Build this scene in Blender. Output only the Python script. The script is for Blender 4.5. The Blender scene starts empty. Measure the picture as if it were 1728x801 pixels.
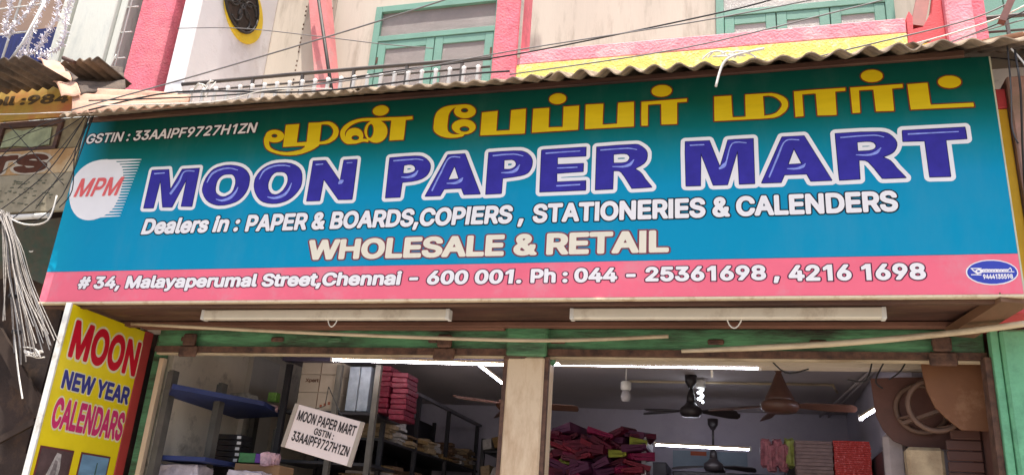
import bpy, bmesh, math, random
from mathutils import Vector, Matrix
import numpy as np
random.seed(7)
SC = bpy.context.scene
COL = SC.collection
R_ = math.radians

# ------------------------------------------------------------------ camera
# street level, 4.6 m from the sign board, looking up; x runs along the shop front, y into the shop
CAM = Vector((0, -4.6, 1.6))
FPX, IW, IH = 1414.175, 1728.0, 801.0
XW = Vector((0.96517123, -0.02641153, -0.26028241))   # world axes seen by the lens (right, down, forward)
YW = Vector((0.25285903, 0.34946967, 0.9021825))
ZW = Vector((0.06713279, -0.93657535, 0.34397647))
cd = bpy.data.cameras.new('camera')
cd.sensor_fit = 'HORIZONTAL'; cd.sensor_width = 36.0
cd.lens = FPX / IW * 36.0
cd.clip_start = 0.05; cd.clip_end = 2000
cam = bpy.data.objects.new('camera', cd); COL.objects.link(cam)
right = Vector((XW[0], YW[0], ZW[0])); down = Vector((XW[1], YW[1], ZW[1])); fwd = Vector((XW[2], YW[2], ZW[2]))
M = Matrix((right, -down, -fwd)).transposed().to_4x4()
M.translation = CAM
cam.matrix_world = M
SC.camera = cam

# ------------------------------------------------------------------ world, sun, exposure
SUN_EL, SUN_AZ = R_(76), R_(172)       # azimuth measured clockwise from +y
sdir = Vector((math.cos(SUN_EL) * math.sin(SUN_AZ), math.cos(SUN_EL) * math.cos(SUN_AZ), math.sin(SUN_EL)))
w = bpy.data.worlds.new('World'); SC.world = w; w.use_nodes = True
nt = w.node_tree; nt.nodes.clear()
sky = nt.nodes.new('ShaderNodeTexSky'); sky.sky_type = 'NISHITA'; sky.sun_disc = False
sky.sun_elevation = SUN_EL; sky.sun_rotation = SUN_AZ; sky.air_density = 1.0; sky.dust_density = 4.0; sky.ozone_density = 0.6
bg = nt.nodes.new('ShaderNodeBackground'); bg.inputs[1].default_value = 0.15
wo = nt.nodes.new('ShaderNodeOutputWorld')
nt.links.new(sky.outputs[0], bg.inputs[0]); nt.links.new(bg.outputs[0], wo.inputs[0])
sl = bpy.data.lights.new('sun', 'SUN'); sl.energy = 4.0; sl.angle = R_(0.6); sl.color = (1.0, 0.95, 0.86)
so = bpy.data.objects.new('sun', sl); COL.objects.link(so)
so.rotation_euler = sdir.to_track_quat('Z', 'Y').to_euler()
SC.view_settings.view_transform = 'Standard'; SC.view_settings.look = 'None'
SC.view_settings.exposure = 1.0; SC.view_settings.gamma = 1.0
SC.view_settings.use_curve_mapping = False
SC.cycles.max_bounces = 8; SC.cycles.diffuse_bounces = 5

# ------------------------------------------------------------------ measuring helpers
def ray(px, py):
    c = Vector((px - 864.0, py - 400.5, FPX))
    return Vector((XW.dot(c), YW.dot(c), ZW.dot(c)))
def at(px, py, Y):          # point of the photograph on the upright plane y = Y
    d = ray(px, py); return CAM + d * ((Y - CAM.y) / d.y)
def atx(px, py, X):
    d = ray(px, py); return CAM + d * ((X - CAM.x) / d.x)
def atz(px, py, Z):
    d = ray(px, py); return CAM + d * ((Z - CAM.z) / d.z)

# ------------------------------------------------------------------ materials
def lin(c):
    return tuple(((v / 255) / 12.92 if v / 255 <= 0.04045 else ((v / 255 + 0.055) / 1.055) ** 2.4) for v in c)
MATS = {}
def mat(name, col, rough=0.7, var=0.25, scale=5.0, bump=0.0, bscale=60.0, dirt=None, dirt_amt=0.5, dscale=3.0,
        metal=0.0, stretch=(1, 1, 1), spec=0.4, col2=None, coat=0.0):
    """painted / worn surface: base colour broken by noise, optional stains of a second colour, fine relief"""
    if name in MATS: return MATS[name]
    m = bpy.data.materials.new(name); m.use_nodes = True
    n = m.node_tree.nodes; l = m.node_tree.links
    b = n['Principled BSDF']
    b.inputs['Roughness'].default_value = rough; b.inputs['Metallic'].default_value = metal
    b.inputs['Specular IOR Level'].default_value = .12 if name.endswith(('_print', '_cover')) else spec; b.inputs['Coat Weight'].default_value = coat
    tc = n.new('ShaderNodeTexCoord'); mp = n.new('ShaderNodeMapping')
    mp.inputs['Scale'].default_value = stretch
    l.new(tc.outputs['Object'], mp.inputs['Vector'])
    ns = n.new('ShaderNodeTexNoise'); ns.inputs['Scale'].default_value = scale; ns.inputs['Detail'].default_value = 8
    ns.inputs['Roughness'].default_value = 0.62
    l.new(mp.outputs[0], ns.inputs['Vector'])
    rp = n.new('ShaderNodeValToRGB')
    rp.color_ramp.elements[0].position = 0.3; rp.color_ramp.elements[1].position = 0.7
    c2 = col2 or tuple(max(0, v * (1 - var)) for v in col)
    rp.color_ramp.elements[0].color = (*c2, 1); rp.color_ramp.elements[1].color = (*tuple(min(1, v * (1 + var * .35)) for v in col), 1)
    l.new(ns.outputs['Fac'], rp.inputs['Fac'])
    out = rp.outputs['Color']
    if dirt:
        n2 = n.new('ShaderNodeTexNoise'); n2.inputs['Scale'].default_value = dscale; n2.inputs['Detail'].default_value = 10
        n2.inputs['Roughness'].default_value = 0.7
        l.new(mp.outputs[0], n2.inputs['Vector'])
        r2 = n.new('ShaderNodeValToRGB')
        r2.color_ramp.elements[0].position = 0.62 - dirt_amt * .3; r2.color_ramp.elements[1].position = 0.78 - dirt_amt * .2
        l.new(n2.outputs['Fac'], r2.inputs['Fac'])
        mx = n.new('ShaderNodeMixRGB'); mx.inputs[2].default_value = (*dirt, 1)
        l.new(r2.outputs['Color'], mx.inputs[0]); l.new(out, mx.inputs[1]); out = mx.outputs[0]
    l.new(out, b.inputs['Base Color'])
    if bump:
        n3 = n.new('ShaderNodeTexNoise'); n3.inputs['Scale'].default_value = bscale; n3.inputs['Detail'].default_value = 5
        l.new(mp.outputs[0], n3.inputs['Vector'])
        bp = n.new('ShaderNodeBump'); bp.inputs['Strength'].default_value = bump; bp.inputs['Distance'].default_value = 0.01
        l.new(n3.outputs['Fac'], bp.inputs['Height']); l.new(bp.outputs[0], b.inputs['Normal'])
    MATS[name] = m
    return m
def glow(name, col, s):
    if name in MATS: return MATS[name]
    m = bpy.data.materials.new(name); m.use_nodes = True
    b = m.node_tree.nodes['Principled BSDF']
    b.inputs['Base Color'].default_value = (.8, .8, .8, 1)
    b.inputs['Emission Color'].default_value = (*col, 1); b.inputs['Emission Strength'].default_value = s
    MATS[name] = m; return m

# ------------------------------------------------------------------ mesh builder
class MB:
    def __init__(s): s.bm = bmesh.new()
    def quad(s, *p):
        return s.bm.faces.new([s.bm.verts.new(q) for q in p])
    def box(s, x0, x1, y0, y1, z0, z1, bev=0.0):
        b = bmesh.new()
        bmesh.ops.create_cube(b, size=1)
        for v in b.verts:
            v.co = Vector(((x0 + x1) / 2 + v.co.x * (x1 - x0), (y0 + y1) / 2 + v.co.y * (y1 - y0), (z0 + z1) / 2 + v.co.z * (z1 - z0)))
        if bev: bmesh.ops.bevel(b, geom=b.edges[:], offset=bev, segments=1, affect='EDGES')
        s._add(b); return s
    def obox(s, c, ax, ay, az, bev=0.0):
        """box with centre c and full-length axis vectors"""
        b = bmesh.new(); bmesh.ops.create_cube(b, size=1)
        c, ax, ay, az = Vector(c), Vector(ax), Vector(ay), Vector(az)
        for v in b.verts: v.co = c + ax * v.co.x + ay * v.co.y + az * v.co.z
        bmesh.ops.recalc_face_normals(b, faces=b.faces[:])
        if bev: bmesh.ops.bevel(b, geom=b.edges[:], offset=bev, segments=1, affect='EDGES')
        s._add(b); return s
    def bar(s, a, b_, wd, ht, up=(0, 0, 1)):
        a, b_ = Vector(a), Vector(b_); d = b_ - a; u = Vector(up)
        sd = d.cross(u).normalized(); uu = sd.cross(d).normalized()
        return s.obox((a + b_) / 2, d, sd * wd, uu * ht)
    def _add(s, b):
        me = bpy.data.meshes.new('tmp'); b.to_mesh(me); b.free(); s.bm.from_mesh(me); bpy.data.meshes.remove(me)
    def tube(s, pts, r, n=6, smooth=True, cap=True):
        pts = [Vector(p) for p in pts]
        if smooth and len(pts) > 2: pts = cr(pts, 5)
        rings = []
        prev = None
        for i, p in enumerate(pts):
            d = (pts[min(i + 1, len(pts) - 1)] - pts[max(i - 1, 0)]).normalized()
            if prev is None: prev = d.orthogonal().normalized()
            prev = (prev - d * prev.dot(d)).normalized()
            q = d.cross(prev)
            rr = r[min(i, len(r) - 1)] if isinstance(r, (list, tuple)) else r
            rings.append([s.bm.verts.new(p + (prev * math.cos(a) + q * math.sin(a)) * rr) for a in [2 * math.pi * k / n for k in range(n)]])
        for A, B in zip(rings, rings[1:]):
            for k in range(n):
                f = s.bm.faces.new((A[k], A[(k + 1) % n], B[(k + 1) % n], B[k])); f.smooth = n > 5
        if cap:
            s.bm.faces.new(rings[0][::-1]); s.bm.faces.new(rings[-1])
        return s
    def lathe(s, c, prof, n=20, axis='z'):
        c = Vector(c); rings = []
        for r, h in prof:
            ring = []
            for k in range(n):
                a = 2 * math.pi * k / n
                v = Vector((r * math.cos(a), r * math.sin(a), h))
                if axis == 'y': v = Vector((v.x, v.z, v.y))
                if axis == 'x': v = Vector((v.z, v.x, v.y))
                ring.append(s.bm.verts.new(c + v))
            rings.append(ring)
        for A, B in zip(rings, rings[1:]):
            for k in range(n):
                f = s.bm.faces.new((A[k], A[(k + 1) % n], B[(k + 1) % n], B[k])); f.smooth = True
        s.bm.faces.new(rings[0][::-1]); s.bm.faces.new(rings[-1])
        return s
    def prism(s, poly, ext):
        """closed prism: polygon of 3-D points pushed along ext"""
        e = Vector(ext); A = [s.bm.verts.new(Vector(p)) for p in poly]; B = [s.bm.verts.new(Vector(p) + e) for p in poly]
        s.bm.faces.new(A); s.bm.faces.new(B[::-1])
        for k in range(len(A)): s.bm.faces.new((A[k], B[k], B[(k + 1) % len(A)], A[(k + 1) % len(A)]))
        return s
    def corr(s, x0, x1, front, back, pitch, amp, seed=0, jag=0.0, t=0.008):
        """corrugated sheet: ridges run from the front edge (y, z) up to the back edge (y, z)"""
        rg = random.Random(seed); n = max(8, int((x1 - x0) / pitch * 10)); rows = 7; top = []; bot = []
        ph = rg.random() * 6; jit = [rg.uniform(-jag, jag) for _ in range(n // 5 + 2)]
        for j in range(rows + 1):
            t_ = j / rows; A = []; B = []
            for i in range(n + 1):
                x = x0 + (x1 - x0) * i / n
                jj = i / 5; k0 = int(jj); off = jit[k0] * (1 - (jj - k0)) + jit[min(k0 + 1, len(jit) - 1)] * (jj - k0)
                y = front[0] + (back[0] - front[0]) * t_ + (off if j == 0 else 0)
                z = front[1] + (back[1] - front[1]) * t_ + amp * (1 + .3 * math.sin(x * 2.7 + seed)) * math.sin(2 * math.pi * x / pitch + ph + .7 * math.sin(x * 1.9 + seed * 2)) + 0.006 * math.sin(x * 3.1 + seed) + (off * .4 if j == 0 else 0)
                A.append(s.bm.verts.new((x, y, z + t))); B.append(s.bm.verts.new((x, y, z)))
            top.append(A); bot.append(B)
        for j in range(rows):
            for i in range(n):
                f = s.bm.faces.new((top[j][i], top[j][i + 1], top[j + 1][i + 1], top[j + 1][i])); f.smooth = True
                f = s.bm.faces.new((bot[j][i], bot[j + 1][i], bot[j + 1][i + 1], bot[j][i + 1])); f.smooth = True
        for i in range(n):
            s.bm.faces.new((bot[0][i], bot[0][i + 1], top[0][i + 1], top[0][i]))
            s.bm.faces.new((top[-1][i], top[-1][i + 1], bot[-1][i + 1], bot[-1][i]))
        for j in range(rows):
            s.bm.faces.new((bot[j + 1][0], bot[j][0], top[j][0], top[j + 1][0]))
            s.bm.faces.new((bot[j][-1], bot[j + 1][-1], top[j + 1][-1], top[j][-1]))
        return s
    def build(s, name, m, parent=None, recalc=False):
        if recalc: bmesh.ops.recalc_face_normals(s.bm, faces=s.bm.faces[:])
        me = bpy.data.meshes.new(name); s.bm.to_mesh(me); s.bm.free()
        if m is not None: me.materials.append(m)
        o = bpy.data.objects.new(name, me); COL.objects.link(o)
        if parent is not None:
            base = wloc(parent)
            me.transform(Matrix.Translation(-base)); o.parent = parent
        return o
def wloc(o):
    v = Vector(o.location)
    while o.parent is not None: o = o.parent; v += o.location
    return v
def cr(p, n):
    out = []
    for i in range(len(p) - 1):
        p1, p2 = p[i], p[i + 1]; p0 = p[i - 1] if i else p1; p3 = p[i + 2] if i + 2 < len(p) else p2
        for j in range(n):
            t = j / n
            out.append(.5 * ((2 * p1) + (-p0 + p2) * t + (2 * p0 - 5 * p1 + 4 * p2 - p3) * t * t + (-p0 + 3 * p1 - 3 * p2 + p3) * t ** 3))
    out.append(p[-1]); return out
def tag(o, label=None, cat=None, group=None, kind=None):
    if label: o['label'] = label
    if cat: o['category'] = cat
    if group: o['group'] = group
    if kind: o['kind'] = kind
    return o
def thing(name, loc, label, cat, group=None):
    o = bpy.data.objects.new(name, None); COL.objects.link(o); o.location = loc; o.empty_display_size = 0.1
    return tag(o, label, cat, group)
def one(name, mb, m, label, cat, group=None):
    return tag(mb.build(name, m), label, cat, group)
def struct(name, mb, m):
    return tag(mb.build(name, m), kind='structure')

# ------------------------------------------------------------------ flat print: closed outlines filled, holes kept
def fill2d(name, loops, place, m, parent):
    """loops: lists of (u, v); place(u, v) -> world point"""
    cu = bpy.data.curves.new('tmp', 'CURVE'); cu.dimensions = '2D'; cu.fill_mode = 'BOTH'
    for L in loops:
        sp = cu.splines.new('POLY'); sp.points.add(len(L) - 1)
        for p, q in zip(sp.points, L): p.co = (q[0], q[1], 0, 1)
        sp.use_cyclic_u = True
    ob = bpy.data.objects.new('tmp', cu)
    me = bpy.data.meshes.new_from_object(ob)
    bpy.data.objects.remove(ob); bpy.data.curves.remove(cu)
    base = wloc(parent) if parent else Vector()
    for v in me.vertices: v.co = place(v.co.x, v.co.y) - base
    me.materials.clear(); me.materials.append(m); me.name = name
    o = bpy.data.objects.new(name, me); COL.objects.link(o)
    if parent: o.parent = parent
    return o
def pairs(L, k=.001):
    return [[(l[i] * k, l[i + 1] * k) for i in range(0, len(l), 2)] for l in L]
def text_loops(s, lev, track=0.0):   # lev 0 plain, 1 heavy, 2 outline
    x = 0; out = []
    for ch in s:
        g = FONT[ch]
        for L in pairs(g[1 + lev]): out.append([(x + a, b) for a, b in L])
        x += g[0] * .001 + track
    return out
def lettering(name, s, u0, u1, v0, cap, place, m, m_out=None, parent=None, shear=0.0, slope=0.0, track=0.0, lift=0.0015, label=None, heavy=1):
    """one printed line: baseline v0, cap height cap, squeezed to run from u0 to u1; slope = rise of the baseline"""
    A = text_loops(s, heavy, track); xs = [a for L in A for a, b in L]; xa, xb = min(xs), max(xs)
    k = (u1 - u0) / (xb - xa)
    CAPH, CAPB = ((.554, .022), (.584, .037))[heavy]
    kv = cap / CAPH
    def f(L): return [(u0 + (a - xa) * k + (b * kv) * shear, v0 + (b + CAPB) * kv + (a - xa) * k * slope) for a, b in L]
    def glyphs(lev, h):     # glyph by glyph, a hair apart, so touching letters never share a plane
        x = 0; obs = []
        for q, ch in enumerate(s):
            ml = [f([(x + a, b) for a, b in L]) for L in pairs(FONT[ch][1 + lev])]; x += FONT[ch][0] * .001 + track
            if ml: obs.append(fill2d('tmp', ml, lambda u, v, dz=h + .0001 * (q % 3): place(u, v, dz), m, None))
        return obs
    if m_out is not None:
        join_into('lettering_outline', glyphs(2, lift * .5), m_out, parent)['kind'] = 'stuff'
    o = join_into(name, glyphs(heavy, lift), m, parent)
    if label: o['label'] = label
    o['kind'] = 'stuff'
    return o
def join_into(name, obs, m, parent):
    bm = bmesh.new()
    for o in obs:
        bm.from_mesh(o.data); me = o.data; bpy.data.objects.remove(o); bpy.data.meshes.remove(me)
    me = bpy.data.meshes.new(name); bm.to_mesh(me); bm.free()
    if parent: me.transform(Matrix.Translation(-wloc(parent)))
    me.materials.append(m)
    o = bpy.data.objects.new(name, me); COL.objects.link(o)
    if parent: o.parent = parent
    return o
# letter shapes: advance width, then outline loops at three weights (thousandths)
FONT = {
 '#':[440,[[62,-22,48,-15,42,2,58,115,5,119,-5,125,-12,138,-5,192,2,205,15,212,72,212,78,225,88,292,39,295,22,305,18,328,29,378,45,391,105,395,123,505,129,522,139,530,199,532,217,518,219,492,202,398,205,392,282,392,306,518,325,532,388,528,397,518,399,502,382,395,435,391,448,382,452,368,445,315,435,302,422,295,369,295,362,282,352,215,402,212,418,202,422,182,412,132,395,119,336,115,318,5,311,-12,302,-20,242,-22,224,-8,222,22,238,115,235,118,159,118,135,-8,115,-22],[172,215,252,212,265,294,189,295]],[[55,-36,35,-23,27,-2,41,102,-8,108,-21,122,-27,138,-19,198,-9,215,12,226,63,228,70,278,25,283,12,294,5,308,4,332,15,385,42,406,92,408,109,511,118,532,135,545,202,546,219,539,228,528,234,492,222,407,270,408,288,515,305,539,329,547,379,547,395,541,409,528,414,508,400,408,448,402,462,388,467,372,459,312,450,295,429,281,377,278,370,228,415,223,429,213,436,198,437,178,425,125,399,104,348,102,333,2,323,-22,309,-33,242,-37,219,-26,208,-8,207,18,220,102,172,103,153,-2,145,-19,119,-36],[191,228,240,228,250,278,200,278]],[[52,-72,22,-59,0,-35,-9,2,-1,68,-41,89,-55,108,-62,132,-62,158,-50,218,-35,241,-7,262,-25,285,-32,312,-25,378,-16,402,15,433,61,445,80,538,96,562,122,578,145,583,212,581,239,569,262,545,285,569,315,582,382,583,412,573,435,553,448,525,450,498,443,442,465,433,484,418,497,398,503,375,490,292,471,265,445,248,465,222,473,195,465,132,457,108,425,77,380,65,360,-28,345,-51,322,-67,295,-73,229,-71,202,-59,179,-35,156,-58,132,-70]]],
 '&':[448,[[166,-29,142,-25,89,-3,42,38,16,92,12,155,21,188,36,215,72,255,102,278,71,325,56,365,52,408,56,435,69,467,106,508,139,526,172,535,229,535,269,523,302,502,334,462,346,422,345,382,326,332,279,281,253,262,319,181,325,198,326,228,339,243,409,245,425,235,429,222,426,165,411,115,395,88,455,15,459,-2,452,-15,439,-22,362,-22,349,-15,326,10,292,-10,246,-25],[173,72,219,72,259,92,166,198,129,161,119,138,119,125,127,102,142,85],[184,345,186,342,209,358,234,385,239,412,222,433,192,438,176,432,164,418,159,392]],[[159,-43,106,-28,80,-15,29,30,2,88,-3,155,16,212,38,242,81,282,50,335,37,388,41,435,56,475,98,522,132,540,172,550,229,550,276,536,312,513,346,471,361,425,361,382,341,328,327,308,274,258,309,216,318,245,339,259,412,260,437,245,444,225,441,162,414,88,469,22,474,-2,462,-26,439,-37,356,-36,322,-10,296,-25,229,-43],[181,85,199,84,235,95,166,178,141,152,134,128,139,112,150,98],[189,365,221,392,224,408,216,420,196,423,177,412,174,395]],[[156,-79,96,-63,62,-47,39,-31,1,8,-21,45,-33,78,-39,112,-38,162,-28,202,-16,228,34,288,8,345,1,388,6,445,26,495,74,548,119,573,169,586,236,585,289,570,329,546,357,518,381,482,396,432,397,382,386,338,364,298,432,291,456,277,473,255,480,228,480,185,472,138,458,95,503,35,510,-8,503,-32,489,-51,469,-65,449,-72,356,-72,316,-55,232,-79]]],
 ',':[188,[[36,-141,20,-131,16,-111,48,79,66,92,146,90,157,79,159,66,107,-121,89,-141]],[[29,-155,6,-138,1,-111,34,86,46,100,63,107,153,104,171,86,174,62,121,-128,109,-146,93,-155]],[[26,-191,3,-183,-16,-168,-29,-148,-35,-124,-11,52,1,99,23,127,53,142,139,143,166,137,199,109,208,89,210,66,154,-141,136,-170,109,-188,86,-192]]],
 '-':[453,[[112,166,99,173,92,189,93,249,109,265,336,266,349,262,358,249,359,186,352,173,342,167]],[[106,152,85,166,77,189,78,253,88,269,102,279,339,281,359,274,372,256,373,179,364,163,349,153]],[[102,116,82,123,62,137,49,156,42,179,44,263,57,289,79,308,112,317,342,317,376,306,401,279,410,249,409,176,396,146,372,124,339,115]]],
 '.':[188,[[81,-26,61,-19,35,7,28,27,28,57,38,81,58,99,78,107,118,107,135,97,159,67,161,21,151,1,134,-16,111,-26]],[[75,-40,51,-30,21,1,13,27,14,61,27,91,48,111,75,122,121,121,142,111,169,81,176,61,175,17,162,-9,141,-29,115,-41]],[[71,-76,31,-60,-9,-19,-23,21,-22,67,-3,111,28,141,68,157,128,157,165,139,200,101,212,67,211,11,192,-29,161,-59,121,-76]]],
 '0':[453,[[199,-29,166,-21,126,-1,86,35,71,55,50,98,33,158,26,212,26,298,36,365,48,405,66,444,99,488,134,515,169,531,209,538,243,538,283,531,319,514,363,478,384,448,409,395,420,355,426,305,426,198,419,152,401,92,372,42,343,11,322,-5,286,-21,253,-29],[210,75,246,75,263,82,283,98,300,128,312,165,322,235,319,308,300,382,276,418,249,433,229,438,189,427,162,398,136,325,130,255,136,185,156,122,176,92]],[[193,-43,159,-35,119,-15,75,25,59,45,37,92,18,155,11,208,11,298,21,368,33,408,53,452,88,498,126,528,163,544,209,553,243,553,286,546,326,528,374,488,396,458,422,402,434,358,441,308,441,198,433,148,414,85,384,32,346,-6,313,-27,276,-39,249,-44],[218,88,233,87,253,93,278,118,297,168,307,238,304,305,288,372,266,407,246,418,226,423,194,412,178,395,166,372,151,322,146,255,151,188,168,132,186,103]],[[189,-79,146,-68,99,-45,49,-1,28,28,3,78,-17,148,-25,208,-25,302,-14,375,0,422,23,471,63,524,106,558,150,578,203,589,246,589,299,579,346,558,399,514,428,475,456,415,470,365,477,308,477,195,469,142,448,72,413,10,372,-32,346,-50,299,-70,256,-80],[220,125,240,128,254,152,265,192,271,245,261,338,247,372,236,383,226,385,208,375,195,345,184,295,183,255,184,215,194,165,208,135]]],
 '1':[400,[[191,-22,191,398,107,345,72,345,66,432,188,531,298,531,298,-22]],[[176,-37,176,380.0,110.0,336.0,57,330,51,436.5,183.5,546,313,546,313,-37]],[[140,-73,140,336.8,117.2,314.4,21,294,15,447.3,172.7,582,349,582,349,-73]]],
 '2':[453,[[62,-22,49,-15,42,-2,46,61,269,302,292,342,299,378,293,398,279,418,256,432,219,438,186,429,162,408,148,358,139,345,126,341,66,342,52,348,45,362,45,398,54,428,79,472,112,505,149,524,186,535,239,539,282,531,312,520,349,495,380,458,395,428,402,398,402,342,394,312,355,245,206,82,399,76,412,58,410,-8,402,-18,389,-22]],[[56,-36,39,-26,28,-8,27,52,32,68,244,295,276,342,284,375,277,395,259,413,226,423,206,420,189,413,174,398,160,348,146,332,129,326,59,328,41,338,31,358,30,398,41,435,68,482,102,516,142,538,182,550,239,554,286,546,319,533,359,506,394,465,408,435,417,402,417,342,407,305,366,235,237,95,389,94,409,88,420,78,427,62,424,-15,412,-29,392,-37]],[[52,-72,19,-57,-4,-25,-9,48,-3,78,10,98,213,315,240,352,247,372,236,384,207,382,189,325,172,307,152,295,126,290,46,294,13,315,-4,348,-6,402,7,448,42,507,81,545,129,571,176,585,242,590,296,580,332,567,382,534,424,485,448,428,454,348,443,298,419,249,380,195,324,132,406,128,429,118,447,102,463,62,463,-2,457,-28,432,-59,396,-73]]],
 '3':[453,[[189,-29,135,-17,75,18,46,52,31,82,22,135,29,148,42,155,115,154,129,144,137,115,149,95,175,80,205,72,229,72,265,82,295,105,305,128,305,162,292,191,279,205,225,225,152,225,142,232,135,245,135,302,142,317,239,428,62,433,49,452,49,515,59,528,72,532,379,531,389,525,395,512,393,452,272,312,312,300,355,274,378,252,399,221,416,158,415,125,405,82,379,38,329,-3,269,-25]],[[182,-43,135,-33,105,-20,69,4,45,27,11,92,7,132,12,151,22,162,39,170,119,169,142,152,150,122,162,105,182,93,225,87,262,96,282,113,290,132,290,158,279,184,249,203,222,210,152,210,128,225,120,245,122,312,132,329,207,415,69,416,52,422,41,432,34,448,36,522,49,539,69,547,385,544,400,535,409,518,408,448,300,322,366,285,390,262,414,225,431,158,430,122,418,75,393,32,369,7,315,-27,249,-44]],[[179,-79,115,-64,85,-50,45,-23,2,25,-23,82,-29,142,-10,182,9,197,29,204,96,208,84,242,85,312,99,345,127,378,52,383,32,392,14,408,-2,448,1,532,23,565,62,582,372,583,395,579,424,562,442,535,447,512,446,452,433,418,361,335,417,285,444,245,455,218,467,158,466,118,456,75,440,38,420,8,391,-22,355,-47,325,-62,279,-75,249,-80],[206,125,219,123,249,131,255,142,250,162,215,174,172,172,185,133]]],
 '4':[453,[[281,-22,268,-15,262,-5,258,85,38,85,24,92,18,108,18,162,26,182,222,512,235,528,248,532,318,530,329,518,331,498,148,188,258,185,265,328,281,338,345,338,358,332,365,318,365,188,421,183,431,175,435,162,435,105,428,92,415,85,365,82,365,-2,358,-15,345,-22]],[[275,-36,258,-26,247,-8,245,70,28,72,13,82,4,98,3,162,28,215,218,533,241,546,311,547,328,541,341,528,345,495,260,348,281,354,345,354,372,338,380,318,380,202,421,199,442,185,450,165,450,105,442,85,428,73,380,68,379,-5,366,-28,345,-37],[174,202,246,202,245,322]],[[271,-72,241,-59,221,-38,211,-12,208,34,35,34,-3,48,-20,65,-31,88,-33,162,-17,208,190,555,208,571,231,581,311,583,338,577,360,562,375,542,382,515,376,475,328,392,375,382,406,352,416,322,416,238,455,222,478,195,486,168,486,105,480,78,465,56,445,42,416,32,412,-22,388,-57,351,-72]]],
 '5':[453,[[195,-29,145,-17,115,-1,81,25,49,75,38,112,40,138,58,152,128,151,141,141,162,95,195,76,228,72,265,84,288,105,304,145,304,178,297,205,281,228,258,245,228,255,188,251,131,225,75,228,49,242,45,262,75,515,85,528,98,532,371,531,382,525,388,512,388,452,381,438,365,431,175,431,168,418,162,348,165,344,205,355,258,355,301,343,351,312,385,271,407,218,412,195,407,108,381,52,331,2,271,-25]],[[188,-43,138,-30,98,-8,68,17,45,49,28,88,23,115,27,145,38,159,55,166,131,166,152,152,174,105,201,90,225,87,259,98,276,115,289,148,289,175,283,198,268,220,248,233,225,240,181,233,128,210,68,214,48,222,35,235,30,262,61,520,75,539,95,547,377,545,396,532,403,512,403,448,391,427,368,416,185,416,180,368,255,370,281,366,331,345,376,308,400,275,423,218,427,132,421,103,392,42,338,-12,311,-27,271,-40]],[[185,-79,121,-62,88,-45,49,-15,13,32,-7,82,-13,112,-11,148,1,172,24,195,1,222,-7,258,27,532,49,565,88,582,365,583,388,579,417,562,436,532,438,438,426,412,405,392,381,382,345,378,405,330,428,298,448,258,463,198,463,128,456,92,421,20,384,-22,358,-42,325,-60,281,-75,248,-80],[212,125,241,130,253,155,250,182,242,195,218,204,195,200,170,185,186,165,198,133]]],
 '6':[453,[[202,-29,136,-8,95,21,76,45,57,78,45,115,42,185,45,205,64,262,89,307,228,515,252,532,322,532,340,518,340,495,232,338,286,332,319,320,371,278,397,238,408,202,412,165,409,118,388,62,372,38,339,5,275,-25],[202,75,242,72,262,80,285,98,302,132,305,172,295,202,279,223,245,241,209,241,185,232,165,215,149,178,149,138,158,112,172,92]],[[195,-43,142,-28,112,-12,81,15,55,48,36,92,27,132,31,212,50,268,75,315,217,525,232,539,249,546,329,546,343,538,353,525,355,492,260,352,292,346,335,328,365,306,395,272,411,242,423,202,427,148,423,112,402,55,383,28,345,-8,279,-39,249,-44],[211,88,239,87,265,100,282,122,290,148,290,168,281,195,269,212,242,226,212,226,195,220,177,205,164,175,164,142,172,118,185,102]],[[192,-79,129,-62,92,-42,55,-11,25,28,1,82,-9,128,-9,188,-4,218,17,282,43,332,190,548,215,571,239,581,335,581,359,571,379,552,390,528,393,498,382,465,320,375,352,360,387,335,435,275,459,205,463,148,458,105,432,35,411,5,369,-36,319,-64,285,-75,252,-80],[215,125,235,123,251,142,252,172,235,190,215,190,200,172,200,145]]],
 '7':[453,[[97,-22,79,-8,79,15,288,428,57,432,47,438,40,452,42,518,50,528,64,532,400,530,414,512,412,442,189,-5,167,-22]],[[90,-36,76,-28,66,-15,64,18,264,415,64,416,47,420,33,432,26,448,25,512,30,528,44,541,64,547,390,547,410,542,421,532,429,515,427,438,200,-15,187,-29,170,-36]],[[87,-72,57,-59,37,-38,26,-8,29,25,205,378,57,381,17,397,-1,418,-10,445,-11,515,-3,542,20,569,57,583,390,583,424,575,449,555,462,528,465,452,461,428,234,-29,212,-55,184,-70]]],
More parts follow.
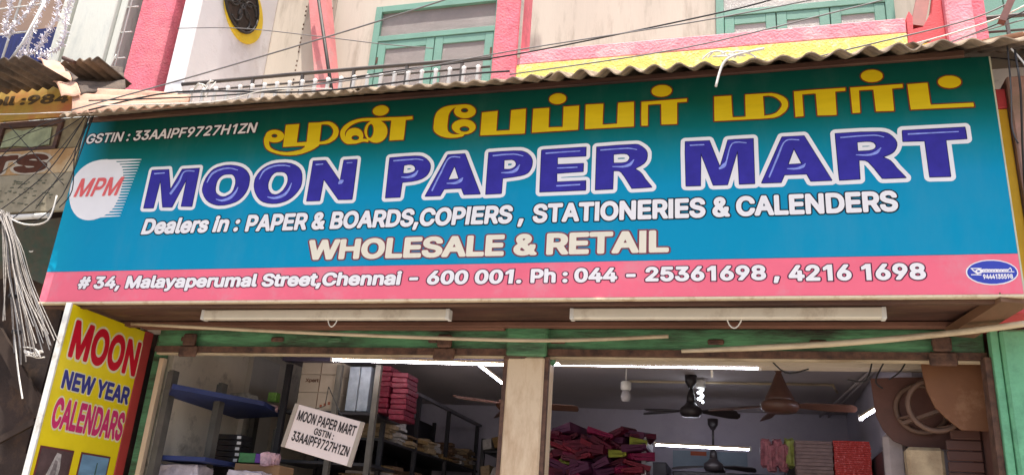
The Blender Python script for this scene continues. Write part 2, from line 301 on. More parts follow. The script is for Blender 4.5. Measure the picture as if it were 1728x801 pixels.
 '8':[453,[[197,-29,157,-21,110,-1,60,42,41,75,30,115,34,178,57,228,100,268,74,295,58,325,50,348,50,412,55,432,77,472,127,514,184,535,244,538,304,524,340,504,376,468,395,435,404,402,403,355,384,302,354,268,387,238,412,198,420,172,424,122,413,78,400,52,354,5,310,-17,277,-25],[201,75,244,72,280,83,300,98,313,125,313,152,290,191,267,205,227,215,177,201,150,178,137,145,145,108,167,86],[207,315,237,312,254,316,280,332,291,348,297,365,293,395,283,415,264,430,217,438,184,427,162,405,154,375,163,345,180,325]],[[190,-43,130,-28,84,-2,47,34,27,68,15,112,20,182,37,225,76,268,54,299,36,342,35,412,57,468,100,515,130,533,164,546,207,553,244,553,310,538,347,518,387,479,408,442,419,402,418,355,405,312,378,268,401,245,427,202,435,175,439,122,433,92,413,45,390,17,360,-8,314,-31,280,-40],[209,88,254,90,274,96,289,108,298,128,298,148,280,180,264,190,227,199,184,187,162,168,152,142,159,115,177,98],[216,328,250,331,267,342,279,358,279,392,270,407,257,417,220,423,193,415,175,398,170,375,179,348,194,335]],[[187,-79,117,-62,60,-29,19,12,-6,55,-20,105,-20,165,-5,222,28,272,0,338,-1,415,7,448,27,488,77,542,114,565,154,580,204,589,247,589,320,572,370,546,415,502,440,458,454,408,455,355,441,305,426,272,450,235,468,192,475,118,468,82,445,28,424,-1,384,-36,347,-57,290,-75,257,-80],[211,125,234,123,257,129,262,145,240,160,207,158,194,150,189,138,194,130],[218,365,240,367,245,372,244,382,227,387,210,383,208,372]]],
 '9':[453,[[129,-22,110,-8,110,12,219,168,149,184,112,202,72,242,49,288,42,325,46,402,76,465,129,513,172,531,212,538,282,531,312,520,345,498,387,448,409,388,412,338,405,292,393,258,359,192,222,-8,202,-22],[209,268,235,265,275,282,296,308,305,338,302,378,285,411,262,429,235,438,205,435,179,422,163,405,149,368,149,335,165,295,189,275]],[[122,-36,107,-28,97,-15,96,15,193,158,145,169,106,188,59,235,36,282,27,322,31,405,64,475,119,525,169,546,212,554,285,546,319,533,355,509,400,455,424,388,427,335,419,288,407,252,372,185,233,-18,205,-36],[217,282,245,284,265,293,282,315,290,342,287,375,274,402,255,415,232,423,199,417,186,408,175,395,164,365,164,338,177,305,199,287]],[[119,-72,92,-62,74,-45,61,-22,57,5,67,38,132,135,75,166,34,208,12,245,0,275,-9,322,-9,378,-3,415,8,448,35,496,79,540,102,557,155,579,205,589,245,589,295,580,335,565,379,537,407,508,432,472,459,395,463,335,454,278,440,238,402,165,259,-44,238,-62,212,-72],[219,318,235,318,245,325,254,348,245,378,229,386,209,379,200,358,204,332]]],
 ':':[188,[[81,-26,61,-19,35,7,28,27,28,57,38,81,58,99,78,107,118,107,135,97,159,67,161,21,151,1,134,-16,111,-26],[78,250,55,261,38,278,28,301,28,334,38,354,59,374,81,384,111,383,135,373,153,354,161,334,161,294,151,277,128,256,115,250]],[[75,-40,51,-30,21,1,13,27,14,61,27,91,48,111,75,122,121,121,142,111,169,81,176,61,175,17,162,-9,141,-29,115,-41],[71,237,45,250,25,271,13,297,14,337,27,364,51,387,78,399,115,398,145,385,165,363,176,337,175,291,165,270,135,242,115,235]],[[71,-76,31,-60,-9,-19,-23,21,-22,67,-3,111,28,141,68,157,128,157,165,139,200,101,212,67,211,11,192,-29,161,-59,121,-76],[68,200,25,220,-5,251,-22,291,-22,344,-3,384,31,417,71,434,121,433,165,415,195,383,211,344,211,284,193,247,155,212,121,200]]],
 'A':[480,[[15,-22,-1,-12,-5,8,180,518,198,532,285,530,299,512,354,365,477,28,485,5,483,-8,475,-18,461,-22,391,-22,378,-15,328,120,155,121,102,-15,88,-22],[188,225,290,225,238,375]],[[8,-36,-15,-18,-19,12,167,525,178,539,195,546,291,543,308,528,321,498,464,108,499,12,496,-15,485,-29,468,-36,381,-35,360,-15,317,105,165,106,121,-12,111,-26,88,-37],[209,238,270,238,238,326]],[[5,-72,-22,-61,-45,-38,-55,-12,-55,18,133,538,155,567,185,581,278,583,305,577,335,553,354,512,532,25,536,-2,530,-28,510,-55,481,-70,375,-70,350,-58,331,-38,291,69,191,70,152,-32,129,-58,91,-73]]],
 'B':[456,[[58,-22,45,-15,38,2,40,518,48,528,62,532,252,532,305,524,348,506,391,468,410,435,419,405,419,342,411,318,398,295,371,268,411,232,430,198,438,172,439,105,420,55,409,38,375,9,338,-10,306,-18],[145,82,258,79,298,88,312,95,328,115,332,138,327,165,305,192,265,208,148,208],[145,312,255,309,278,316,302,335,310,352,315,372,307,398,288,418,262,428,148,431]],[[52,-36,31,-22,23,2,23,508,28,528,42,541,58,547,252,547,308,539,358,518,403,478,423,442,433,408,432,335,418,299,396,272,432,228,453,172,453,102,432,45,420,28,382,-5,342,-25,308,-33,278,-37],[160,95,255,94,292,101,313,118,317,135,313,158,295,180,262,193,162,193],[160,325,252,324,272,330,295,355,299,372,293,392,278,407,258,413,162,416]],[[48,-72,25,-63,6,-48,-7,-28,-13,-5,-13,508,-5,542,22,571,58,583,258,583,315,574,352,562,398,533,430,502,457,455,468,418,469,332,444,272,477,218,489,175,489,102,475,52,452,11,422,-20,382,-47,348,-60,282,-73],[196,132,248,130,278,135,280,142,275,149,258,156,198,157],[196,362,245,360,259,365,262,372,252,377,198,380]]],
 'C':[510,[[239,-29,199,-21,159,-7,119,19,76,62,47,108,26,172,18,222,19,292,26,338,41,385,72,442,109,482,149,510,202,531,285,538,332,531,365,520,422,485,467,432,488,385,495,345,489,335,475,328,402,329,389,338,358,398,322,422,295,431,262,435,205,419,175,398,155,371,139,338,129,302,126,232,132,192,147,152,169,118,195,96,239,79,282,75,322,86,352,105,377,138,389,172,402,181,479,181,491,172,495,155,480,102,461,68,402,9,375,-7,322,-25]],[[232,-43,195,-36,149,-18,108,8,64,52,37,95,18,142,3,218,3,292,11,342,27,392,61,452,99,493,139,522,195,544,249,553,285,553,335,546,369,534,432,496,469,455,497,405,510,358,509,339,499,324,482,314,399,314,378,328,347,388,315,408,265,420,212,405,185,387,167,362,154,335,144,298,141,235,147,195,160,158,192,116,225,98,259,90,305,96,342,116,364,145,378,182,399,196,485,194,505,178,510,155,495,98,475,62,412,-3,379,-21,325,-39,295,-44]],[[229,-79,185,-70,132,-50,83,-18,34,32,5,78,-17,132,-32,215,-32,295,-24,348,-5,408,31,472,75,520,122,553,185,579,245,589,289,589,342,581,382,568,421,548,458,522,499,475,530,418,545,365,545,335,529,303,499,282,475,277,399,278,375,285,355,299,327,355,309,371,269,383,232,375,212,361,197,342,180,292,180,218,199,165,212,147,239,132,265,126,289,129,322,148,346,198,372,223,402,233,475,233,505,225,529,207,543,182,546,152,528,85,505,42,485,16,432,-33,395,-54,332,-75,299,-80]]],
 'D':[502,[[58,-22,45,-15,38,2,38,508,42,521,62,532,235,532,322,518,364,498,405,468,431,438,463,382,479,328,482,202,464,132,445,92,415,52,385,25,322,-8,248,-22],[145,82,228,79,278,88,332,118,356,152,371,198,378,245,371,312,357,355,345,375,332,392,302,412,252,428,145,428]],[[52,-36,31,-22,23,2,23,508,29,528,42,541,58,547,238,547,325,532,372,511,415,480,445,445,477,388,493,332,497,198,478,125,458,85,426,42,396,15,325,-22,252,-37],[160,95,225,94,285,107,322,130,344,162,356,202,363,248,356,308,333,365,322,380,292,400,248,413,160,415]],[[48,-72,25,-63,6,-48,-7,-28,-13,-5,-13,508,-3,545,18,569,48,582,235,583,285,578,335,567,388,543,438,507,473,468,510,402,528,342,533,308,532,195,513,115,490,68,454,18,418,-13,385,-35,338,-56,252,-73],[196,132,242,133,278,143,308,173,321,208,327,255,321,302,311,332,298,352,281,365,245,376,196,378]]],
 'E':[419,[[58,-22,45,-15,38,2,38,508,42,521,62,532,372,532,384,528,395,512,395,455,391,442,382,434,145,428,148,309,358,308,372,302,379,285,378,225,362,209,148,208,145,82,382,78,392,72,399,58,395,-11,375,-22]],[[52,-36,31,-22,23,2,23,508,29,528,42,542,62,547,372,547,392,541,403,532,410,515,410,455,405,435,391,422,372,416,160,415,162,324,355,324,379,315,394,288,390,215,378,201,358,193,162,193,160,95,375,94,392,90,406,78,413,62,414,-2,408,-18,395,-31,378,-37]],[[48,-72,25,-63,6,-48,-7,-28,-13,-5,-13,508,-3,545,22,571,55,583,375,583,408,573,435,548,446,515,445,442,438,421,424,402,402,387,378,381,198,380,196,362,362,359,398,346,418,325,429,298,430,228,422,198,402,173,375,160,198,157,196,132,382,129,418,116,438,95,449,65,449,-5,440,-35,415,-61,382,-73]]],
 'F':[410,[[58,-22,45,-15,38,2,38,508,42,521,62,532,368,532,381,528,392,512,392,455,388,442,378,434,145,428,148,299,352,298,362,292,368,279,369,218,362,205,348,198,148,198,143,-8,125,-22]],[[52,-36,31,-22,23,2,23,508,29,528,42,542,62,547,368,547,388,541,399,532,407,515,407,455,402,435,388,422,368,416,160,415,162,314,345,314,362,310,376,298,383,282,384,218,378,202,365,189,348,183,162,183,160,2,157,-15,145,-29,128,-36]],[[48,-72,25,-63,6,-48,-7,-28,-13,-5,-13,508,-3,545,22,571,55,583,372,583,405,573,431,548,443,515,442,442,422,403,402,388,375,381,198,380,196,352,352,349,392,333,410,312,419,285,419,215,410,185,388,161,358,148,198,147,196,-5,183,-42,162,-61,138,-71]]],
 'G':[520,[[239,-29,199,-21,149,-2,119,18,72,65,44,115,26,172,18,222,19,292,29,352,47,402,79,452,115,488,189,528,245,538,285,538,342,528,372,516,429,478,458,445,480,408,495,365,495,345,489,335,475,328,399,330,389,338,372,375,349,405,325,420,292,431,259,435,219,425,192,412,172,395,142,345,126,278,129,208,139,172,157,135,192,98,219,85,255,75,282,75,315,83,345,98,368,122,385,155,389,177,282,178,264,192,262,258,269,272,282,278,485,276,499,258,499,162,485,108,469,76,449,48,405,9,362,-13,325,-25]],[[232,-43,195,-36,142,-15,111,5,61,55,30,108,11,168,3,218,3,292,15,355,34,408,68,462,105,499,132,518,185,542,245,553,285,553,319,549,375,531,439,489,469,455,494,415,510,365,509,342,500,325,482,314,402,313,381,325,344,388,319,407,262,420,222,410,202,400,184,385,155,338,141,275,144,212,154,175,170,142,202,110,259,90,312,98,335,110,357,132,369,163,279,163,262,171,250,185,248,265,261,285,282,293,475,294,495,288,506,278,513,262,514,162,498,102,482,68,460,38,415,-3,365,-28,325,-40]],[[229,-79,182,-69,125,-47,87,-22,31,35,-3,95,-24,162,-33,218,-32,295,-20,365,2,425,40,485,82,527,115,550,175,577,242,589,289,589,355,577,405,557,462,517,509,461,528,425,546,368,545,335,531,305,549,265,550,158,533,92,512,49,487,15,436,-32,382,-60,335,-75,299,-80],[256,128,271,128,235,146,213,182,211,255,216,282,232,307,255,323,279,329,336,332,315,365,292,378,265,383,235,376,212,362,187,322,177,268,181,215,199,165,222,140]]],
 'H':[517,[[58,-22,45,-15,38,2,38,508,42,522,58,532,122,532,135,528,143,518,148,312,368,312,374,518,392,532,455,532,468,528,479,508,479,2,475,-12,458,-22,395,-22,382,-18,374,-8,368,211,148,211,143,-8,125,-22]],[[52,-36,31,-22,23,2,23,508,31,532,55,546,122,547,141,542,155,528,160,508,162,327,355,327,356,508,362,528,375,541,392,547,458,547,478,539,490,525,494,508,494,2,486,-22,462,-36,395,-37,376,-32,362,-18,356,2,355,196,162,196,160,2,157,-15,145,-29,128,-36]],[[48,-72,25,-63,6,-48,-7,-28,-13,-5,-13,512,1,552,22,572,52,582,128,583,158,573,183,552,195,522,196,365,318,363,321,515,327,538,338,557,362,575,388,583,465,582,498,569,520,545,530,512,530,-2,516,-42,495,-62,465,-72,388,-73,355,-61,332,-38,321,-8,320,158,198,160,196,-5,185,-38,165,-59,138,-71]]],
 'I':[182,[[38,-22,143,-22,143,532,38,532]],[[24,-37,157,-37,157,547,24,547]],[[-12,-73,193,-73,193,583,-12,583]]],
 'L':[393,[[58,-22,45,-15,38,2,38,512,45,525,55,531,125,532,139,525,145,508,145,82,365,78,375,72,382,59,382,-2,375,-15,358,-22]],[[52,-36,32,-23,23,-2,23,512,31,532,48,545,125,547,148,536,160,512,160,95,372,91,386,82,396,65,397,-2,385,-26,362,-37]],[[48,-72,25,-63,6,-48,-7,-28,-13,-5,-12,518,2,553,32,577,58,583,132,582,155,575,174,562,189,542,196,518,196,132,362,130,395,120,417,102,430,75,432,-8,425,-32,412,-51,392,-65,372,-72]]],
 'M':[628,[[58,-22,45,-15,38,2,38,508,45,525,62,532,148,532,171,518,315,149,456,518,478,532,565,532,582,525,589,508,589,2,582,-15,568,-22,502,-22,488,-15,482,-5,480,285,363,-8,355,-18,342,-22,285,-22,266,-8,148,285,144,-5,138,-15,125,-22]],[[52,-36,31,-22,23,2,23,508,34,535,58,547,148,547,165,543,182,529,315,197,445,529,458,541,475,547,568,547,592,536,604,508,604,2,593,-25,568,-37,502,-37,485,-31,472,-18,466,2,465,209,372,-23,345,-37,285,-37,269,-32,247,-5,162,209,160,2,157,-15,145,-29,128,-36]],[[48,-72,25,-63,5,-47,-8,-25,-13,-2,-13,512,-8,535,6,558,28,575,58,583,158,582,197,565,223,528,315,298,407,535,428,564,452,578,478,583,575,582,615,564,633,538,640,508,640,-2,635,-25,621,-48,599,-65,575,-72,482,-69,458,-57,442,-38,432,-15,428,18,405,-38,378,-63,348,-73,275,-72,249,-62,228,-44,198,19,190,-28,161,-62,128,-73]]],
 'N':[523,[[58,-22,45,-15,38,2,38,508,42,522,62,532,138,532,155,522,375,174,379,515,385,525,398,532,462,532,475,528,485,508,485,2,481,-12,465,-22,388,-22,365,-8,148,335,144,-5,138,-15,125,-22]],[[52,-36,31,-22,23,2,23,508,31,532,45,543,62,547,138,547,162,536,362,225,365,522,377,538,395,546,465,547,485,539,497,525,500,508,500,2,493,-22,478,-33,462,-37,385,-37,362,-26,162,282,158,-12,148,-26,132,-36]],[[48,-72,25,-63,6,-48,-7,-28,-13,-5,-13,512,1,552,22,572,52,582,142,583,175,571,199,548,325,349,327,515,343,555,365,573,395,583,472,582,505,569,527,545,536,512,536,-2,523,-42,501,-62,472,-72,382,-73,349,-62,321,-35,198,158,196,-5,185,-38,165,-59,138,-71]]],
 'O':[533,[[239,-29,179,-15,139,5,115,21,69,72,47,108,26,172,18,222,19,292,26,338,41,385,72,442,109,482,149,510,202,531,285,538,332,531,385,510,425,482,461,442,490,392,508,335,516,282,515,225,508,172,493,125,465,72,419,21,392,3,335,-21,295,-29],[246,78,279,75,309,82,352,105,388,155,408,235,402,315,392,345,372,381,359,398,329,419,272,435,219,425,172,395,139,338,126,278,126,232,132,192,159,132,192,98,222,83]],[[232,-43,172,-28,132,-8,105,10,58,62,34,102,11,168,3,218,3,292,11,342,27,392,61,452,99,493,139,522,195,544,249,553,285,553,335,546,395,522,435,493,473,452,504,398,516,365,530,285,530,225,523,168,507,118,476,62,429,10,399,-10,339,-36,295,-44],[254,92,275,90,305,97,352,126,380,175,393,238,387,312,379,338,360,372,349,387,322,405,269,420,222,410,184,385,154,335,141,275,147,195,170,142,202,110,229,97]],[[229,-79,162,-63,112,-38,80,-15,28,42,0,88,-24,162,-33,218,-32,295,-24,348,-5,408,31,472,75,520,122,553,185,579,245,589,289,589,345,580,409,555,455,523,492,486,522,442,551,375,566,288,566,222,558,162,539,102,506,42,452,-17,415,-42,349,-70,299,-80],[256,128,295,132,323,148,347,188,357,245,351,305,337,342,305,373,269,382,235,376,209,358,187,322,177,268,180,218,193,175,215,145]]],
 'P':[445,[[58,-22,45,-15,38,2,40,518,48,528,62,532,245,532,302,524,345,506,395,465,424,405,432,352,429,308,407,248,362,199,308,172,272,165,148,165,143,-8,125,-22],[145,268,252,265,295,282,312,302,321,332,321,365,302,408,258,428,148,431]],[[52,-36,31,-22,23,2,23,508,28,528,42,541,58,547,245,547,305,539,355,518,406,475,427,442,439,408,447,355,444,308,418,239,373,188,325,162,275,150,162,150,160,2,155,-18,145,-29,128,-36],[160,282,248,280,287,295,298,308,306,335,306,362,292,395,255,413,162,416]],[[48,-72,25,-63,6,-48,-7,-28,-13,-5,-13,508,-5,542,22,571,58,583,252,583,312,574,348,562,398,532,428,504,453,468,468,434,479,392,483,338,478,295,462,245,434,198,397,162,372,145,335,127,285,115,196,112,195,-12,185,-38,166,-58,132,-72],[196,318,242,316,262,322,270,342,265,371,248,377,198,380]]],
 'R':[449,[[58,-22,45,-15,38,2,40,518,48,528,62,532,248,532,315,521,348,506,392,472,420,425,432,372,432,335,428,305,408,255,372,215,345,198,447,12,447,-8,428,-22,342,-18,325,2,235,172,148,175,143,-8,125,-22],[145,282,258,279,305,298,321,335,321,372,308,401,288,419,258,428,148,431]],[[52,-36,31,-22,23,2,23,508,28,528,42,541,58,547,248,547,318,536,358,518,385,500,416,465,435,428,443,398,447,332,431,268,412,234,367,192,460,18,464,2,458,-18,445,-31,428,-37,352,-37,335,-31,312,-5,225,159,162,160,160,2,155,-18,145,-29,128,-36],[160,295,255,294,285,303,300,318,306,338,306,368,297,392,282,405,255,413,162,416]],[[48,-72,25,-63,6,-48,-7,-28,-13,-5,-13,508,-5,542,22,571,58,583,255,583,312,574,352,562,403,532,433,502,465,448,478,408,483,335,477,292,453,232,413,182,495,28,500,-2,492,-32,470,-58,438,-72,352,-73,321,-65,298,-47,282,-25,213,105,198,124,196,-5,182,-43,162,-61,138,-71],[196,332,248,330,265,334,270,345,269,368,248,377,198,380]]],
 'S':[447,[[190,-31,127,-15,90,3,53,36,35,63,21,99,16,123,20,149,37,160,113,158,123,149,133,116,150,93,177,80,223,70,273,80,303,96,323,133,320,156,310,169,280,187,143,228,77,267,50,296,37,323,30,353,30,393,50,453,104,506,170,533,267,536,310,525,347,508,390,469,408,443,419,413,424,386,419,366,403,356,333,357,317,369,307,399,293,416,243,436,207,436,177,427,150,409,137,379,140,363,150,346,173,331,323,284,377,253,406,223,421,196,430,163,430,116,410,57,363,6,330,-12,280,-27]],[[183,-45,123,-30,87,-12,42,26,22,56,6,96,1,136,7,156,17,167,33,174,117,172,136,156,146,123,160,104,190,91,223,86,270,94,293,108,308,136,305,153,270,175,137,215,66,256,39,286,24,316,15,353,15,396,37,459,57,484,97,519,167,548,270,551,317,539,356,519,403,477,421,449,434,416,439,379,433,359,423,349,407,341,328,343,306,359,285,403,240,421,210,421,173,408,162,399,155,386,155,366,180,344,327,299,384,266,417,233,436,199,445,163,445,113,423,49,370,-7,333,-27,283,-42]],[[180,-81,111,-64,60,-38,13,4,-18,56,-34,116,-34,146,-27,170,-12,189,7,203,64,213,23,248,-8,299,-21,346,-21,399,-8,449,7,479,24,503,77,549,117,569,160,583,190,587,273,587,330,573,380,547,430,501,458,456,474,393,468,349,440,316,394,303,443,258,468,216,481,169,481,109,467,59,453,29,437,7,390,-37,350,-59,293,-77,257,-82],[201,126,240,124,266,136,177,164,173,163,180,136],[251,359,266,359,263,373,250,381,217,385,197,379]]],
 'T':[449,[[190,-22,177,-15,170,2,170,428,21,435,10,452,12,518,20,528,33,532,427,530,436,522,440,508,440,452,430,435,417,431,277,428,277,-2,270,-15,260,-21]],[[183,-36,163,-23,155,-2,155,415,30,416,10,424,-5,452,-1,525,13,541,33,547,417,547,433,543,448,532,455,512,455,448,443,427,420,416,292,415,292,2,288,-15,277,-29,260,-36]],[[180,-72,160,-65,140,-51,127,-32,119,-8,119,378,20,382,0,388,-20,403,-33,422,-41,445,-41,512,-36,535,-11,568,27,583,417,583,443,578,473,557,490,525,491,448,482,418,463,397,437,383,328,378,328,2,323,-25,306,-52,277,-69]]],
 'W':[686,[[151,-22,138,-15,132,-5,-5,498,-5,515,1,525,15,532,81,532,95,528,103,518,195,175,288,521,308,532,378,532,391,528,404,508,491,172,583,518,591,528,605,532,671,532,685,525,692,508,687,485,548,-12,531,-22,458,-22,445,-18,435,-8,348,312,341,321,253,-5,231,-22]],[[145,-36,128,-26,117,-8,-13,468,-21,508,-10,535,15,547,85,547,101,541,114,528,195,234,275,528,288,541,305,547,381,547,398,541,419,512,491,234,572,528,585,541,601,547,671,547,695,536,705,518,705,495,569,-5,559,-22,535,-36,458,-37,438,-32,424,-18,346,258,341,263,264,-15,251,-29,235,-36]],[[141,-72,105,-54,83,-18,-55,488,-55,525,-37,558,-15,575,15,583,91,582,128,567,152,532,195,376,234,525,256,562,275,575,298,582,401,579,430,562,450,532,491,376,534,532,558,567,595,582,668,583,695,578,718,564,740,528,741,488,603,-15,587,-45,562,-65,535,-73,448,-72,415,-59,396,-42,385,-22,341,126,302,-18,280,-52,261,-65,238,-72]]],
 'X':[474,[[16,-22,-2,-8,-2,12,172,262,10,496,6,508,10,522,30,532,103,532,116,528,236,352,347,512,363,528,376,532,443,532,456,528,467,512,463,492,303,262,470,21,477,5,473,-12,453,-22,383,-22,370,-18,236,171,106,-15,93,-22]],[[10,-36,-5,-28,-15,-15,-19,2,-15,18,153,262,-4,489,-9,512,0,533,26,547,106,547,123,541,137,528,240,381,336,522,353,539,373,547,443,547,467,538,481,515,478,488,323,262,483,28,492,2,483,-23,456,-37,380,-37,363,-31,346,-15,236,142,137,-2,113,-29,93,-37]],[[6,-72,-24,-59,-44,-38,-54,-8,-51,25,109,262,-37,475,-45,515,-30,553,-10,571,16,582,106,583,130,578,163,554,240,446,308,545,343,575,370,583,446,583,488,568,504,552,515,528,518,502,513,478,366,262,520,35,527,-5,513,-43,490,-63,463,-72,380,-73,353,-67,318,-38,236,79,156,-36,130,-61,96,-73]]],
 'Y':[472,[[201,-22,188,-15,181,-2,180,202,1,489,-5,505,-3,518,5,528,18,532,91,532,105,525,238,318,365,525,381,532,465,530,477,515,476,498,288,198,286,-8,268,-22]],[[195,-36,175,-23,166,-2,165,198,-12,482,-20,505,-17,525,-5,539,15,547,91,547,111,539,134,512,238,348,357,538,381,547,471,543,491,522,490,492,303,192,303,2,300,-15,288,-29,271,-36]],[[191,-72,152,-52,132,-15,130,185,-45,468,-56,502,-50,538,-29,567,1,581,91,583,118,577,156,545,235,416,321,552,341,571,378,583,458,583,485,577,507,562,522,542,529,518,528,492,518,469,339,182,339,-2,333,-28,315,-54,288,-69]]],
 'Z':[438,[[39,-22,25,-15,19,-2,19,48,24,62,276,428,35,432,25,438,19,452,18,508,22,522,42,532,395,532,409,528,419,508,419,458,413,445,163,82,405,78,415,72,422,58,422,2,418,-12,399,-22]],[[32,-36,15,-26,5,-8,7,62,248,415,42,416,25,420,11,432,4,448,3,512,9,528,22,542,42,547,395,547,415,541,428,528,434,512,434,458,427,438,192,95,399,94,415,90,429,78,437,62,437,-2,432,-18,419,-31,402,-37]],[[29,-72,-5,-57,-28,-25,-33,2,-29,68,-18,92,179,378,35,381,12,387,-7,398,-25,422,-32,448,-32,518,-21,548,5,573,39,583,399,583,435,571,456,552,468,525,470,458,465,435,260,132,405,129,429,123,447,112,465,88,473,62,473,-8,462,-38,438,-62,405,-73]]],
 'a':[389,[[135,-30,73,-10,29,30,9,83,13,150,29,180,69,215,118,233,249,253,253,256,251,276,242,293,232,300,189,309,152,298,132,283,112,257,89,253,29,274,19,286,19,300,52,353,109,391,172,407,219,407,255,399,298,380,319,363,342,332,355,300,359,273,358,-4,352,-14,339,-20,275,-20,262,-14,255,-3,205,-26],[156,70,195,70,229,87,249,116,255,153,245,156,162,143,122,126,116,113,120,86,132,76]],[[129,-44,95,-36,52,-14,18,20,2,50,-7,86,-6,130,-1,156,15,186,42,214,80,236,15,265,5,283,5,303,41,363,69,386,102,405,169,422,219,422,259,414,322,381,355,340,369,303,374,273,373,-7,362,-25,342,-35,275,-35,252,-25,189,-45],[164,83,192,85,219,98,232,116,237,136,182,131,135,116,131,110,134,93],[130,253,215,262,235,265,237,270,226,286,192,294,159,285,145,275]],[[125,-80,82,-70,31,-44,-10,-4,-31,36,-42,80,-41,140,-21,196,3,226,-28,266,-33,290,-30,313,-11,353,15,389,45,414,89,438,169,458,222,457,269,448,325,423,361,393,387,356,404,313,410,273,407,-17,388,-50,352,-70,275,-71,249,-65,192,-81]]],
 'e':[404,[[182,-30,110,-7,56,40,28,90,16,130,12,220,20,260,38,307,60,340,86,367,126,392,159,403,226,407,295,387,329,364,359,330,377,293,389,253,392,163,382,151,369,146,126,146,123,140,132,113,146,93,166,80,216,67,256,78,271,90,292,123,316,127,376,110,385,97,386,80,353,23,316,-5,259,-27],[125,247,281,247,266,280,252,293,222,306,189,306,163,297,139,277]],[[176,-44,102,-20,76,-1,43,33,14,83,2,127,-3,220,5,263,21,307,48,350,76,378,119,405,156,417,226,422,266,414,302,400,339,375,374,333,392,297,404,257,408,167,394,140,365,130,393,113,400,100,401,80,386,44,367,17,325,-17,262,-41],[208,83,249,92,278,130,142,131,159,102,182,88],[148,260,259,260,242,282,219,291,192,291,172,285]],[[172,-80,132,-71,86,-52,54,-30,15,10,-4,40,-27,93,-39,153,-39,223,-29,273,-8,330,21,373,54,407,102,437,146,452,229,458,276,449,322,430,362,402,404,353,427,307,443,237,443,160,429,123,436,103,437,77,419,30,396,-4,342,-48,306,-66,269,-77,239,-81]]],
 'h':[410,[[51,-22,37,-15,31,2,31,512,37,525,48,531,114,532,128,525,134,512,135,382,198,405,278,401,331,372,354,345,366,322,378,275,378,-2,371,-15,354,-22,294,-22,276,-8,271,262,254,292,238,302,208,308,181,302,158,288,138,248,132,-8,114,-22]],[[44,-36,24,-23,16,-2,16,512,23,532,41,545,114,547,135,538,148,518,151,405,198,420,281,416,338,386,369,348,381,325,393,278,393,-2,381,-26,358,-37,291,-36,274,-29,264,-18,259,2,259,242,244,280,208,292,170,278,153,245,146,-15,134,-29,118,-36]],[[41,-72,18,-63,-1,-48,-14,-28,-20,-5,-20,518,-6,553,24,577,51,583,121,582,154,569,178,542,185,518,188,455,261,456,311,443,363,412,401,365,422,315,429,282,428,-8,410,-48,391,-63,371,-71,284,-72,261,-63,241,-47,228,-25,223,-2,223,235,218,254,201,254,191,245,186,218,186,-2,178,-32,158,-57,131,-70]]],
 'i':[167,[[50,-22,36,-15,29,2,30,382,36,395,46,401,116,402,130,395,137,378,136,-2,130,-15,120,-21],[70,422,50,429,27,452,20,472,20,498,27,515,50,538,70,545,103,544,123,535,141,515,146,502,146,462,136,445,120,430,100,422]],[[43,-36,22,-22,14,2,14,382,22,402,41,415,11,448,5,468,4,495,13,522,40,549,66,560,100,560,136,543,153,525,162,502,159,455,150,437,125,415,144,402,152,382,152,-2,144,-22,125,-35]],[[40,-72,19,-65,0,-51,-14,-32,-21,-8,-22,378,-12,418,-30,458,-31,498,-17,542,20,579,60,595,103,596,126,590,160,570,183,545,197,508,196,455,178,415,188,378,187,-5,174,-42,143,-67,116,-73]]],
 'l':[189,[[118,-24,74,-9,51,12,36,39,31,63,31,506,37,523,51,529,114,529,128,523,134,513,135,96,141,75,171,76,184,69,194,53,201,19,200,-4,188,-19,164,-24]],[[111,-38,64,-20,40,3,21,36,16,63,16,509,26,533,51,544,121,543,138,534,148,518,150,99,154,91,180,89,198,77,208,58,216,19,214,-11,197,-31,164,-39]],[[108,-74,78,-67,48,-52,14,-23,-11,19,-20,59,-20,516,-13,539,2,559,24,574,48,580,114,581,137,576,163,559,181,533,186,506,186,126,212,113,231,93,242,69,252,23,246,-27,218,-60,171,-75]]],
 'm':[610,[[51,-22,37,-15,31,2,31,378,41,398,54,402,114,402,128,395,138,382,181,404,238,408,280,395,321,358,344,381,384,401,418,408,454,408,488,401,520,385,554,352,570,318,578,285,578,2,568,-18,554,-22,494,-22,476,-8,474,262,464,288,448,302,428,308,408,308,378,295,358,258,356,-8,348,-18,334,-22,271,-22,258,-15,251,2,251,272,241,292,228,302,191,308,161,295,148,281,138,258,132,-8,114,-22]],[[44,-36,23,-22,16,2,16,378,19,395,31,409,51,417,114,417,141,403,181,420,238,424,284,410,321,380,354,405,388,418,454,424,494,415,527,398,565,362,584,325,593,285,593,-2,578,-29,558,-37,494,-37,474,-29,463,-15,459,2,459,258,451,280,424,293,411,293,388,283,373,255,373,2,368,-18,354,-31,338,-37,271,-37,250,-28,236,-2,236,268,221,288,194,293,178,288,159,272,150,235,150,2,146,-15,134,-29,118,-36]],[[41,-72,18,-63,-1,-48,-14,-28,-20,-5,-20,382,-13,412,6,435,24,447,48,453,118,453,144,445,191,458,234,460,274,453,324,428,384,454,458,459,504,449,544,430,591,387,617,338,629,288,629,-5,621,-32,603,-55,564,-72,488,-72,454,-59,433,-35,423,-2,423,252,418,257,409,248,409,-5,398,-38,374,-62,341,-73,264,-72,228,-57,209,-35,200,-5,198,256,190,252,186,228,186,-2,178,-32,158,-57,131,-70]]],
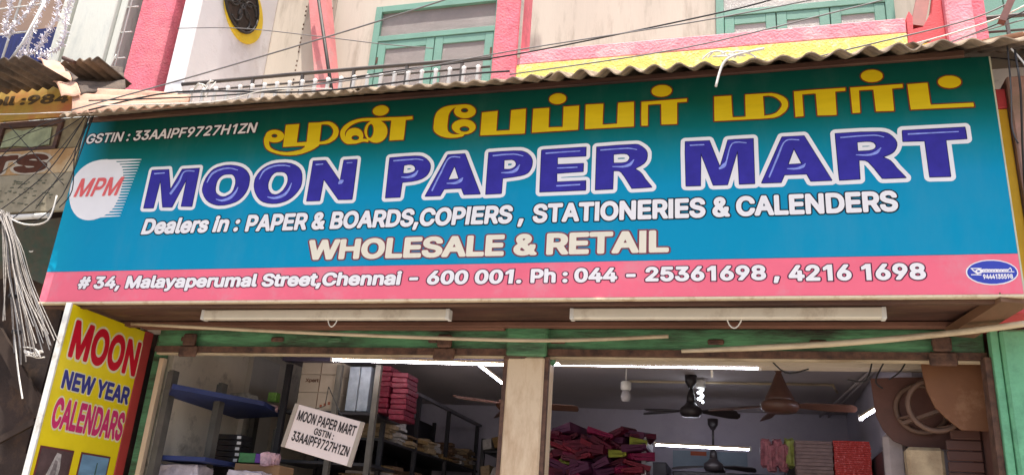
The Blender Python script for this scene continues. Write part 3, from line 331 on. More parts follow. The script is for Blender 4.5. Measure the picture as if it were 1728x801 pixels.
 'n':[410,[[51,-22,37,-15,31,2,31,378,35,392,51,402,114,402,128,395,138,380,168,396,194,404,254,405,308,388,334,368,357,338,378,278,378,2,374,-12,358,-22,298,-22,284,-18,276,-8,271,262,254,292,238,302,208,308,181,302,158,288,138,248,132,-8,114,-22]],[[44,-36,24,-23,16,-2,16,378,21,398,34,411,51,417,118,416,144,401,201,420,261,420,314,401,346,378,371,345,392,282,393,2,387,-18,374,-32,354,-37,291,-36,274,-29,264,-18,259,2,259,242,244,280,208,292,170,278,153,245,146,-15,134,-29,118,-36]],[[41,-72,18,-63,-1,-48,-14,-28,-20,-5,-20,378,-11,415,15,442,51,453,118,453,148,443,194,456,261,456,294,449,331,433,368,407,394,375,414,338,428,288,429,-2,419,-35,394,-62,358,-73,278,-70,254,-59,237,-42,223,-2,223,235,219,252,208,255,198,253,191,245,186,218,186,-2,178,-32,158,-57,131,-70]]],
 'p':[424,[[51,-164,37,-158,31,-141,33,389,51,402,114,402,128,396,138,378,161,394,204,406,258,406,308,390,361,349,381,322,400,279,411,232,411,149,396,86,364,32,334,3,301,-17,268,-28,214,-31,174,-22,138,-1,132,-151,114,-164],[201,72,231,69,248,74,281,99,297,132,307,186,301,236,281,279,258,299,221,309,188,301,164,286,144,249,135,206,138,152,154,109,171,86]],[[44,-178,24,-165,16,-144,16,379,19,396,34,412,54,418,118,417,144,401,198,420,258,421,314,404,351,380,374,357,394,329,415,282,426,232,426,149,409,79,376,22,344,-9,308,-31,271,-42,218,-46,174,-38,151,-27,149,-144,142,-164,118,-179],[210,86,244,89,269,109,282,136,292,189,286,232,269,269,251,285,221,293,194,287,176,276,159,246,150,202,153,156,167,116,181,97]],[[41,-215,18,-206,-1,-191,-14,-171,-20,-148,-20,379,-14,409,11,440,48,453,118,453,148,444,194,456,258,457,328,437,374,407,401,381,426,346,449,296,462,236,462,146,443,66,404,0,370,-34,338,-56,274,-78,238,-82,188,-79,183,-161,172,-184,154,-202,118,-215],[212,122,231,122,239,129,247,146,255,189,243,242,235,252,221,255,208,254,198,243,186,196,193,146,204,126]]],
 'r':[259,[[51,-22,37,-15,31,2,33,388,51,402,111,402,128,395,134,382,184,405,251,403,264,385,265,325,260,312,244,302,208,305,171,295,152,282,138,252,132,-8,114,-22]],[[44,-36,24,-23,16,-2,16,378,19,395,31,409,51,417,118,416,141,405,184,420,258,417,272,405,279,388,279,322,274,305,251,288,208,289,178,282,164,272,153,248,146,-15,134,-29,118,-36]],[[41,-72,21,-65,1,-51,-13,-32,-20,-8,-20,378,-14,408,10,438,44,452,114,453,144,446,181,456,241,456,271,450,296,432,312,405,314,312,302,282,278,260,254,252,208,252,190,245,186,225,186,-2,179,-28,161,-54,134,-69]]],
 's':[365,[[154,-30,104,-18,61,7,26,50,14,87,17,106,27,115,57,123,101,126,113,117,127,87,141,77,191,67,231,80,244,97,242,113,217,130,107,159,61,187,32,227,24,283,41,337,84,380,143,403,211,407,261,395,297,374,320,350,342,310,348,290,344,278,331,267,264,257,250,263,234,293,221,303,201,310,174,310,137,293,132,270,147,255,274,220,317,193,347,150,354,120,354,93,334,38,296,0,231,-27]],[[147,-44,101,-33,67,-16,33,13,11,47,-1,90,1,107,9,120,24,130,54,137,105,143,51,176,27,203,12,240,9,287,27,343,54,375,77,393,141,418,214,422,264,410,304,388,331,360,355,317,362,287,348,260,291,243,259,240,311,217,348,180,365,143,369,90,360,57,347,30,328,7,304,-13,281,-26,234,-41],[173,83,214,88,229,100,227,109,204,118,106,140,125,127,141,95],[236,247,248,247,236,257,222,283,207,292,177,295,148,280,154,268]],[[144,-80,87,-66,37,-40,4,-8,-21,30,-36,77,-36,110,-19,142,11,163,-21,227,-27,290,-20,323,-5,360,12,383,44,414,94,442,131,453,217,457,264,448,311,427,354,389,374,360,395,313,398,283,387,250,359,223,382,193,398,157,405,123,405,87,394,44,377,10,354,-19,324,-43,297,-58,244,-76,211,-81]]],
 't':[227,[[145,-26,88,-5,62,21,50,44,44,64,44,301,-2,306,-15,324,-13,388,1,400,44,404,45,478,51,488,65,494,125,495,138,490,148,474,148,404,208,400,218,394,225,381,225,324,218,311,205,304,148,301,148,91,158,74,205,74,218,68,235,1,228,-12,215,-22]],[[138,-40,108,-32,78,-17,51,11,37,38,29,64,29,288,-11,294,-23,304,-30,321,-27,394,-5,414,29,418,32,484,44,501,61,509,128,509,148,502,163,478,163,418,218,412,232,401,240,384,240,324,232,304,211,290,163,288,163,94,168,87,211,88,231,75,250,14,249,-6,238,-24,218,-36,191,-41]],[[135,-76,95,-66,61,-49,15,1,-6,58,-7,251,-47,278,-66,318,-66,384,-57,414,-36,438,-8,451,-4,491,13,521,35,538,58,545,135,545,168,532,195,498,199,454,228,447,251,433,268,411,275,388,276,321,267,291,241,264,199,251,199,128,241,114,267,88,285,18,282,-19,265,-48,235,-69,198,-77]]],
 'u':[410,[[158,-27,114,-15,81,6,55,37,38,73,31,113,33,387,41,396,54,400,114,400,131,389,135,377,138,123,151,93,168,80,188,74,214,74,238,81,254,93,267,117,274,143,276,387,294,400,364,398,374,390,378,377,376,-7,358,-20,298,-20,284,-14,274,2,224,-23]],[[151,-41,108,-28,73,-7,41,30,24,70,16,113,16,377,19,393,34,410,54,415,118,415,134,407,144,397,150,377,153,127,168,98,191,89,211,89,243,103,253,120,259,147,259,377,263,393,274,407,291,415,371,411,387,397,393,377,393,3,389,-13,378,-28,358,-35,294,-35,271,-21,208,-42]],[[148,-77,94,-62,51,-35,13,7,-7,47,-20,113,-20,377,-14,407,11,437,48,451,128,449,151,440,169,423,181,403,186,380,186,153,191,127,204,125,218,131,223,153,223,380,233,413,253,437,281,449,358,451,384,445,415,420,429,383,429,3,423,-27,401,-55,368,-70,294,-71,264,-63,211,-77]]],
 'y':[389,[[66,-167,40,-160,26,-143,26,-127,41,-77,56,-64,99,-66,112,-60,138,0,0,360,-5,377,-1,389,16,400,82,400,105,387,196,144,286,390,306,400,382,397,392,383,392,367,216,-89,196,-120,159,-152,116,-167]],[[59,-181,29,-171,12,-147,11,-127,26,-73,36,-59,49,-50,102,-48,122,-3,-14,353,-20,377,-14,396,-1,410,16,415,86,415,109,405,122,387,196,189,276,401,302,415,372,415,389,410,405,390,406,361,229,-96,210,-127,186,-151,152,-172,116,-182]],[[56,-217,26,-210,4,-197,-14,-176,-24,-150,-24,-117,2,-42,29,-20,52,-13,79,-13,84,-3,-52,353,-55,383,-48,410,-25,437,6,450,86,451,116,443,151,410,196,296,236,403,262,437,302,451,376,451,403,443,422,429,437,407,443,383,442,357,262,-110,235,-153,182,-197,122,-217]]],
 ' ':[188,[],[],[]],
}
# printed shapes of the sign board, in millimetres (x, z) on the board
SIGN = {
 'moon':[[[1104,3638,1021,3641,1018,3859,1000,3861,907,3863,906,3873,908,3924,910,3931,1226,3929,1226,3859,1122,3858,1124,3639],[797,3642,783,3643,781,3645,745,3708,720,3745,707,3756,699,3759,684,3761,667,3760,664,3644,559,3644,555,3905,556,3935,689,3935,792,3930,813,3926,827,3920,839,3911,852,3898,866,3877,872,3858,871,3841,865,3822,855,3806,844,3796,826,3786,797,3775,793,3772,823,3754,834,3743,845,3727,857,3704,900,3643],[-3014,3644,-3056,3650,-3088,3660,-3105,3669,-3119,3679,-3141,3701,-3163,3733,-3172,3752,-3180,3776,-3184,3799,-3184,3826,-3181,3842,-3169,3870,-3155,3890,-3141,3904,-3128,3914,-3106,3927,-3092,3933,-3060,3941,-3020,3944,-2965,3942,-2927,3935,-2896,3922,-2871,3906,-2858,3895,-2842,3875,-2831,3848,-2824,3812,-2823,3777,-2827,3754,-2840,3727,-2857,3704,-2878,3683,-2903,3666,-2923,3657,-2959,3647,-2984,3644],[-95,3644,-130,3645,-132,3648,-199,3855,-201,3838,-204,3646,-275,3646,-287,3648,-290,3864,-289,3935,-151,3934,-91,3756,-88,3760,-43,3929,-41,3931,101,3931,101,3645,16,3645,12,3852,10,3859,-50,3647,-52,3644],[242,3644,150,3645,142,3646,141,3648,262,3929,264,3931,293,3932,383,3932,517,3645,408,3644,388,3690,266,3691,263,3687,247,3646],[-823,3646,-825,3871,-824,3933,-702,3936,-585,3936,-570,3933,-550,3919,-534,3905,-523,3891,-517,3875,-516,3851,-522,3825,-530,3812,-541,3802,-591,3773,-567,3757,-550,3741,-527,3703,-487,3649,-488,3648,-604,3646,-643,3716,-666,3751,-675,3760,-687,3766,-718,3767,-719,3648],[-1516,3647,-1518,3685,-1520,3886,-1519,3936,-1357,3937,-1315,3935,-1302,3933,-1282,3925,-1266,3915,-1248,3898,-1239,3885,-1232,3868,-1230,3858,-1230,3838,-1233,3820,-1238,3804,-1248,3788,-1257,3779,-1272,3771,-1299,3764,-1344,3758,-1415,3752,-1416,3650,-1423,3648],[-1168,3647,-1170,3686,-1174,3931,-1166,3933,-894,3936,-893,3876,-1071,3876,-1068,3826,-907,3826,-905,3824,-906,3771,-1069,3768,-1070,3762,-1066,3708,-888,3709,-885,3648],[-3965,3648,-4035,3651,-4039,3906,-4038,3942,-3901,3941,-3849,3782,-3787,3938,-3647,3937,-3643,3667,-3644,3648,-3720,3652,-3730,3654,-3731,3830,-3733,3861,-3802,3650,-3812,3649,-3879,3652,-3881,3654,-3949,3862,-3955,3649],[-3429,3648,-3468,3656,-3493,3666,-3514,3677,-3537,3694,-3562,3722,-3580,3752,-3585,3765,-3588,3781,-3586,3821,-3577,3857,-3563,3885,-3546,3909,-3529,3924,-3502,3937,-3460,3946,-3438,3948,-3400,3948,-3351,3941,-3316,3930,-3296,3920,-3268,3900,-3244,3874,-3231,3848,-3225,3816,-3225,3784,-3229,3760,-3238,3734,-3258,3702,-3280,3681,-3301,3669,-3336,3657,-3371,3650,-3387,3648],[-1876,3650,-1920,3651,-1921,3653,-1797,3933,-1795,3935,-1682,3937,-1555,3652,-1660,3651,-1682,3696,-1731,3696,-1799,3695,-1820,3650],[-2717,3651,-2762,3653,-2762,3943,-2668,3943,-2539,3783,-2537,3801,-2534,3937,-2438,3939,-2436,3929,-2432,3652,-2471,3651,-2530,3653,-2661,3808,-2663,3783,-2666,3652],[-2194,3651,-2196,3676,-2201,3898,-2200,3937,-2091,3940,-2027,3940,-1994,3938,-1979,3935,-1966,3929,-1946,3916,-1928,3899,-1913,3876,-1909,3861,-1909,3842,-1917,3813,-1923,3803,-1932,3793,-1949,3781,-1963,3774,-1992,3765,-2027,3760,-2091,3755,-2093,3750,-2096,3652],[-3013,3707,-2999,3707,-2988,3710,-2975,3717,-2958,3731,-2945,3748,-2938,3762,-2931,3783,-2929,3793,-2929,3817,-2937,3844,-2945,3856,-2954,3865,-2964,3871,-2976,3875,-3015,3879,-3031,3877,-3042,3872,-3057,3858,-3062,3851,-3068,3838,-3075,3814,-3077,3802,-3077,3781,-3074,3765,-3066,3745,-3056,3731,-3040,3717,-3026,3710],[-3416,3709,-3396,3709,-3388,3711,-3363,3723,-3344,3741,-3336,3760,-3331,3793,-3331,3811,-3335,3833,-3342,3849,-3351,3862,-3364,3874,-3375,3879,-3386,3881,-3417,3881,-3444,3876,-3460,3866,-3469,3857,-3476,3847,-3482,3832,-3486,3798,-3485,3780,-3481,3759,-3475,3746,-3464,3733,-3446,3720,-3431,3713],[288,3753,362,3754,365,3756,325,3857,288,3758],[-1778,3758,-1709,3760,-1704,3762,-1743,3857,-1779,3760],[-1391,3810,-1371,3810,-1358,3813,-1345,3821,-1334,3834,-1332,3840,-1333,3853,-1339,3864,-1351,3875,-1363,3879,-1401,3879,-1415,3877,-1413,3813],[-675,3815,-648,3817,-633,3824,-624,3835,-621,3843,-620,3851,-625,3864,-637,3875,-652,3879,-680,3880,-721,3878,-720,3818],[671,3815,727,3815,751,3821,763,3833,765,3839,764,3853,759,3862,753,3868,739,3874,714,3876,666,3875,665,3817],[-2071,3816,-2059,3816,-2041,3819,-2023,3826,-2014,3833,-2010,3843,-2011,3855,-2015,3863,-2025,3873,-2045,3882,-2067,3882,-2095,3877,-2095,3819,-2090,3817]],[[1099,3610,1018,3612,1008,3615,1000,3622,995,3630,993,3639,990,3833,899,3836,890,3811,880,3794,866,3778,850,3767,861,3753,881,3718,927,3652,928,3640,925,3628,917,3619,906,3614,796,3614,778,3615,769,3618,759,3627,716,3701,699,3726,694,3730,692,3638,689,3630,683,3623,676,3618,668,3616,557,3615,547,3618,538,3625,528,3619,519,3616,404,3616,394,3620,385,3627,369,3662,285,3663,268,3628,261,3620,251,3616,148,3617,132,3619,122,3625,112,3618,103,3616,14,3616,0,3621,-9,3633,-11,3642,-13,3676,-26,3633,-31,3625,-39,3619,-51,3616,-133,3617,-146,3621,-155,3631,-175,3691,-177,3639,-182,3629,-190,3621,-204,3617,-276,3618,-292,3620,-301,3623,-308,3630,-312,3637,-314,3646,-318,3864,-317,3941,-314,3949,-308,3955,-301,3960,-293,3962,-150,3961,-140,3959,-131,3953,-125,3945,-93,3849,-69,3938,-64,3948,-55,3955,-44,3958,-4,3959,102,3959,114,3956,124,3947,128,3934,129,3690,237,3940,243,3950,251,3955,261,3958,383,3959,391,3958,401,3952,409,3943,530,3682,530,3749,527,3936,529,3944,533,3951,545,3960,555,3962,689,3962,755,3960,804,3956,822,3952,842,3943,858,3930,880,3906,881,3927,884,3943,893,3953,905,3958,1232,3956,1239,3954,1246,3949,1253,3935,1254,3859,1253,3849,1245,3838,1232,3831,1149,3831,1151,3632,1145,3620,1134,3612,1125,3610],[-3019,3616,-3046,3619,-3083,3628,-3112,3641,-3128,3651,-3152,3672,-3171,3695,-3187,3720,-3202,3754,-3214,3720,-3225,3701,-3237,3684,-3256,3665,-3269,3655,-3306,3637,-3343,3627,-3374,3621,-3429,3620,-3464,3626,-3504,3640,-3542,3662,-3569,3687,-3595,3722,-3609,3749,-3614,3770,-3615,3803,-3609,3847,-3599,3875,-3578,3912,-3566,3927,-3548,3944,-3533,3953,-3511,3963,-3463,3973,-3438,3975,-3399,3975,-3377,3973,-3344,3967,-3305,3955,-3281,3943,-3249,3919,-3222,3890,-3214,3878,-3205,3856,-3193,3883,-3185,3896,-3175,3908,-3159,3924,-3137,3941,-3119,3951,-3084,3964,-3044,3970,-2977,3970,-2932,3964,-2895,3952,-2869,3938,-2841,3917,-2827,3901,-2812,3876,-2801,3842,-2796,3803,-2796,3774,-2801,3744,-2816,3713,-2836,3686,-2860,3662,-2889,3642,-2914,3631,-2954,3619,-2983,3616],[-829,3618,-838,3622,-845,3628,-850,3636,-852,3645,-853,3934,-850,3944,-844,3952,-836,3958,-826,3960,-702,3963,-583,3963,-569,3961,-556,3956,-533,3940,-514,3924,-499,3904,-490,3882,-489,3868,-490,3838,-494,3820,-504,3801,-518,3785,-540,3770,-524,3752,-503,3718,-462,3661,-460,3652,-460,3643,-463,3635,-468,3628,-476,3622,-486,3620,-604,3618,-616,3621,-628,3632,-667,3701,-691,3736,-692,3645,-694,3635,-701,3626,-708,3621,-717,3619],[-1522,3619,-1531,3623,-1538,3629,-1546,3625,-1554,3623,-1668,3624,-1677,3628,-1683,3635,-1700,3668,-1781,3667,-1797,3634,-1806,3626,-1816,3622,-1923,3623,-1933,3626,-1942,3633,-1948,3647,-1947,3663,-1823,3942,-1814,3955,-1807,3960,-1798,3962,-1692,3964,-1675,3963,-1663,3956,-1655,3945,-1546,3699,-1548,3937,-1544,3949,-1535,3959,-1522,3963,-1461,3964,-1357,3964,-1311,3962,-1294,3959,-1269,3949,-1249,3936,-1227,3916,-1215,3898,-1206,3876,-1203,3860,-1203,3838,-1206,3814,-1212,3794,-1228,3769,-1247,3752,-1274,3741,-1307,3734,-1388,3726,-1389,3645,-1394,3633,-1404,3624,-1422,3620],[-1174,3619,-1183,3623,-1190,3629,-1194,3636,-1196,3645,-1202,3932,-1200,3942,-1195,3950,-1184,3957,-1167,3960,-893,3963,-883,3961,-875,3956,-869,3949,-866,3939,-865,3875,-867,3865,-872,3857,-879,3851,-890,3848,-882,3839,-878,3826,-878,3769,-883,3754,-892,3747,-902,3743,-1028,3741,-1040,3740,-1041,3736,-886,3736,-873,3732,-863,3723,-860,3711,-858,3645,-860,3636,-864,3629,-873,3622,-884,3619],[-3970,3620,-4041,3623,-4054,3630,-4062,3643,-4064,3688,-4067,3942,-4064,3953,-4058,3961,-4050,3967,-4040,3969,-3899,3968,-3889,3966,-3880,3960,-3875,3952,-3846,3865,-3814,3948,-3808,3957,-3799,3963,-3788,3965,-3646,3965,-3636,3963,-3627,3957,-3622,3949,-3620,3939,-3616,3667,-3616,3642,-3619,3634,-3624,3628,-3634,3622,-3647,3620,-3722,3624,-3742,3628,-3752,3636,-3757,3647,-3758,3696,-3777,3639,-3782,3631,-3790,3624,-3799,3621,-3812,3621,-3887,3625,-3898,3631,-3905,3640,-3926,3702,-3928,3646,-3931,3635,-3937,3627,-3946,3622],[-2722,3623,-2763,3624,-2771,3626,-2783,3634,-2789,3647,-2790,3945,-2787,3955,-2782,3962,-2773,3969,-2763,3971,-2679,3971,-2656,3967,-2643,3956,-2564,3858,-2561,3942,-2558,3952,-2550,3960,-2543,3964,-2535,3965,-2437,3966,-2427,3964,-2418,3959,-2411,3948,-2409,3930,-2405,3651,-2406,3641,-2412,3632,-2421,3625,-2431,3623,-2517,3624,-2541,3628,-2556,3640,-2636,3735,-2639,3649,-2640,3641,-2644,3634,-2652,3627,-2662,3623],[-2200,3623,-2209,3627,-2216,3633,-2220,3640,-2222,3649,-2229,3937,-2227,3947,-2221,3955,-2214,3961,-2207,3963,-2179,3965,-2027,3967,-1992,3965,-1972,3961,-1962,3957,-1941,3946,-1920,3930,-1907,3916,-1893,3898,-1887,3885,-1882,3863,-1882,3839,-1888,3812,-1895,3795,-1908,3778,-1920,3767,-1935,3757,-1969,3742,-2006,3734,-2065,3729,-2068,3647,-2073,3636,-2082,3627,-2094,3624],[-3009,3735,-3001,3735,-2995,3738,-2982,3746,-2973,3756,-2965,3771,-2960,3783,-2957,3799,-2957,3811,-2963,3832,-2969,3841,-2974,3844,-2993,3849,-3021,3850,-3030,3846,-3039,3834,-3047,3808,-3049,3787,-3044,3763,-3037,3752,-3025,3740],[-3412,3737,-3403,3736,-3395,3738,-3378,3747,-3368,3756,-3363,3767,-3359,3800,-3360,3818,-3363,3829,-3369,3839,-3375,3847,-3382,3851,-3410,3853,-3434,3849,-3445,3842,-3452,3833,-3455,3825,-3458,3807,-3458,3787,-3452,3762,-3447,3755,-3431,3744],[-1386,3838,-1368,3839,-1360,3845,-1365,3850,-1386,3851],[692,3843,720,3842,735,3845,724,3847,693,3848],[-2067,3844,-2052,3845,-2040,3849,-2051,3854,-2067,3853],[-694,3844,-660,3843,-651,3845,-649,3849,-658,3851,-674,3852,-693,3851]]],
 'moon_dark':[[[1102,3634,1021,3636,1018,3638,1014,3856,904,3859,902,3863,904,3924,907,3934,1226,3934,1229,3932,1231,3904,1231,3859,1230,3856,1126,3855,1128,3638,1125,3634],[795,3638,779,3640,741,3706,715,3744,700,3754,682,3757,671,3757,669,3644,668,3641,588,3639,559,3639,556,3640,554,3683,551,3905,551,3935,552,3938,689,3939,792,3934,814,3929,829,3923,842,3914,855,3900,869,3879,876,3859,875,3840,869,3821,858,3803,846,3792,828,3782,802,3772,825,3757,834,3749,848,3729,861,3705,902,3647,905,3641,901,3638],[-3016,3640,-3057,3646,-3090,3656,-3107,3665,-3122,3676,-3144,3698,-3166,3731,-3176,3751,-3184,3775,-3188,3799,-3188,3826,-3185,3843,-3172,3872,-3158,3892,-3144,3907,-3130,3917,-3108,3930,-3093,3936,-3061,3944,-3020,3948,-2965,3946,-2926,3938,-2894,3925,-2869,3909,-2855,3897,-2839,3877,-2827,3849,-2820,3812,-2819,3777,-2823,3753,-2837,3725,-2854,3701,-2875,3680,-2901,3662,-2922,3653,-2958,3643,-2984,3640],[-97,3640,-131,3641,-134,3643,-197,3836,-201,3643,-204,3641,-275,3642,-287,3643,-290,3646,-294,3864,-293,3937,-290,3939,-147,3937,-91,3768,-45,3934,-4,3936,103,3935,105,3932,104,3642,101,3640,16,3640,13,3642,8,3838,-48,3642,-51,3640],[240,3640,150,3641,139,3642,136,3646,259,3931,263,3935,385,3935,387,3933,511,3667,521,3646,520,3642,517,3640,406,3640,403,3644,385,3686,268,3687,249,3642,247,3640],[-826,3642,-828,3646,-829,3933,-828,3936,-702,3940,-585,3940,-568,3936,-547,3922,-531,3907,-520,3893,-513,3876,-512,3851,-516,3829,-523,3815,-533,3803,-553,3789,-583,3773,-559,3756,-543,3738,-523,3704,-484,3651,-484,3645,-526,3643,-606,3642,-650,3719,-671,3750,-680,3758,-689,3762,-715,3763,-716,3644,-719,3643],[-1519,3643,-1521,3647,-1522,3685,-1524,3886,-1524,3936,-1523,3939,-1461,3941,-1357,3941,-1314,3938,-1301,3936,-1280,3928,-1263,3918,-1245,3900,-1236,3887,-1228,3869,-1226,3858,-1226,3838,-1229,3819,-1235,3802,-1245,3785,-1254,3776,-1271,3767,-1298,3760,-1344,3754,-1412,3748,-1412,3649,-1413,3646,-1423,3644],[-1171,3643,-1173,3647,-1174,3686,-1178,3918,-1177,3934,-1166,3937,-919,3940,-890,3939,-889,3936,-888,3876,-891,3872,-1067,3873,-1065,3830,-904,3829,-901,3824,-901,3771,-902,3768,-1066,3764,-1063,3712,-885,3712,-883,3709,-881,3659,-882,3644,-885,3643],[-3967,3644,-4035,3646,-4039,3649,-4043,3906,-4043,3942,-4042,3945,-4017,3946,-3897,3944,-3849,3794,-3790,3941,-3647,3942,-3644,3940,-3642,3900,-3639,3667,-3639,3648,-3640,3645,-3647,3644,-3720,3648,-3731,3649,-3733,3651,-3736,3839,-3799,3647,-3802,3645,-3812,3645,-3882,3648,-3895,3683,-3946,3841,-3951,3648,-3954,3644],[-3431,3644,-3450,3647,-3469,3652,-3495,3662,-3516,3673,-3540,3691,-3565,3720,-3583,3750,-3589,3764,-3592,3781,-3590,3822,-3581,3858,-3566,3887,-3549,3911,-3531,3927,-3503,3940,-3460,3950,-3438,3952,-3400,3952,-3350,3944,-3315,3933,-3294,3923,-3265,3903,-3244,3880,-3231,3859,-3227,3849,-3222,3826,-3221,3784,-3225,3759,-3234,3733,-3245,3714,-3255,3699,-3277,3678,-3299,3665,-3335,3653,-3370,3646,-3387,3644],[-1878,3646,-1922,3647,-1924,3649,-1925,3654,-1799,3937,-1796,3939,-1762,3940,-1680,3940,-1677,3936,-1554,3659,-1551,3653,-1552,3649,-1555,3647,-1662,3647,-1668,3657,-1684,3692,-1729,3692,-1796,3691,-1818,3646],[-2719,3647,-2762,3648,-2766,3651,-2765,3946,-2762,3948,-2680,3948,-2666,3946,-2542,3793,-2537,3940,-2534,3942,-2489,3943,-2434,3942,-2432,3929,-2428,3701,-2429,3648,-2432,3647,-2471,3647,-2532,3649,-2658,3798,-2662,3650,-2666,3647],[-2197,3647,-2199,3651,-2200,3676,-2205,3898,-2205,3937,-2204,3940,-2091,3944,-2027,3944,-1993,3941,-1978,3938,-1964,3932,-1943,3919,-1925,3901,-1914,3886,-1909,3877,-1905,3861,-1905,3842,-1908,3826,-1914,3811,-1920,3800,-1929,3790,-1947,3777,-1961,3770,-1991,3761,-2027,3756,-2087,3752,-2089,3748,-2091,3652,-2093,3648],[-3011,3711,-2996,3712,-2982,3717,-2968,3727,-2955,3740,-2943,3762,-2937,3778,-2933,3795,-2933,3815,-2938,3835,-2944,3847,-2950,3855,-2962,3865,-2974,3870,-2989,3873,-3025,3874,-3043,3866,-3058,3849,-3064,3836,-3071,3812,-3073,3800,-3073,3783,-3066,3755,-3051,3732,-3033,3717],[-3414,3713,-3398,3713,-3390,3715,-3365,3727,-3356,3733,-3348,3742,-3340,3762,-3335,3795,-3335,3809,-3339,3831,-3346,3847,-3356,3861,-3366,3870,-3377,3875,-3388,3877,-3415,3877,-3432,3875,-3444,3871,-3450,3868,-3464,3856,-3472,3845,-3478,3830,-3481,3812,-3481,3782,-3477,3761,-3471,3747,-3463,3737,-3444,3724,-3429,3717],[293,3757,359,3758,325,3845],[-1773,3762,-1710,3765,-1743,3846],[-1389,3814,-1373,3814,-1360,3817,-1351,3822,-1342,3829,-1338,3836,-1336,3847,-1341,3859,-1350,3869,-1365,3875,-1411,3874,-1409,3816],[-673,3819,-650,3821,-638,3825,-633,3830,-627,3839,-624,3849,-625,3854,-630,3863,-639,3871,-654,3875,-678,3876,-718,3874,-716,3821],[673,3819,725,3819,744,3823,752,3827,759,3835,761,3841,760,3851,752,3863,737,3870,712,3872,669,3871,669,3820],[-2069,3820,-2043,3823,-2027,3828,-2018,3834,-2014,3848,-2020,3862,-2030,3871,-2047,3878,-2065,3878,-2091,3874,-2091,3822]]],
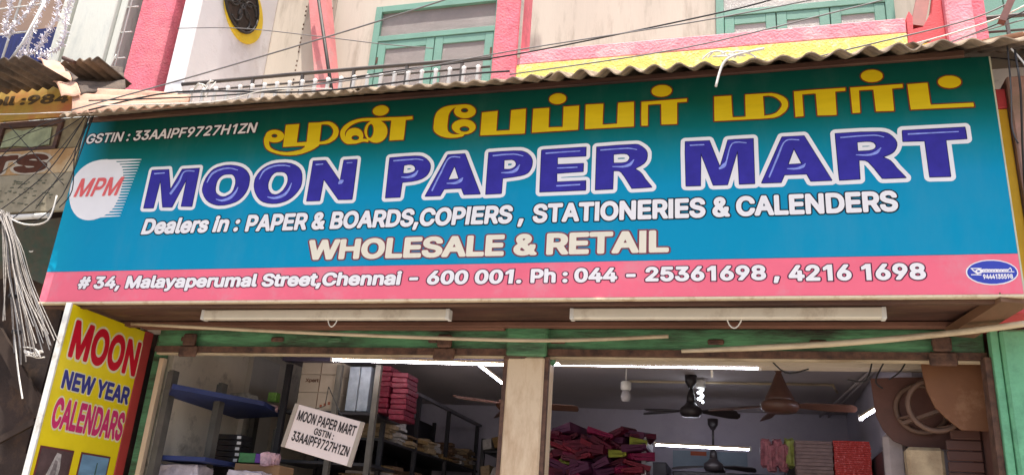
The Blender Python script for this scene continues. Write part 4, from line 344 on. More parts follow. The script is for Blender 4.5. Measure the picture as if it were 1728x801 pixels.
 'moon_hl':[[[-3411,3674,-3433,3679,-3459,3690,-3462,3692,-3461,3697,-3429,3690,-3410,3690,-3392,3694,-3370,3702,-3355,3710,-3339,3725,-3320,3750,-3309,3777,-3306,3778,-3302,3776,-3305,3752,-3310,3735,-3320,3716,-3335,3697,-3350,3687,-3371,3679,-3390,3675],[-3009,3675,-3033,3680,-3064,3692,-3063,3697,-3030,3691,-3005,3691,-2975,3698,-2949,3709,-2939,3716,-2923,3734,-2912,3753,-2900,3790,-2894,3788,-2898,3755,-2904,3733,-2914,3714,-2928,3697,-2947,3686,-2965,3680,-2986,3676],[185,3675,178,3680,248,3856,256,3875,267,3895,281,3909,295,3915,316,3916,356,3910,357,3909,357,3903,322,3908,298,3908,284,3902,273,3890,264,3872,239,3804],[-1067,3678,-1068,3687,-920,3689,-919,3687,-919,3680],[-1876,3683,-1882,3686,-1884,3690,-1850,3780,-1830,3828,-1813,3876,-1800,3902,-1787,3916,-1770,3923,-1748,3923,-1711,3917,-1710,3916,-1710,3909,-1748,3915,-1769,3914,-1782,3908,-1791,3898,-1803,3873,-1823,3814,-1842,3769,-1874,3685],[320,3719,282,3725,282,3730,329,3731,346,3736,362,3743,373,3749,382,3757,385,3755,379,3737,372,3729,350,3721],[-1740,3725,-1784,3730,-1785,3736,-1748,3738,-1728,3741,-1713,3748,-1706,3754,-1680,3770,-1676,3767,-1680,3748,-1687,3739,-1693,3735,-1712,3727,-1723,3725],[-3833,3742,-3850,3754,-3822,3799,-3800,3839,-3794,3856,-3786,3892,-3781,3905,-3775,3914,-3767,3921,-3752,3926,-3725,3926,-3682,3920,-3681,3912,-3721,3917,-3748,3917,-3760,3912,-3764,3909,-3769,3902,-3773,3888,-3779,3849,-3785,3829,-3809,3782,-3829,3747],[-94,3742,-99,3749,-98,3752,-72,3780,-67,3781,-62,3787,-56,3799,-40,3867,-32,3891,-21,3909,-4,3917,21,3917,63,3909,63,3902,17,3910,-3,3909,-16,3903,-26,3886,-33,3866,-56,3766,-61,3758,-66,3753,-78,3747],[-2545,3763,-2549,3767,-2550,3772,-2545,3787,-2540,3792,-2534,3794,-2522,3794,-2515,3793,-2513,3791,-2511,3787,-2515,3776,-2522,3766],[-2056,3782,-2100,3789,-2103,3791,-2102,3795,-2074,3795,-2051,3798,-2031,3805,-2018,3812,-2012,3816,-1993,3836,-1988,3833,-1994,3812,-1999,3802,-2006,3794,-2012,3790,-2031,3784],[-1390,3782,-1426,3787,-1428,3789,-1427,3792,-1382,3794,-1358,3800,-1344,3807,-1332,3816,-1312,3841,-1307,3838,-1315,3809,-1321,3799,-1329,3791,-1339,3786,-1358,3782],[-660,3784,-721,3791,-726,3793,-725,3797,-673,3796,-652,3799,-637,3804,-619,3814,-597,3836,-593,3834,-602,3810,-613,3795,-631,3787],[706,3784,655,3791,655,3796,694,3794,727,3796,745,3802,763,3812,788,3833,791,3830,778,3806,770,3797,762,3792,734,3784],[-1028,3798,-1067,3799,-1069,3801,-1068,3806,-941,3806,-940,3802,-940,3798],[-3557,3821,-3562,3823,-3564,3826,-3555,3863,-3548,3882,-3541,3893,-3527,3905,-3500,3918,-3457,3929,-3415,3931,-3378,3925,-3331,3909,-3331,3906,-3335,3904,-3384,3918,-3398,3920,-3430,3920,-3457,3916,-3491,3905,-3515,3892,-3529,3880,-3544,3854],[-3148,3826,-3153,3829,-3153,3833,-3145,3865,-3137,3886,-3123,3902,-3100,3916,-3060,3928,-3022,3932,-2986,3930,-2965,3927,-2929,3916,-2929,3910,-2969,3919,-3030,3920,-3058,3915,-3090,3904,-3115,3889,-3126,3877,-3135,3860],[808,3894,778,3904,755,3907,672,3907,580,3903,579,3912,675,3915,755,3915,776,3912,789,3908,811,3898,810,3895],[-1292,3895,-1332,3907,-1355,3910,-1425,3910,-1491,3906,-1493,3916,-1430,3920,-1355,3919,-1328,3914,-1302,3905,-1290,3900,-1290,3897],[-578,3897,-604,3904,-631,3908,-714,3908,-802,3905,-803,3915,-636,3917,-615,3914,-579,3903,-577,3902,-577,3898],[934,3901,934,3911,1193,3908,1192,3902],[-1962,3903,-1990,3910,-2016,3913,-2172,3908,-2175,3918,-2110,3921,-2014,3922,-1996,3919,-1962,3909],[-1146,3903,-1148,3907,-1147,3913,-1036,3915,-929,3915,-928,3914,-928,3908,-937,3907,-1003,3907],[-263,3905,-264,3914,-186,3913,-179,3912,-179,3905],[-4012,3908,-4016,3918,-4009,3919,-3927,3920,-3925,3914,-3925,3912,-3930,3911],[-2737,3911,-2740,3920,-2736,3921,-2683,3921,-2682,3917,-2682,3914],[-2507,3912,-2509,3914,-2509,3921,-2468,3920,-2466,3914]]],
 'tamil':[[[-2947,3996,-2998,4002,-3049,4014,-3095,4031,-3115,4041,-3135,4055,-3147,4068,-3161,4093,-3168,4114,-3171,4131,-3171,4145,-3169,4153,-3165,4159,-3165,4169,-3162,4178,-3155,4187,-3145,4194,-3133,4199,-3118,4202,-3096,4202,-3083,4200,-3054,4190,-3037,4179,-3026,4168,-3021,4161,-3016,4148,-3017,4132,-3026,4118,-3040,4109,-3063,4103,-3093,4104,-3118,4111,-3128,4116,-3129,4115,-3122,4090,-3113,4074,-3102,4062,-3084,4050,-3068,4042,-3026,4029,-2976,4022,-2932,4024,-2874,4033,-2862,4038,-2855,4043,-2843,4055,-2842,4058,-2844,4063,-3009,4064,-3011,4066,-3018,4218,-3017,4235,-2915,4235,-2911,4106,-2909,4091,-2834,4092,-2842,4235,-2841,4239,-2766,4236,-2727,4239,-2699,4239,-2682,4236,-2658,4226,-2642,4215,-2621,4195,-2611,4181,-2604,4164,-2602,4153,-2603,4134,-2608,4116,-2620,4098,-2646,4080,-2662,4073,-2679,4069,-2698,4067,-2733,4067,-2738,4058,-2744,4052,-2769,4035,-2797,4022,-2842,4007,-2863,4002,-2898,3997],[-2317,4053,-2333,4056,-2347,4061,-2370,4075,-2373,4060,-2398,4067,-2412,4067,-2462,4055,-2499,4055,-2524,4057,-2541,4065,-2555,4075,-2571,4092,-2583,4113,-2590,4137,-2590,4153,-2586,4169,-2574,4190,-2557,4207,-2538,4220,-2512,4232,-2482,4240,-2440,4245,-2404,4245,-2340,4241,-2241,4239,-2126,4234,-2089,4236,-2076,4235,-2071,4215,-2072,4213,-2120,4210,-2118,4103,-2119,4063,-2219,4064,-2221,4089,-2224,4213,-2234,4215,-2299,4216,-2299,4214,-2283,4204,-2270,4192,-2254,4170,-2245,4149,-2241,4119,-2246,4095,-2252,4083,-2263,4070,-2274,4062,-2291,4055,-2302,4053],[541,4053,465,4057,463,4201,453,4203,387,4202,388,4058,343,4056,342,4225,431,4227,626,4227,627,4220,625,4207,572,4206,570,4204,569,4057,567,4053],[1281,4053,963,4058,961,4092,959,4222,1062,4223,1064,4221,1066,4095,1068,4081,1282,4077,1284,4073,1285,4054],[-1786,4055,-1820,4060,-1855,4071,-1885,4089,-1904,4107,-1908,4113,-1914,4127,-1916,4139,-1917,4202,-1914,4223,-1907,4246,-1899,4260,-1881,4276,-1859,4287,-1837,4293,-1806,4296,-1707,4297,-1677,4289,-1662,4281,-1648,4270,-1638,4257,-1633,4244,-1633,4229,-1638,4217,-1643,4211,-1657,4201,-1674,4195,-1687,4193,-1705,4193,-1718,4195,-1738,4201,-1762,4215,-1778,4233,-1784,4249,-1782,4267,-1774,4278,-1775,4280,-1790,4272,-1804,4259,-1815,4240,-1820,4219,-1820,4147,-1816,4118,-1810,4105,-1798,4093,-1783,4084,-1761,4079,-1728,4079,-1728,4081,-1739,4084,-1758,4094,-1777,4111,-1786,4127,-1788,4144,-1786,4152,-1781,4161,-1767,4174,-1746,4183,-1727,4186,-1709,4186,-1686,4182,-1669,4176,-1654,4168,-1642,4159,-1629,4143,-1624,4131,-1623,4117,-1626,4107,-1630,4100,-1639,4091,-1648,4085,-1663,4079,-1677,4076,-1695,4076,-1699,4069,-1705,4063,-1711,4060,-1747,4055],[-1307,4055,-1587,4060,-1589,4227,-1483,4231,-1481,4086,-1392,4085,-1392,4228,-1387,4230,-1294,4233,-1290,4056],[-345,4057,-421,4059,-432,4061,-434,4201,-474,4203,-515,4202,-514,4059,-524,4058,-553,4060,-555,4125,-555,4225,-279,4227,-279,4205,-338,4204,-338,4058],[870,4057,780,4060,777,4201,766,4203,713,4204,699,4203,696,4060,693,4058,655,4058,653,4225,933,4226,934,4215,933,4204,931,4202,876,4200,875,4058],[-1244,4058,-1245,4228,-1142,4228,-1140,4219,-1138,4088,-1046,4085,-1047,4229,-947,4229,-947,4059],[-604,4058,-902,4060,-905,4232,-886,4233,-793,4230,-794,4085,-781,4083,-703,4084,-701,4215,-699,4230,-602,4229,-599,4059],[134,4058,-118,4061,-117,4227,-17,4226,-14,4102,-12,4079,41,4077,63,4078,64,4221,66,4227,217,4225,247,4216,274,4201,282,4195,296,4180,301,4172,306,4154,305,4129,297,4109,286,4094,261,4074,247,4067,226,4061,191,4058],[169,4076,210,4081,230,4088,240,4095,254,4109,267,4130,270,4141,270,4149,263,4167,245,4188,223,4203,198,4209,166,4209],[-2474,4082,-2458,4082,-2450,4085,-2444,4091,-2442,4096,-2445,4105,-2454,4113,-2467,4118,-2481,4119,-2492,4116,-2500,4108,-2501,4102,-2499,4097,-2490,4088],[-2384,4084,-2381,4085,-2396,4103,-2409,4131,-2412,4145,-2412,4167,-2408,4184,-2402,4196,-2390,4210,-2377,4219,-2379,4221,-2435,4223,-2463,4219,-2489,4211,-2509,4201,-2525,4189,-2541,4172,-2550,4157,-2554,4145,-2554,4134,-2546,4114,-2545,4117,-2547,4130,-2543,4148,-2535,4160,-2526,4168,-2504,4176,-2483,4176,-2460,4169,-2440,4156,-2432,4148,-2423,4135,-2417,4122,-2415,4113,-2414,4102,-2417,4089,-2398,4088],[-2735,4086,-2698,4090,-2676,4098,-2660,4112,-2647,4132,-2644,4145,-2644,4162,-2648,4174,-2666,4198,-2674,4205,-2690,4214,-2718,4219,-2743,4219,-2737,4091],[-2368,4092,-2358,4093,-2349,4104,-2345,4117,-2343,4140,-2347,4167,-2355,4186,-2364,4196,-2368,4198,-2374,4198,-2383,4191,-2387,4184,-2391,4169,-2392,4145,-2389,4125,-2385,4113,-2378,4100],[-1702,4093,-1684,4093,-1673,4097,-1665,4106,-1664,4111,-1667,4119,-1680,4130,-1697,4135,-1711,4135,-1725,4130,-1731,4124,-1733,4119,-1731,4110,-1721,4100],[-3092,4140,-3081,4141,-3073,4145,-3070,4149,-3070,4156,-3072,4159,-3080,4166,-3091,4170,-3100,4171,-3113,4167,-3118,4160,-3115,4151,-3106,4144],[1172,4179,1146,4186,1133,4194,1126,4201,1119,4215,1119,4228,1123,4237,1132,4247,1137,4250,1147,4255,1163,4259,1192,4258,1205,4254,1220,4246,1231,4235,1236,4225,1237,4213,1233,4202,1223,4191,1208,4183,1190,4179],[-1714,4235,-1700,4235,-1692,4238,-1686,4244,-1685,4252,-1687,4256,-1699,4266,-1709,4269,-1721,4269,-1728,4267,-1736,4260,-1737,4251,-1730,4242],[-1089,4250,-1107,4253,-1125,4261,-1138,4273,-1143,4282,-1144,4297,-1140,4307,-1132,4316,-1118,4324,-1102,4328,-1082,4328,-1068,4325,-1047,4314,-1040,4307,-1034,4297,-1033,4280,-1037,4271,-1043,4264,-1050,4259,-1067,4252],[776,4251,757,4254,742,4260,726,4272,718,4285,716,4298,720,4311,730,4322,744,4330,760,4334,782,4334,799,4330,819,4319,829,4308,833,4300,833,4280,828,4271,820,4263,798,4253],[-437,4252,-456,4256,-468,4261,-481,4270,-488,4278,-493,4288,-494,4296,-492,4306,-487,4315,-470,4328,-455,4333,-441,4335,-412,4332,-403,4329,-384,4318,-374,4306,-370,4295,-370,4285,-378,4270,-386,4263,-400,4256,-418,4252],[-2320,4256,-2339,4261,-2349,4266,-2359,4273,-2365,4280,-2371,4294,-2371,4303,-2365,4316,-2348,4329,-2325,4335,-2307,4335,-2295,4333,-2281,4328,-2268,4320,-2260,4312,-2254,4300,-2253,4290,-2259,4275,-2272,4264,-2287,4258,-2297,4256]],[[-2950,3989,-2993,3994,-3037,4003,-3081,4017,-3118,4034,-3140,4050,-3153,4064,-3167,4090,-3175,4112,-3178,4130,-3178,4146,-3172,4162,-3170,4176,-3160,4192,-3148,4200,-3135,4205,-3119,4209,-3095,4209,-3073,4204,-3053,4197,-3037,4187,-3023,4175,-3025,4235,-3024,4239,-3020,4241,-2915,4243,-2909,4240,-2907,4217,-2903,4098,-2842,4098,-2849,4235,-2848,4242,-2843,4246,-2755,4243,-2727,4246,-2699,4246,-2688,4244,-2668,4238,-2646,4226,-2632,4216,-2616,4200,-2602,4178,-2596,4157,-2592,4172,-2580,4194,-2571,4204,-2553,4218,-2541,4226,-2514,4238,-2471,4249,-2440,4252,-2404,4252,-2337,4248,-2241,4246,-2157,4242,-2076,4243,-2072,4241,-2069,4238,-2064,4216,-2064,4211,-2067,4207,-2075,4205,-2113,4204,-2111,4063,-2112,4059,-2116,4056,-2193,4056,-2221,4057,-2225,4059,-2227,4063,-2228,4089,-2230,4206,-2237,4208,-2278,4209,-2258,4189,-2243,4163,-2235,4136,-2234,4119,-2239,4093,-2252,4071,-2271,4056,-2289,4048,-2302,4046,-2325,4047,-2345,4052,-2365,4063,-2366,4056,-2371,4053,-2401,4060,-2409,4060,-2461,4048,-2499,4048,-2526,4050,-2551,4063,-2572,4082,-2589,4110,-2596,4133,-2602,4113,-2614,4094,-2633,4079,-2654,4068,-2671,4063,-2686,4061,-2729,4060,-2739,4047,-2766,4028,-2795,4015,-2840,4000,-2862,3995,-2897,3990],[-2973,4029,-2935,4031,-2885,4038,-2867,4044,-2852,4056,-3012,4057,-3016,4060,-3018,4065,-3020,4114,-3037,4102,-3062,4096,-3087,4096,-3118,4103,-3114,4091,-3103,4073,-3079,4056,-3058,4046,-3032,4038,-3001,4032],[538,4046,464,4049,459,4052,457,4074,456,4195,450,4196,395,4196,395,4057,394,4053,389,4050,365,4049,342,4049,337,4051,335,4056,335,4226,337,4231,342,4233,431,4234,627,4234,632,4232,634,4228,634,4219,633,4205,629,4201,577,4199,576,4057,575,4051,569,4046],[1278,4046,959,4051,955,4058,952,4183,953,4226,959,4230,1063,4230,1068,4228,1071,4221,1074,4088,1284,4084,1290,4079,1293,4052,1288,4046],[-1789,4048,-1822,4053,-1858,4064,-1889,4083,-1909,4102,-1914,4109,-1921,4125,-1923,4138,-1924,4202,-1921,4225,-1913,4249,-1904,4265,-1885,4281,-1862,4293,-1838,4300,-1806,4303,-1707,4304,-1686,4299,-1674,4295,-1651,4281,-1636,4267,-1627,4250,-1626,4229,-1632,4213,-1646,4199,-1659,4192,-1679,4187,-1666,4182,-1650,4173,-1637,4164,-1627,4153,-1620,4140,-1616,4127,-1616,4116,-1620,4104,-1625,4095,-1634,4086,-1645,4079,-1665,4071,-1691,4068,-1701,4057,-1709,4053,-1747,4048],[-1310,4048,-1568,4052,-1592,4054,-1595,4060,-1596,4228,-1595,4232,-1589,4235,-1484,4238,-1478,4236,-1475,4231,-1474,4092,-1398,4092,-1399,4229,-1398,4233,-1394,4235,-1387,4237,-1299,4240,-1289,4238,-1286,4233,-1283,4054,-1285,4050,-1289,4048],[-348,4050,-421,4052,-433,4053,-437,4055,-439,4060,-441,4195,-477,4196,-508,4196,-508,4054,-513,4051,-524,4051,-554,4053,-558,4055,-561,4061,-562,4125,-562,4226,-560,4231,-555,4233,-407,4234,-278,4234,-273,4232,-271,4228,-271,4205,-275,4199,-331,4198,-331,4056,-336,4050],[867,4050,788,4052,774,4055,772,4060,770,4195,710,4197,706,4197,705,4191,704,4067,702,4056,699,4052,693,4051,650,4052,647,4058,646,4226,647,4230,653,4233,934,4233,938,4231,941,4227,941,4215,940,4202,936,4196,914,4194,883,4194,882,4056,877,4050],[-1248,4051,-1252,4058,-1253,4228,-1250,4234,-1141,4235,-1137,4233,-1134,4230,-1133,4219,-1131,4094,-1054,4092,-1052,4092,-1054,4170,-1054,4230,-1053,4234,-1047,4237,-947,4237,-941,4233,-939,4059,-943,4053,-996,4051],[-607,4051,-907,4054,-910,4060,-912,4208,-911,4236,-906,4240,-886,4240,-793,4238,-788,4236,-786,4231,-787,4091,-778,4090,-710,4090,-708,4215,-707,4231,-704,4235,-700,4237,-608,4237,-598,4235,-594,4229,-592,4058,-596,4051],[131,4051,-99,4053,-123,4055,-126,4060,-126,4085,-124,4228,-123,4232,-118,4235,-107,4235,-17,4234,-11,4231,-6,4086,56,4084,57,4221,59,4230,62,4233,218,4232,250,4222,278,4206,287,4200,302,4184,307,4175,313,4155,312,4127,303,4106,291,4089,278,4077,264,4067,249,4060,228,4054,191,4051],[175,4084,207,4088,226,4094,237,4102,247,4112,260,4133,263,4146,261,4155,254,4167,236,4186,215,4198,204,4201,173,4203],[-1767,4087,-1760,4087,-1771,4095,-1782,4106,-1793,4125,-1795,4136,-1793,4154,-1782,4171,-1771,4179,-1748,4189,-1733,4192,-1756,4202,-1772,4214,-1779,4222,-1789,4239,-1791,4248,-1791,4261,-1803,4247,-1808,4237,-1812,4222,-1812,4140,-1809,4121,-1803,4108,-1787,4094],[-2471,4089,-2461,4089,-2453,4092,-2450,4097,-2454,4104,-2463,4109,-2476,4112,-2492,4107,-2493,4103,-2490,4097,-2480,4091],[-2730,4094,-2701,4097,-2687,4101,-2676,4107,-2662,4121,-2655,4133,-2651,4148,-2651,4159,-2654,4170,-2659,4178,-2671,4192,-2683,4202,-2692,4206,-2705,4210,-2735,4213],[-2405,4095,-2399,4095,-2408,4110,-2408,4096],[-2365,4099,-2359,4102,-2353,4116,-2351,4126,-2351,4149,-2358,4175,-2364,4186,-2371,4191,-2376,4188,-2381,4178,-2384,4166,-2385,4148,-2382,4128,-2378,4115,-2371,4103],[-1699,4100,-1687,4100,-1676,4104,-1672,4108,-1672,4111,-1677,4119,-1688,4125,-1700,4128,-1713,4127,-1724,4121,-1725,4115,-1721,4109,-1711,4103],[-2419,4142,-2419,4168,-2415,4186,-2408,4200,-2395,4215,-2432,4216,-2460,4212,-2475,4208,-2506,4194,-2529,4175,-2505,4183,-2482,4183,-2468,4179,-2455,4174,-2436,4161],[-3089,4147,-3080,4149,-3077,4152,-3083,4159,-3094,4163,-3103,4163,-3110,4160,-3109,4155,-3103,4151],[1169,4172,1143,4179,1129,4188,1120,4197,1114,4208,1112,4215,1112,4229,1117,4241,1127,4252,1133,4256,1145,4261,1162,4266,1194,4264,1208,4260,1224,4251,1234,4243,1243,4227,1244,4212,1239,4198,1227,4185,1210,4176,1191,4172],[-1711,4242,-1703,4242,-1695,4245,-1692,4249,-1697,4256,-1712,4262,-1718,4262,-1728,4258,-1730,4254,-1727,4249],[-1092,4243,-1109,4246,-1129,4255,-1144,4269,-1151,4285,-1150,4303,-1142,4316,-1136,4321,-1121,4330,-1103,4335,-1081,4335,-1055,4327,-1043,4319,-1035,4312,-1028,4300,-1026,4294,-1027,4275,-1031,4267,-1039,4258,-1055,4248,-1065,4245,-1081,4243],[773,4244,755,4247,733,4257,720,4268,710,4286,709,4299,714,4315,730,4330,748,4338,760,4341,783,4341,807,4334,824,4324,835,4312,840,4302,841,4296,840,4278,837,4271,825,4258,810,4249,800,4246,783,4244],[-440,4245,-458,4249,-471,4254,-486,4265,-494,4274,-500,4286,-501,4294,-500,4305,-495,4316,-486,4326,-474,4334,-451,4341,-431,4342,-415,4340,-400,4335,-387,4328,-373,4317,-365,4304,-363,4296,-363,4285,-367,4273,-373,4265,-382,4257,-398,4249,-417,4245],[-2323,4249,-2341,4254,-2352,4259,-2364,4268,-2371,4276,-2375,4284,-2378,4294,-2378,4305,-2371,4320,-2363,4327,-2351,4335,-2326,4342,-2307,4342,-2293,4339,-2268,4328,-2254,4316,-2247,4302,-2246,4289,-2249,4279,-2253,4271,-2269,4258,-2285,4251,-2297,4249]]],
 'disc':[[[-4483,3573,-4509,3576,-4534,3582,-4559,3591,-4579,3601,-4597,3613,-4623,3635,-4645,3659,-4658,3675,-4681,3712,-4695,3744,-4704,3771,-4710,3795,-4716,3830,-4717,3869,-4710,3910,-4704,3928,-4695,3947,-4675,3976,-4658,3994,-4643,4007,-4624,4020,-4603,4031,-4581,4039,-4558,4045,-4530,4050,-4501,4053,-4456,4053,-4417,4047,-4398,4042,-4372,4032,-4347,4018,-4331,4006,-4307,3982,-4297,3967,-4289,3951,-4282,3932,-4274,3902,-4266,3846,-4265,3775,-4271,3727,-4286,3676,-4298,3652,-4316,3631,-4325,3623,-4351,3606,-4392,3587,-4433,3576,-4461,3573]]],
 'bars':[[[-4406,3589,-4412,3603,-4395,3604,-4287,3604,-4218,3600,-4217,3598,-4217,3596,-4231,3595,-4330,3593],[-4413,3611,-4418,3625,-4392,3626,-4272,3625,-4221,3622,-4215,3621,-4214,3619,-4214,3617,-4240,3616],[-4419,3633,-4424,3647,-4310,3648,-4212,3643,-4211,3641,-4211,3639,-4221,3638],[-4425,3655,-4430,3665,-4430,3669,-4288,3669,-4215,3665,-4208,3663,-4208,3660,-4233,3659],[-4432,3677,-4436,3691,-4296,3691,-4218,3687,-4206,3686,-4205,3685,-4205,3682,-4216,3681],[-4438,3699,-4443,3711,-4442,3713,-4274,3712,-4206,3708,-4202,3707,-4201,3704,-4308,3700],[-4444,3721,-4449,3736,-4278,3734,-4208,3730,-4199,3729,-4198,3726,-4291,3722],[-4451,3744,-4455,3758,-4281,3756,-4196,3751,-4195,3748,-4204,3746,-4277,3744],[-4457,3766,-4462,3778,-4461,3780,-4282,3778,-4195,3773,-4192,3770,-4192,3768,-4266,3766],[-4319,3787,-4463,3788,-4469,3803,-4282,3800,-4195,3795,-4190,3794,-4189,3793,-4189,3790],[-4324,3809,-4470,3811,-4475,3825,-4428,3825,-4281,3822,-4194,3817,-4187,3816,-4186,3815,-4186,3812],[-4316,3831,-4476,3833,-4481,3848,-4279,3844,-4192,3839,-4183,3838,-4183,3834],[-4307,3853,-4483,3856,-4488,3871,-4275,3866,-4190,3861,-4180,3860,-4179,3856],[-4283,3875,-4489,3879,-4494,3893,-4459,3893,-4301,3889,-4187,3883,-4177,3882,-4176,3878],[-4346,3898,-4489,3901,-4497,3903,-4500,3916,-4263,3910,-4183,3905,-4174,3904,-4173,3902,-4173,3900,-4237,3898],[-4329,3920,-4502,3924,-4507,3939,-4283,3933,-4178,3927,-4171,3926,-4170,3925,-4170,3922,-4238,3920],[-4310,3942,-4508,3947,-4514,3962,-4272,3955,-4173,3949,-4167,3948,-4167,3944,-4238,3942],[-4292,3964,-4515,3970,-4520,3985,-4502,3985,-4262,3977,-4168,3971,-4164,3970,-4163,3966],[-4266,3986,-4521,3993,-4527,4008,-4506,4008,-4303,4001,-4186,3995,-4162,3993,-4160,3990,-4160,3988,-4216,3988],[-4301,4009,-4470,4013,-4475,4028,-4451,4028,-4261,4022,-4167,4016,-4158,4015,-4157,4012,-4173,4010],[-4272,4031,-4471,4036,-4478,4038,-4482,4051,-4453,4051,-4247,4044,-4160,4038,-4154,4037,-4154,4033]]],
 'oval':[[[1248,3026,1219,3030,1190,3039,1169,3051,1156,3063,1150,3073,1147,3082,1147,3093,1149,3101,1158,3115,1173,3129,1188,3137,1218,3147,1245,3151,1279,3151,1306,3147,1334,3138,1351,3129,1369,3113,1377,3097,1378,3083,1376,3076,1370,3065,1361,3056,1353,3050,1333,3039,1309,3031,1276,3026]],[[1246,3020,1218,3024,1188,3033,1165,3046,1151,3059,1144,3070,1141,3080,1141,3094,1143,3104,1149,3114,1165,3130,1186,3142,1217,3153,1245,3157,1279,3157,1307,3153,1337,3143,1355,3133,1373,3117,1382,3099,1383,3082,1378,3067,1365,3051,1353,3042,1336,3033,1311,3025,1276,3020]]],
 'ovalword':[[[1189,3073,1188,3074,1163,3074,1163,3079,1194,3079,1185,3086,1175,3096,1167,3108,1164,3109,1165,3113,1207,3113,1208,3112,1216,3112,1215,3107,1209,3106,1213,3105,1223,3106,1224,3107,1228,3106,1240,3107,1249,3105,1250,3106,1255,3106,1256,3105,1263,3105,1264,3106,1269,3105,1277,3105,1278,3106,1291,3105,1294,3106,1296,3104,1303,3104,1306,3106,1309,3104,1316,3104,1317,3105,1330,3104,1334,3105,1338,3103,1347,3112,1351,3113,1355,3103,1355,3093,1356,3092,1366,3091,1364,3087,1219,3088,1210,3083,1198,3082,1197,3079,1212,3078,1211,3073],[1196,3090,1203,3090,1207,3092,1208,3095,1204,3099,1196,3099,1193,3095,1193,3093],[1304,3092,1305,3092,1307,3093,1308,3097,1306,3099,1304,3098,1303,3095],[1317,3092,1318,3092,1321,3094,1321,3097,1319,3099,1317,3097],[1324,3092,1326,3092,1326,3100,1325,3099],[1331,3092,1332,3092,1334,3093,1333,3099,1331,3099,1330,3096],[1337,3092,1352,3092,1350,3105,1348,3107,1339,3097,1338,3097],[1230,3093,1233,3093,1233,3102,1231,3101,1232,3097],[1238,3093,1241,3096,1241,3099,1239,3101,1237,3099,1237,3094],[1244,3093,1246,3093,1246,3101,1245,3100],[1251,3093,1252,3093,1254,3095,1253,3100,1250,3098],[1257,3093,1260,3093,1259,3094,1259,3101,1258,3100,1258,3094],[1264,3093,1265,3093,1268,3096,1266,3100,1263,3096],[1271,3093,1273,3093,1273,3101,1272,3100],[1277,3093,1279,3093,1281,3095,1281,3098,1279,3100,1277,3098],[1291,3093,1292,3093,1294,3094,1294,3098,1292,3100,1290,3097],[1298,3093,1299,3093,1300,3097,1299,3100,1298,3099],[1224,3094,1225,3094,1227,3095,1226,3101,1223,3098],[1184,3096,1190,3103,1197,3106,1202,3106,1196,3108,1172,3108]]],
}

# ------------------------------------------------------------------ paints
cream = mat('cream_wall', (.54, .475, .40), .85, .10, 2.2, .15, 50, dirt=(.30, .25, .20), dirt_amt=.30, dscale=3.5, stretch=(1.4, 1, .22))
white_wall = mat('whitewashed_wall', (.76, .74, .74), .85, .08, 2.5, .15, 60, dirt=(.5, .47, .44), dirt_amt=.2, dscale=1.5)
stucco_pink = mat('pink_stucco', (.74, .17, .22), .85, .28, 9, .8, 55, dirt=(.66, .20, .22), dirt_amt=.5, dscale=5)
stucco_pale = mat('pale_pink_stucco', (.78, .28, .33), .85, .25, 9, .9, 55, dirt=(.80, .42, .42), dirt_amt=.5, dscale=6)
red_paint = mat('red_paint', (.62, .07, .08), .6, .2, 6, .3, 70)
yellow_paint = mat('yellow_paint', (.80, .66, .16), .8, .18, 20, .8, 60, dirt=(.85, .78, .45), dirt_amt=.4, dscale=18)
gold_paint = mat('gold_yellow_paint', (.80, .46, .03), .75, .12, 4, .2, 60)
mint = mat('mint_green_paint', (.155, .31, .245), .55, .14, 5, .2, 80, dirt=(.13, .30, .22), dirt_amt=.25, dscale=5)
green_paint = mat('green_gloss_paint', (.12, .34, .16), .5, .45, 5, .5, 40, dirt=(.035, .026, .018), dirt_amt=.75, dscale=6, stretch=(.3, 1, 1.6))
green_col = mat('green_column_paint', (.16, .46, .25), .5, .18, 3, .3, 50, dirt=(.09, .26, .15), dirt_amt=.35, dscale=4)
cream_post = mat('cream_gloss_paint', (.68, .52, .35), .5, .10, 4, .25, 60, dirt=(.40, .25, .14), dirt_amt=.42, dscale=4, stretch=(1, 1, .3))
rust = mat('rusty_iron', (.14, .07, .045), .8, .5, 14, .5, 60, col2=(.04, .022, .018))
darkwood = mat('dark_wood', (.10, .042, .028), .7, .5, 5, .4, 40, stretch=(.25, 1, 3), col2=(.03, .015, .012), dirt=(.16, .09, .05), dirt_amt=.45, dscale=2)
brown_ply = mat('brown_plywood', (.13, .055, .042), .65, .35, 3, .15, 30, dirt=(.055, .03, .025), dirt_amt=.45, dscale=1.5)
ply2 = mat('tan_plywood', (.20, .083, .036), .6, .2, 3, .12, 30, dirt=(.36, .2, .11), dirt_amt=.2, dscale=2.5)
batten_c = mat('cream_painted_batten', (.56, .45, .30), .6, .2, 5, .3, 60, stretch=(.3, 1, 1), dirt=(.2, .13, .07), dirt_amt=.4, dscale=4)
asbestos = mat('cement_sheet', (.36, .27, .19), .9, .35, 7, .5, 40, dirt=(.12, .09, .065), dirt_amt=.65, dscale=4, col2=(.20, .15, .10))
redsheet = mat('reddish_clay_sheet', (.58, .34, .24), .85, .25, 8, .4, 40, dirt=(.3, .18, .13), dirt_amt=.4, dscale=4)
darksheet = mat('weathered_shaded_sheet', (.10, .075, .06), .9, .5, 7, .5, 40, dirt=(.22, .15, .10), dirt_amt=.5, dscale=3)  # weathered sheets, and shade painted onto part of the neighbour's red ridge sheet
railgrey = mat('grey_rail_paint', (.085, .070, .062), .5, .2, 10)
whitemetal = mat('white_metal_paint', (.72, .70, .66), .45, .12, 8, dirt=(.4, .36, .3), dirt_amt=.3, dscale=9)
fixture = mat('aged_white_batten', (.72, .66, .55), .5, .1, 3, dirt=(.38, .30, .22), dirt_amt=.3, dscale=3)
tube_glass = glow('lit_fluorescent_tube', (.82, .84, 1.0), 19.0)
tube_warm = glow('lit_tube_by_the_street', (.92, .86, .88), 32.0)
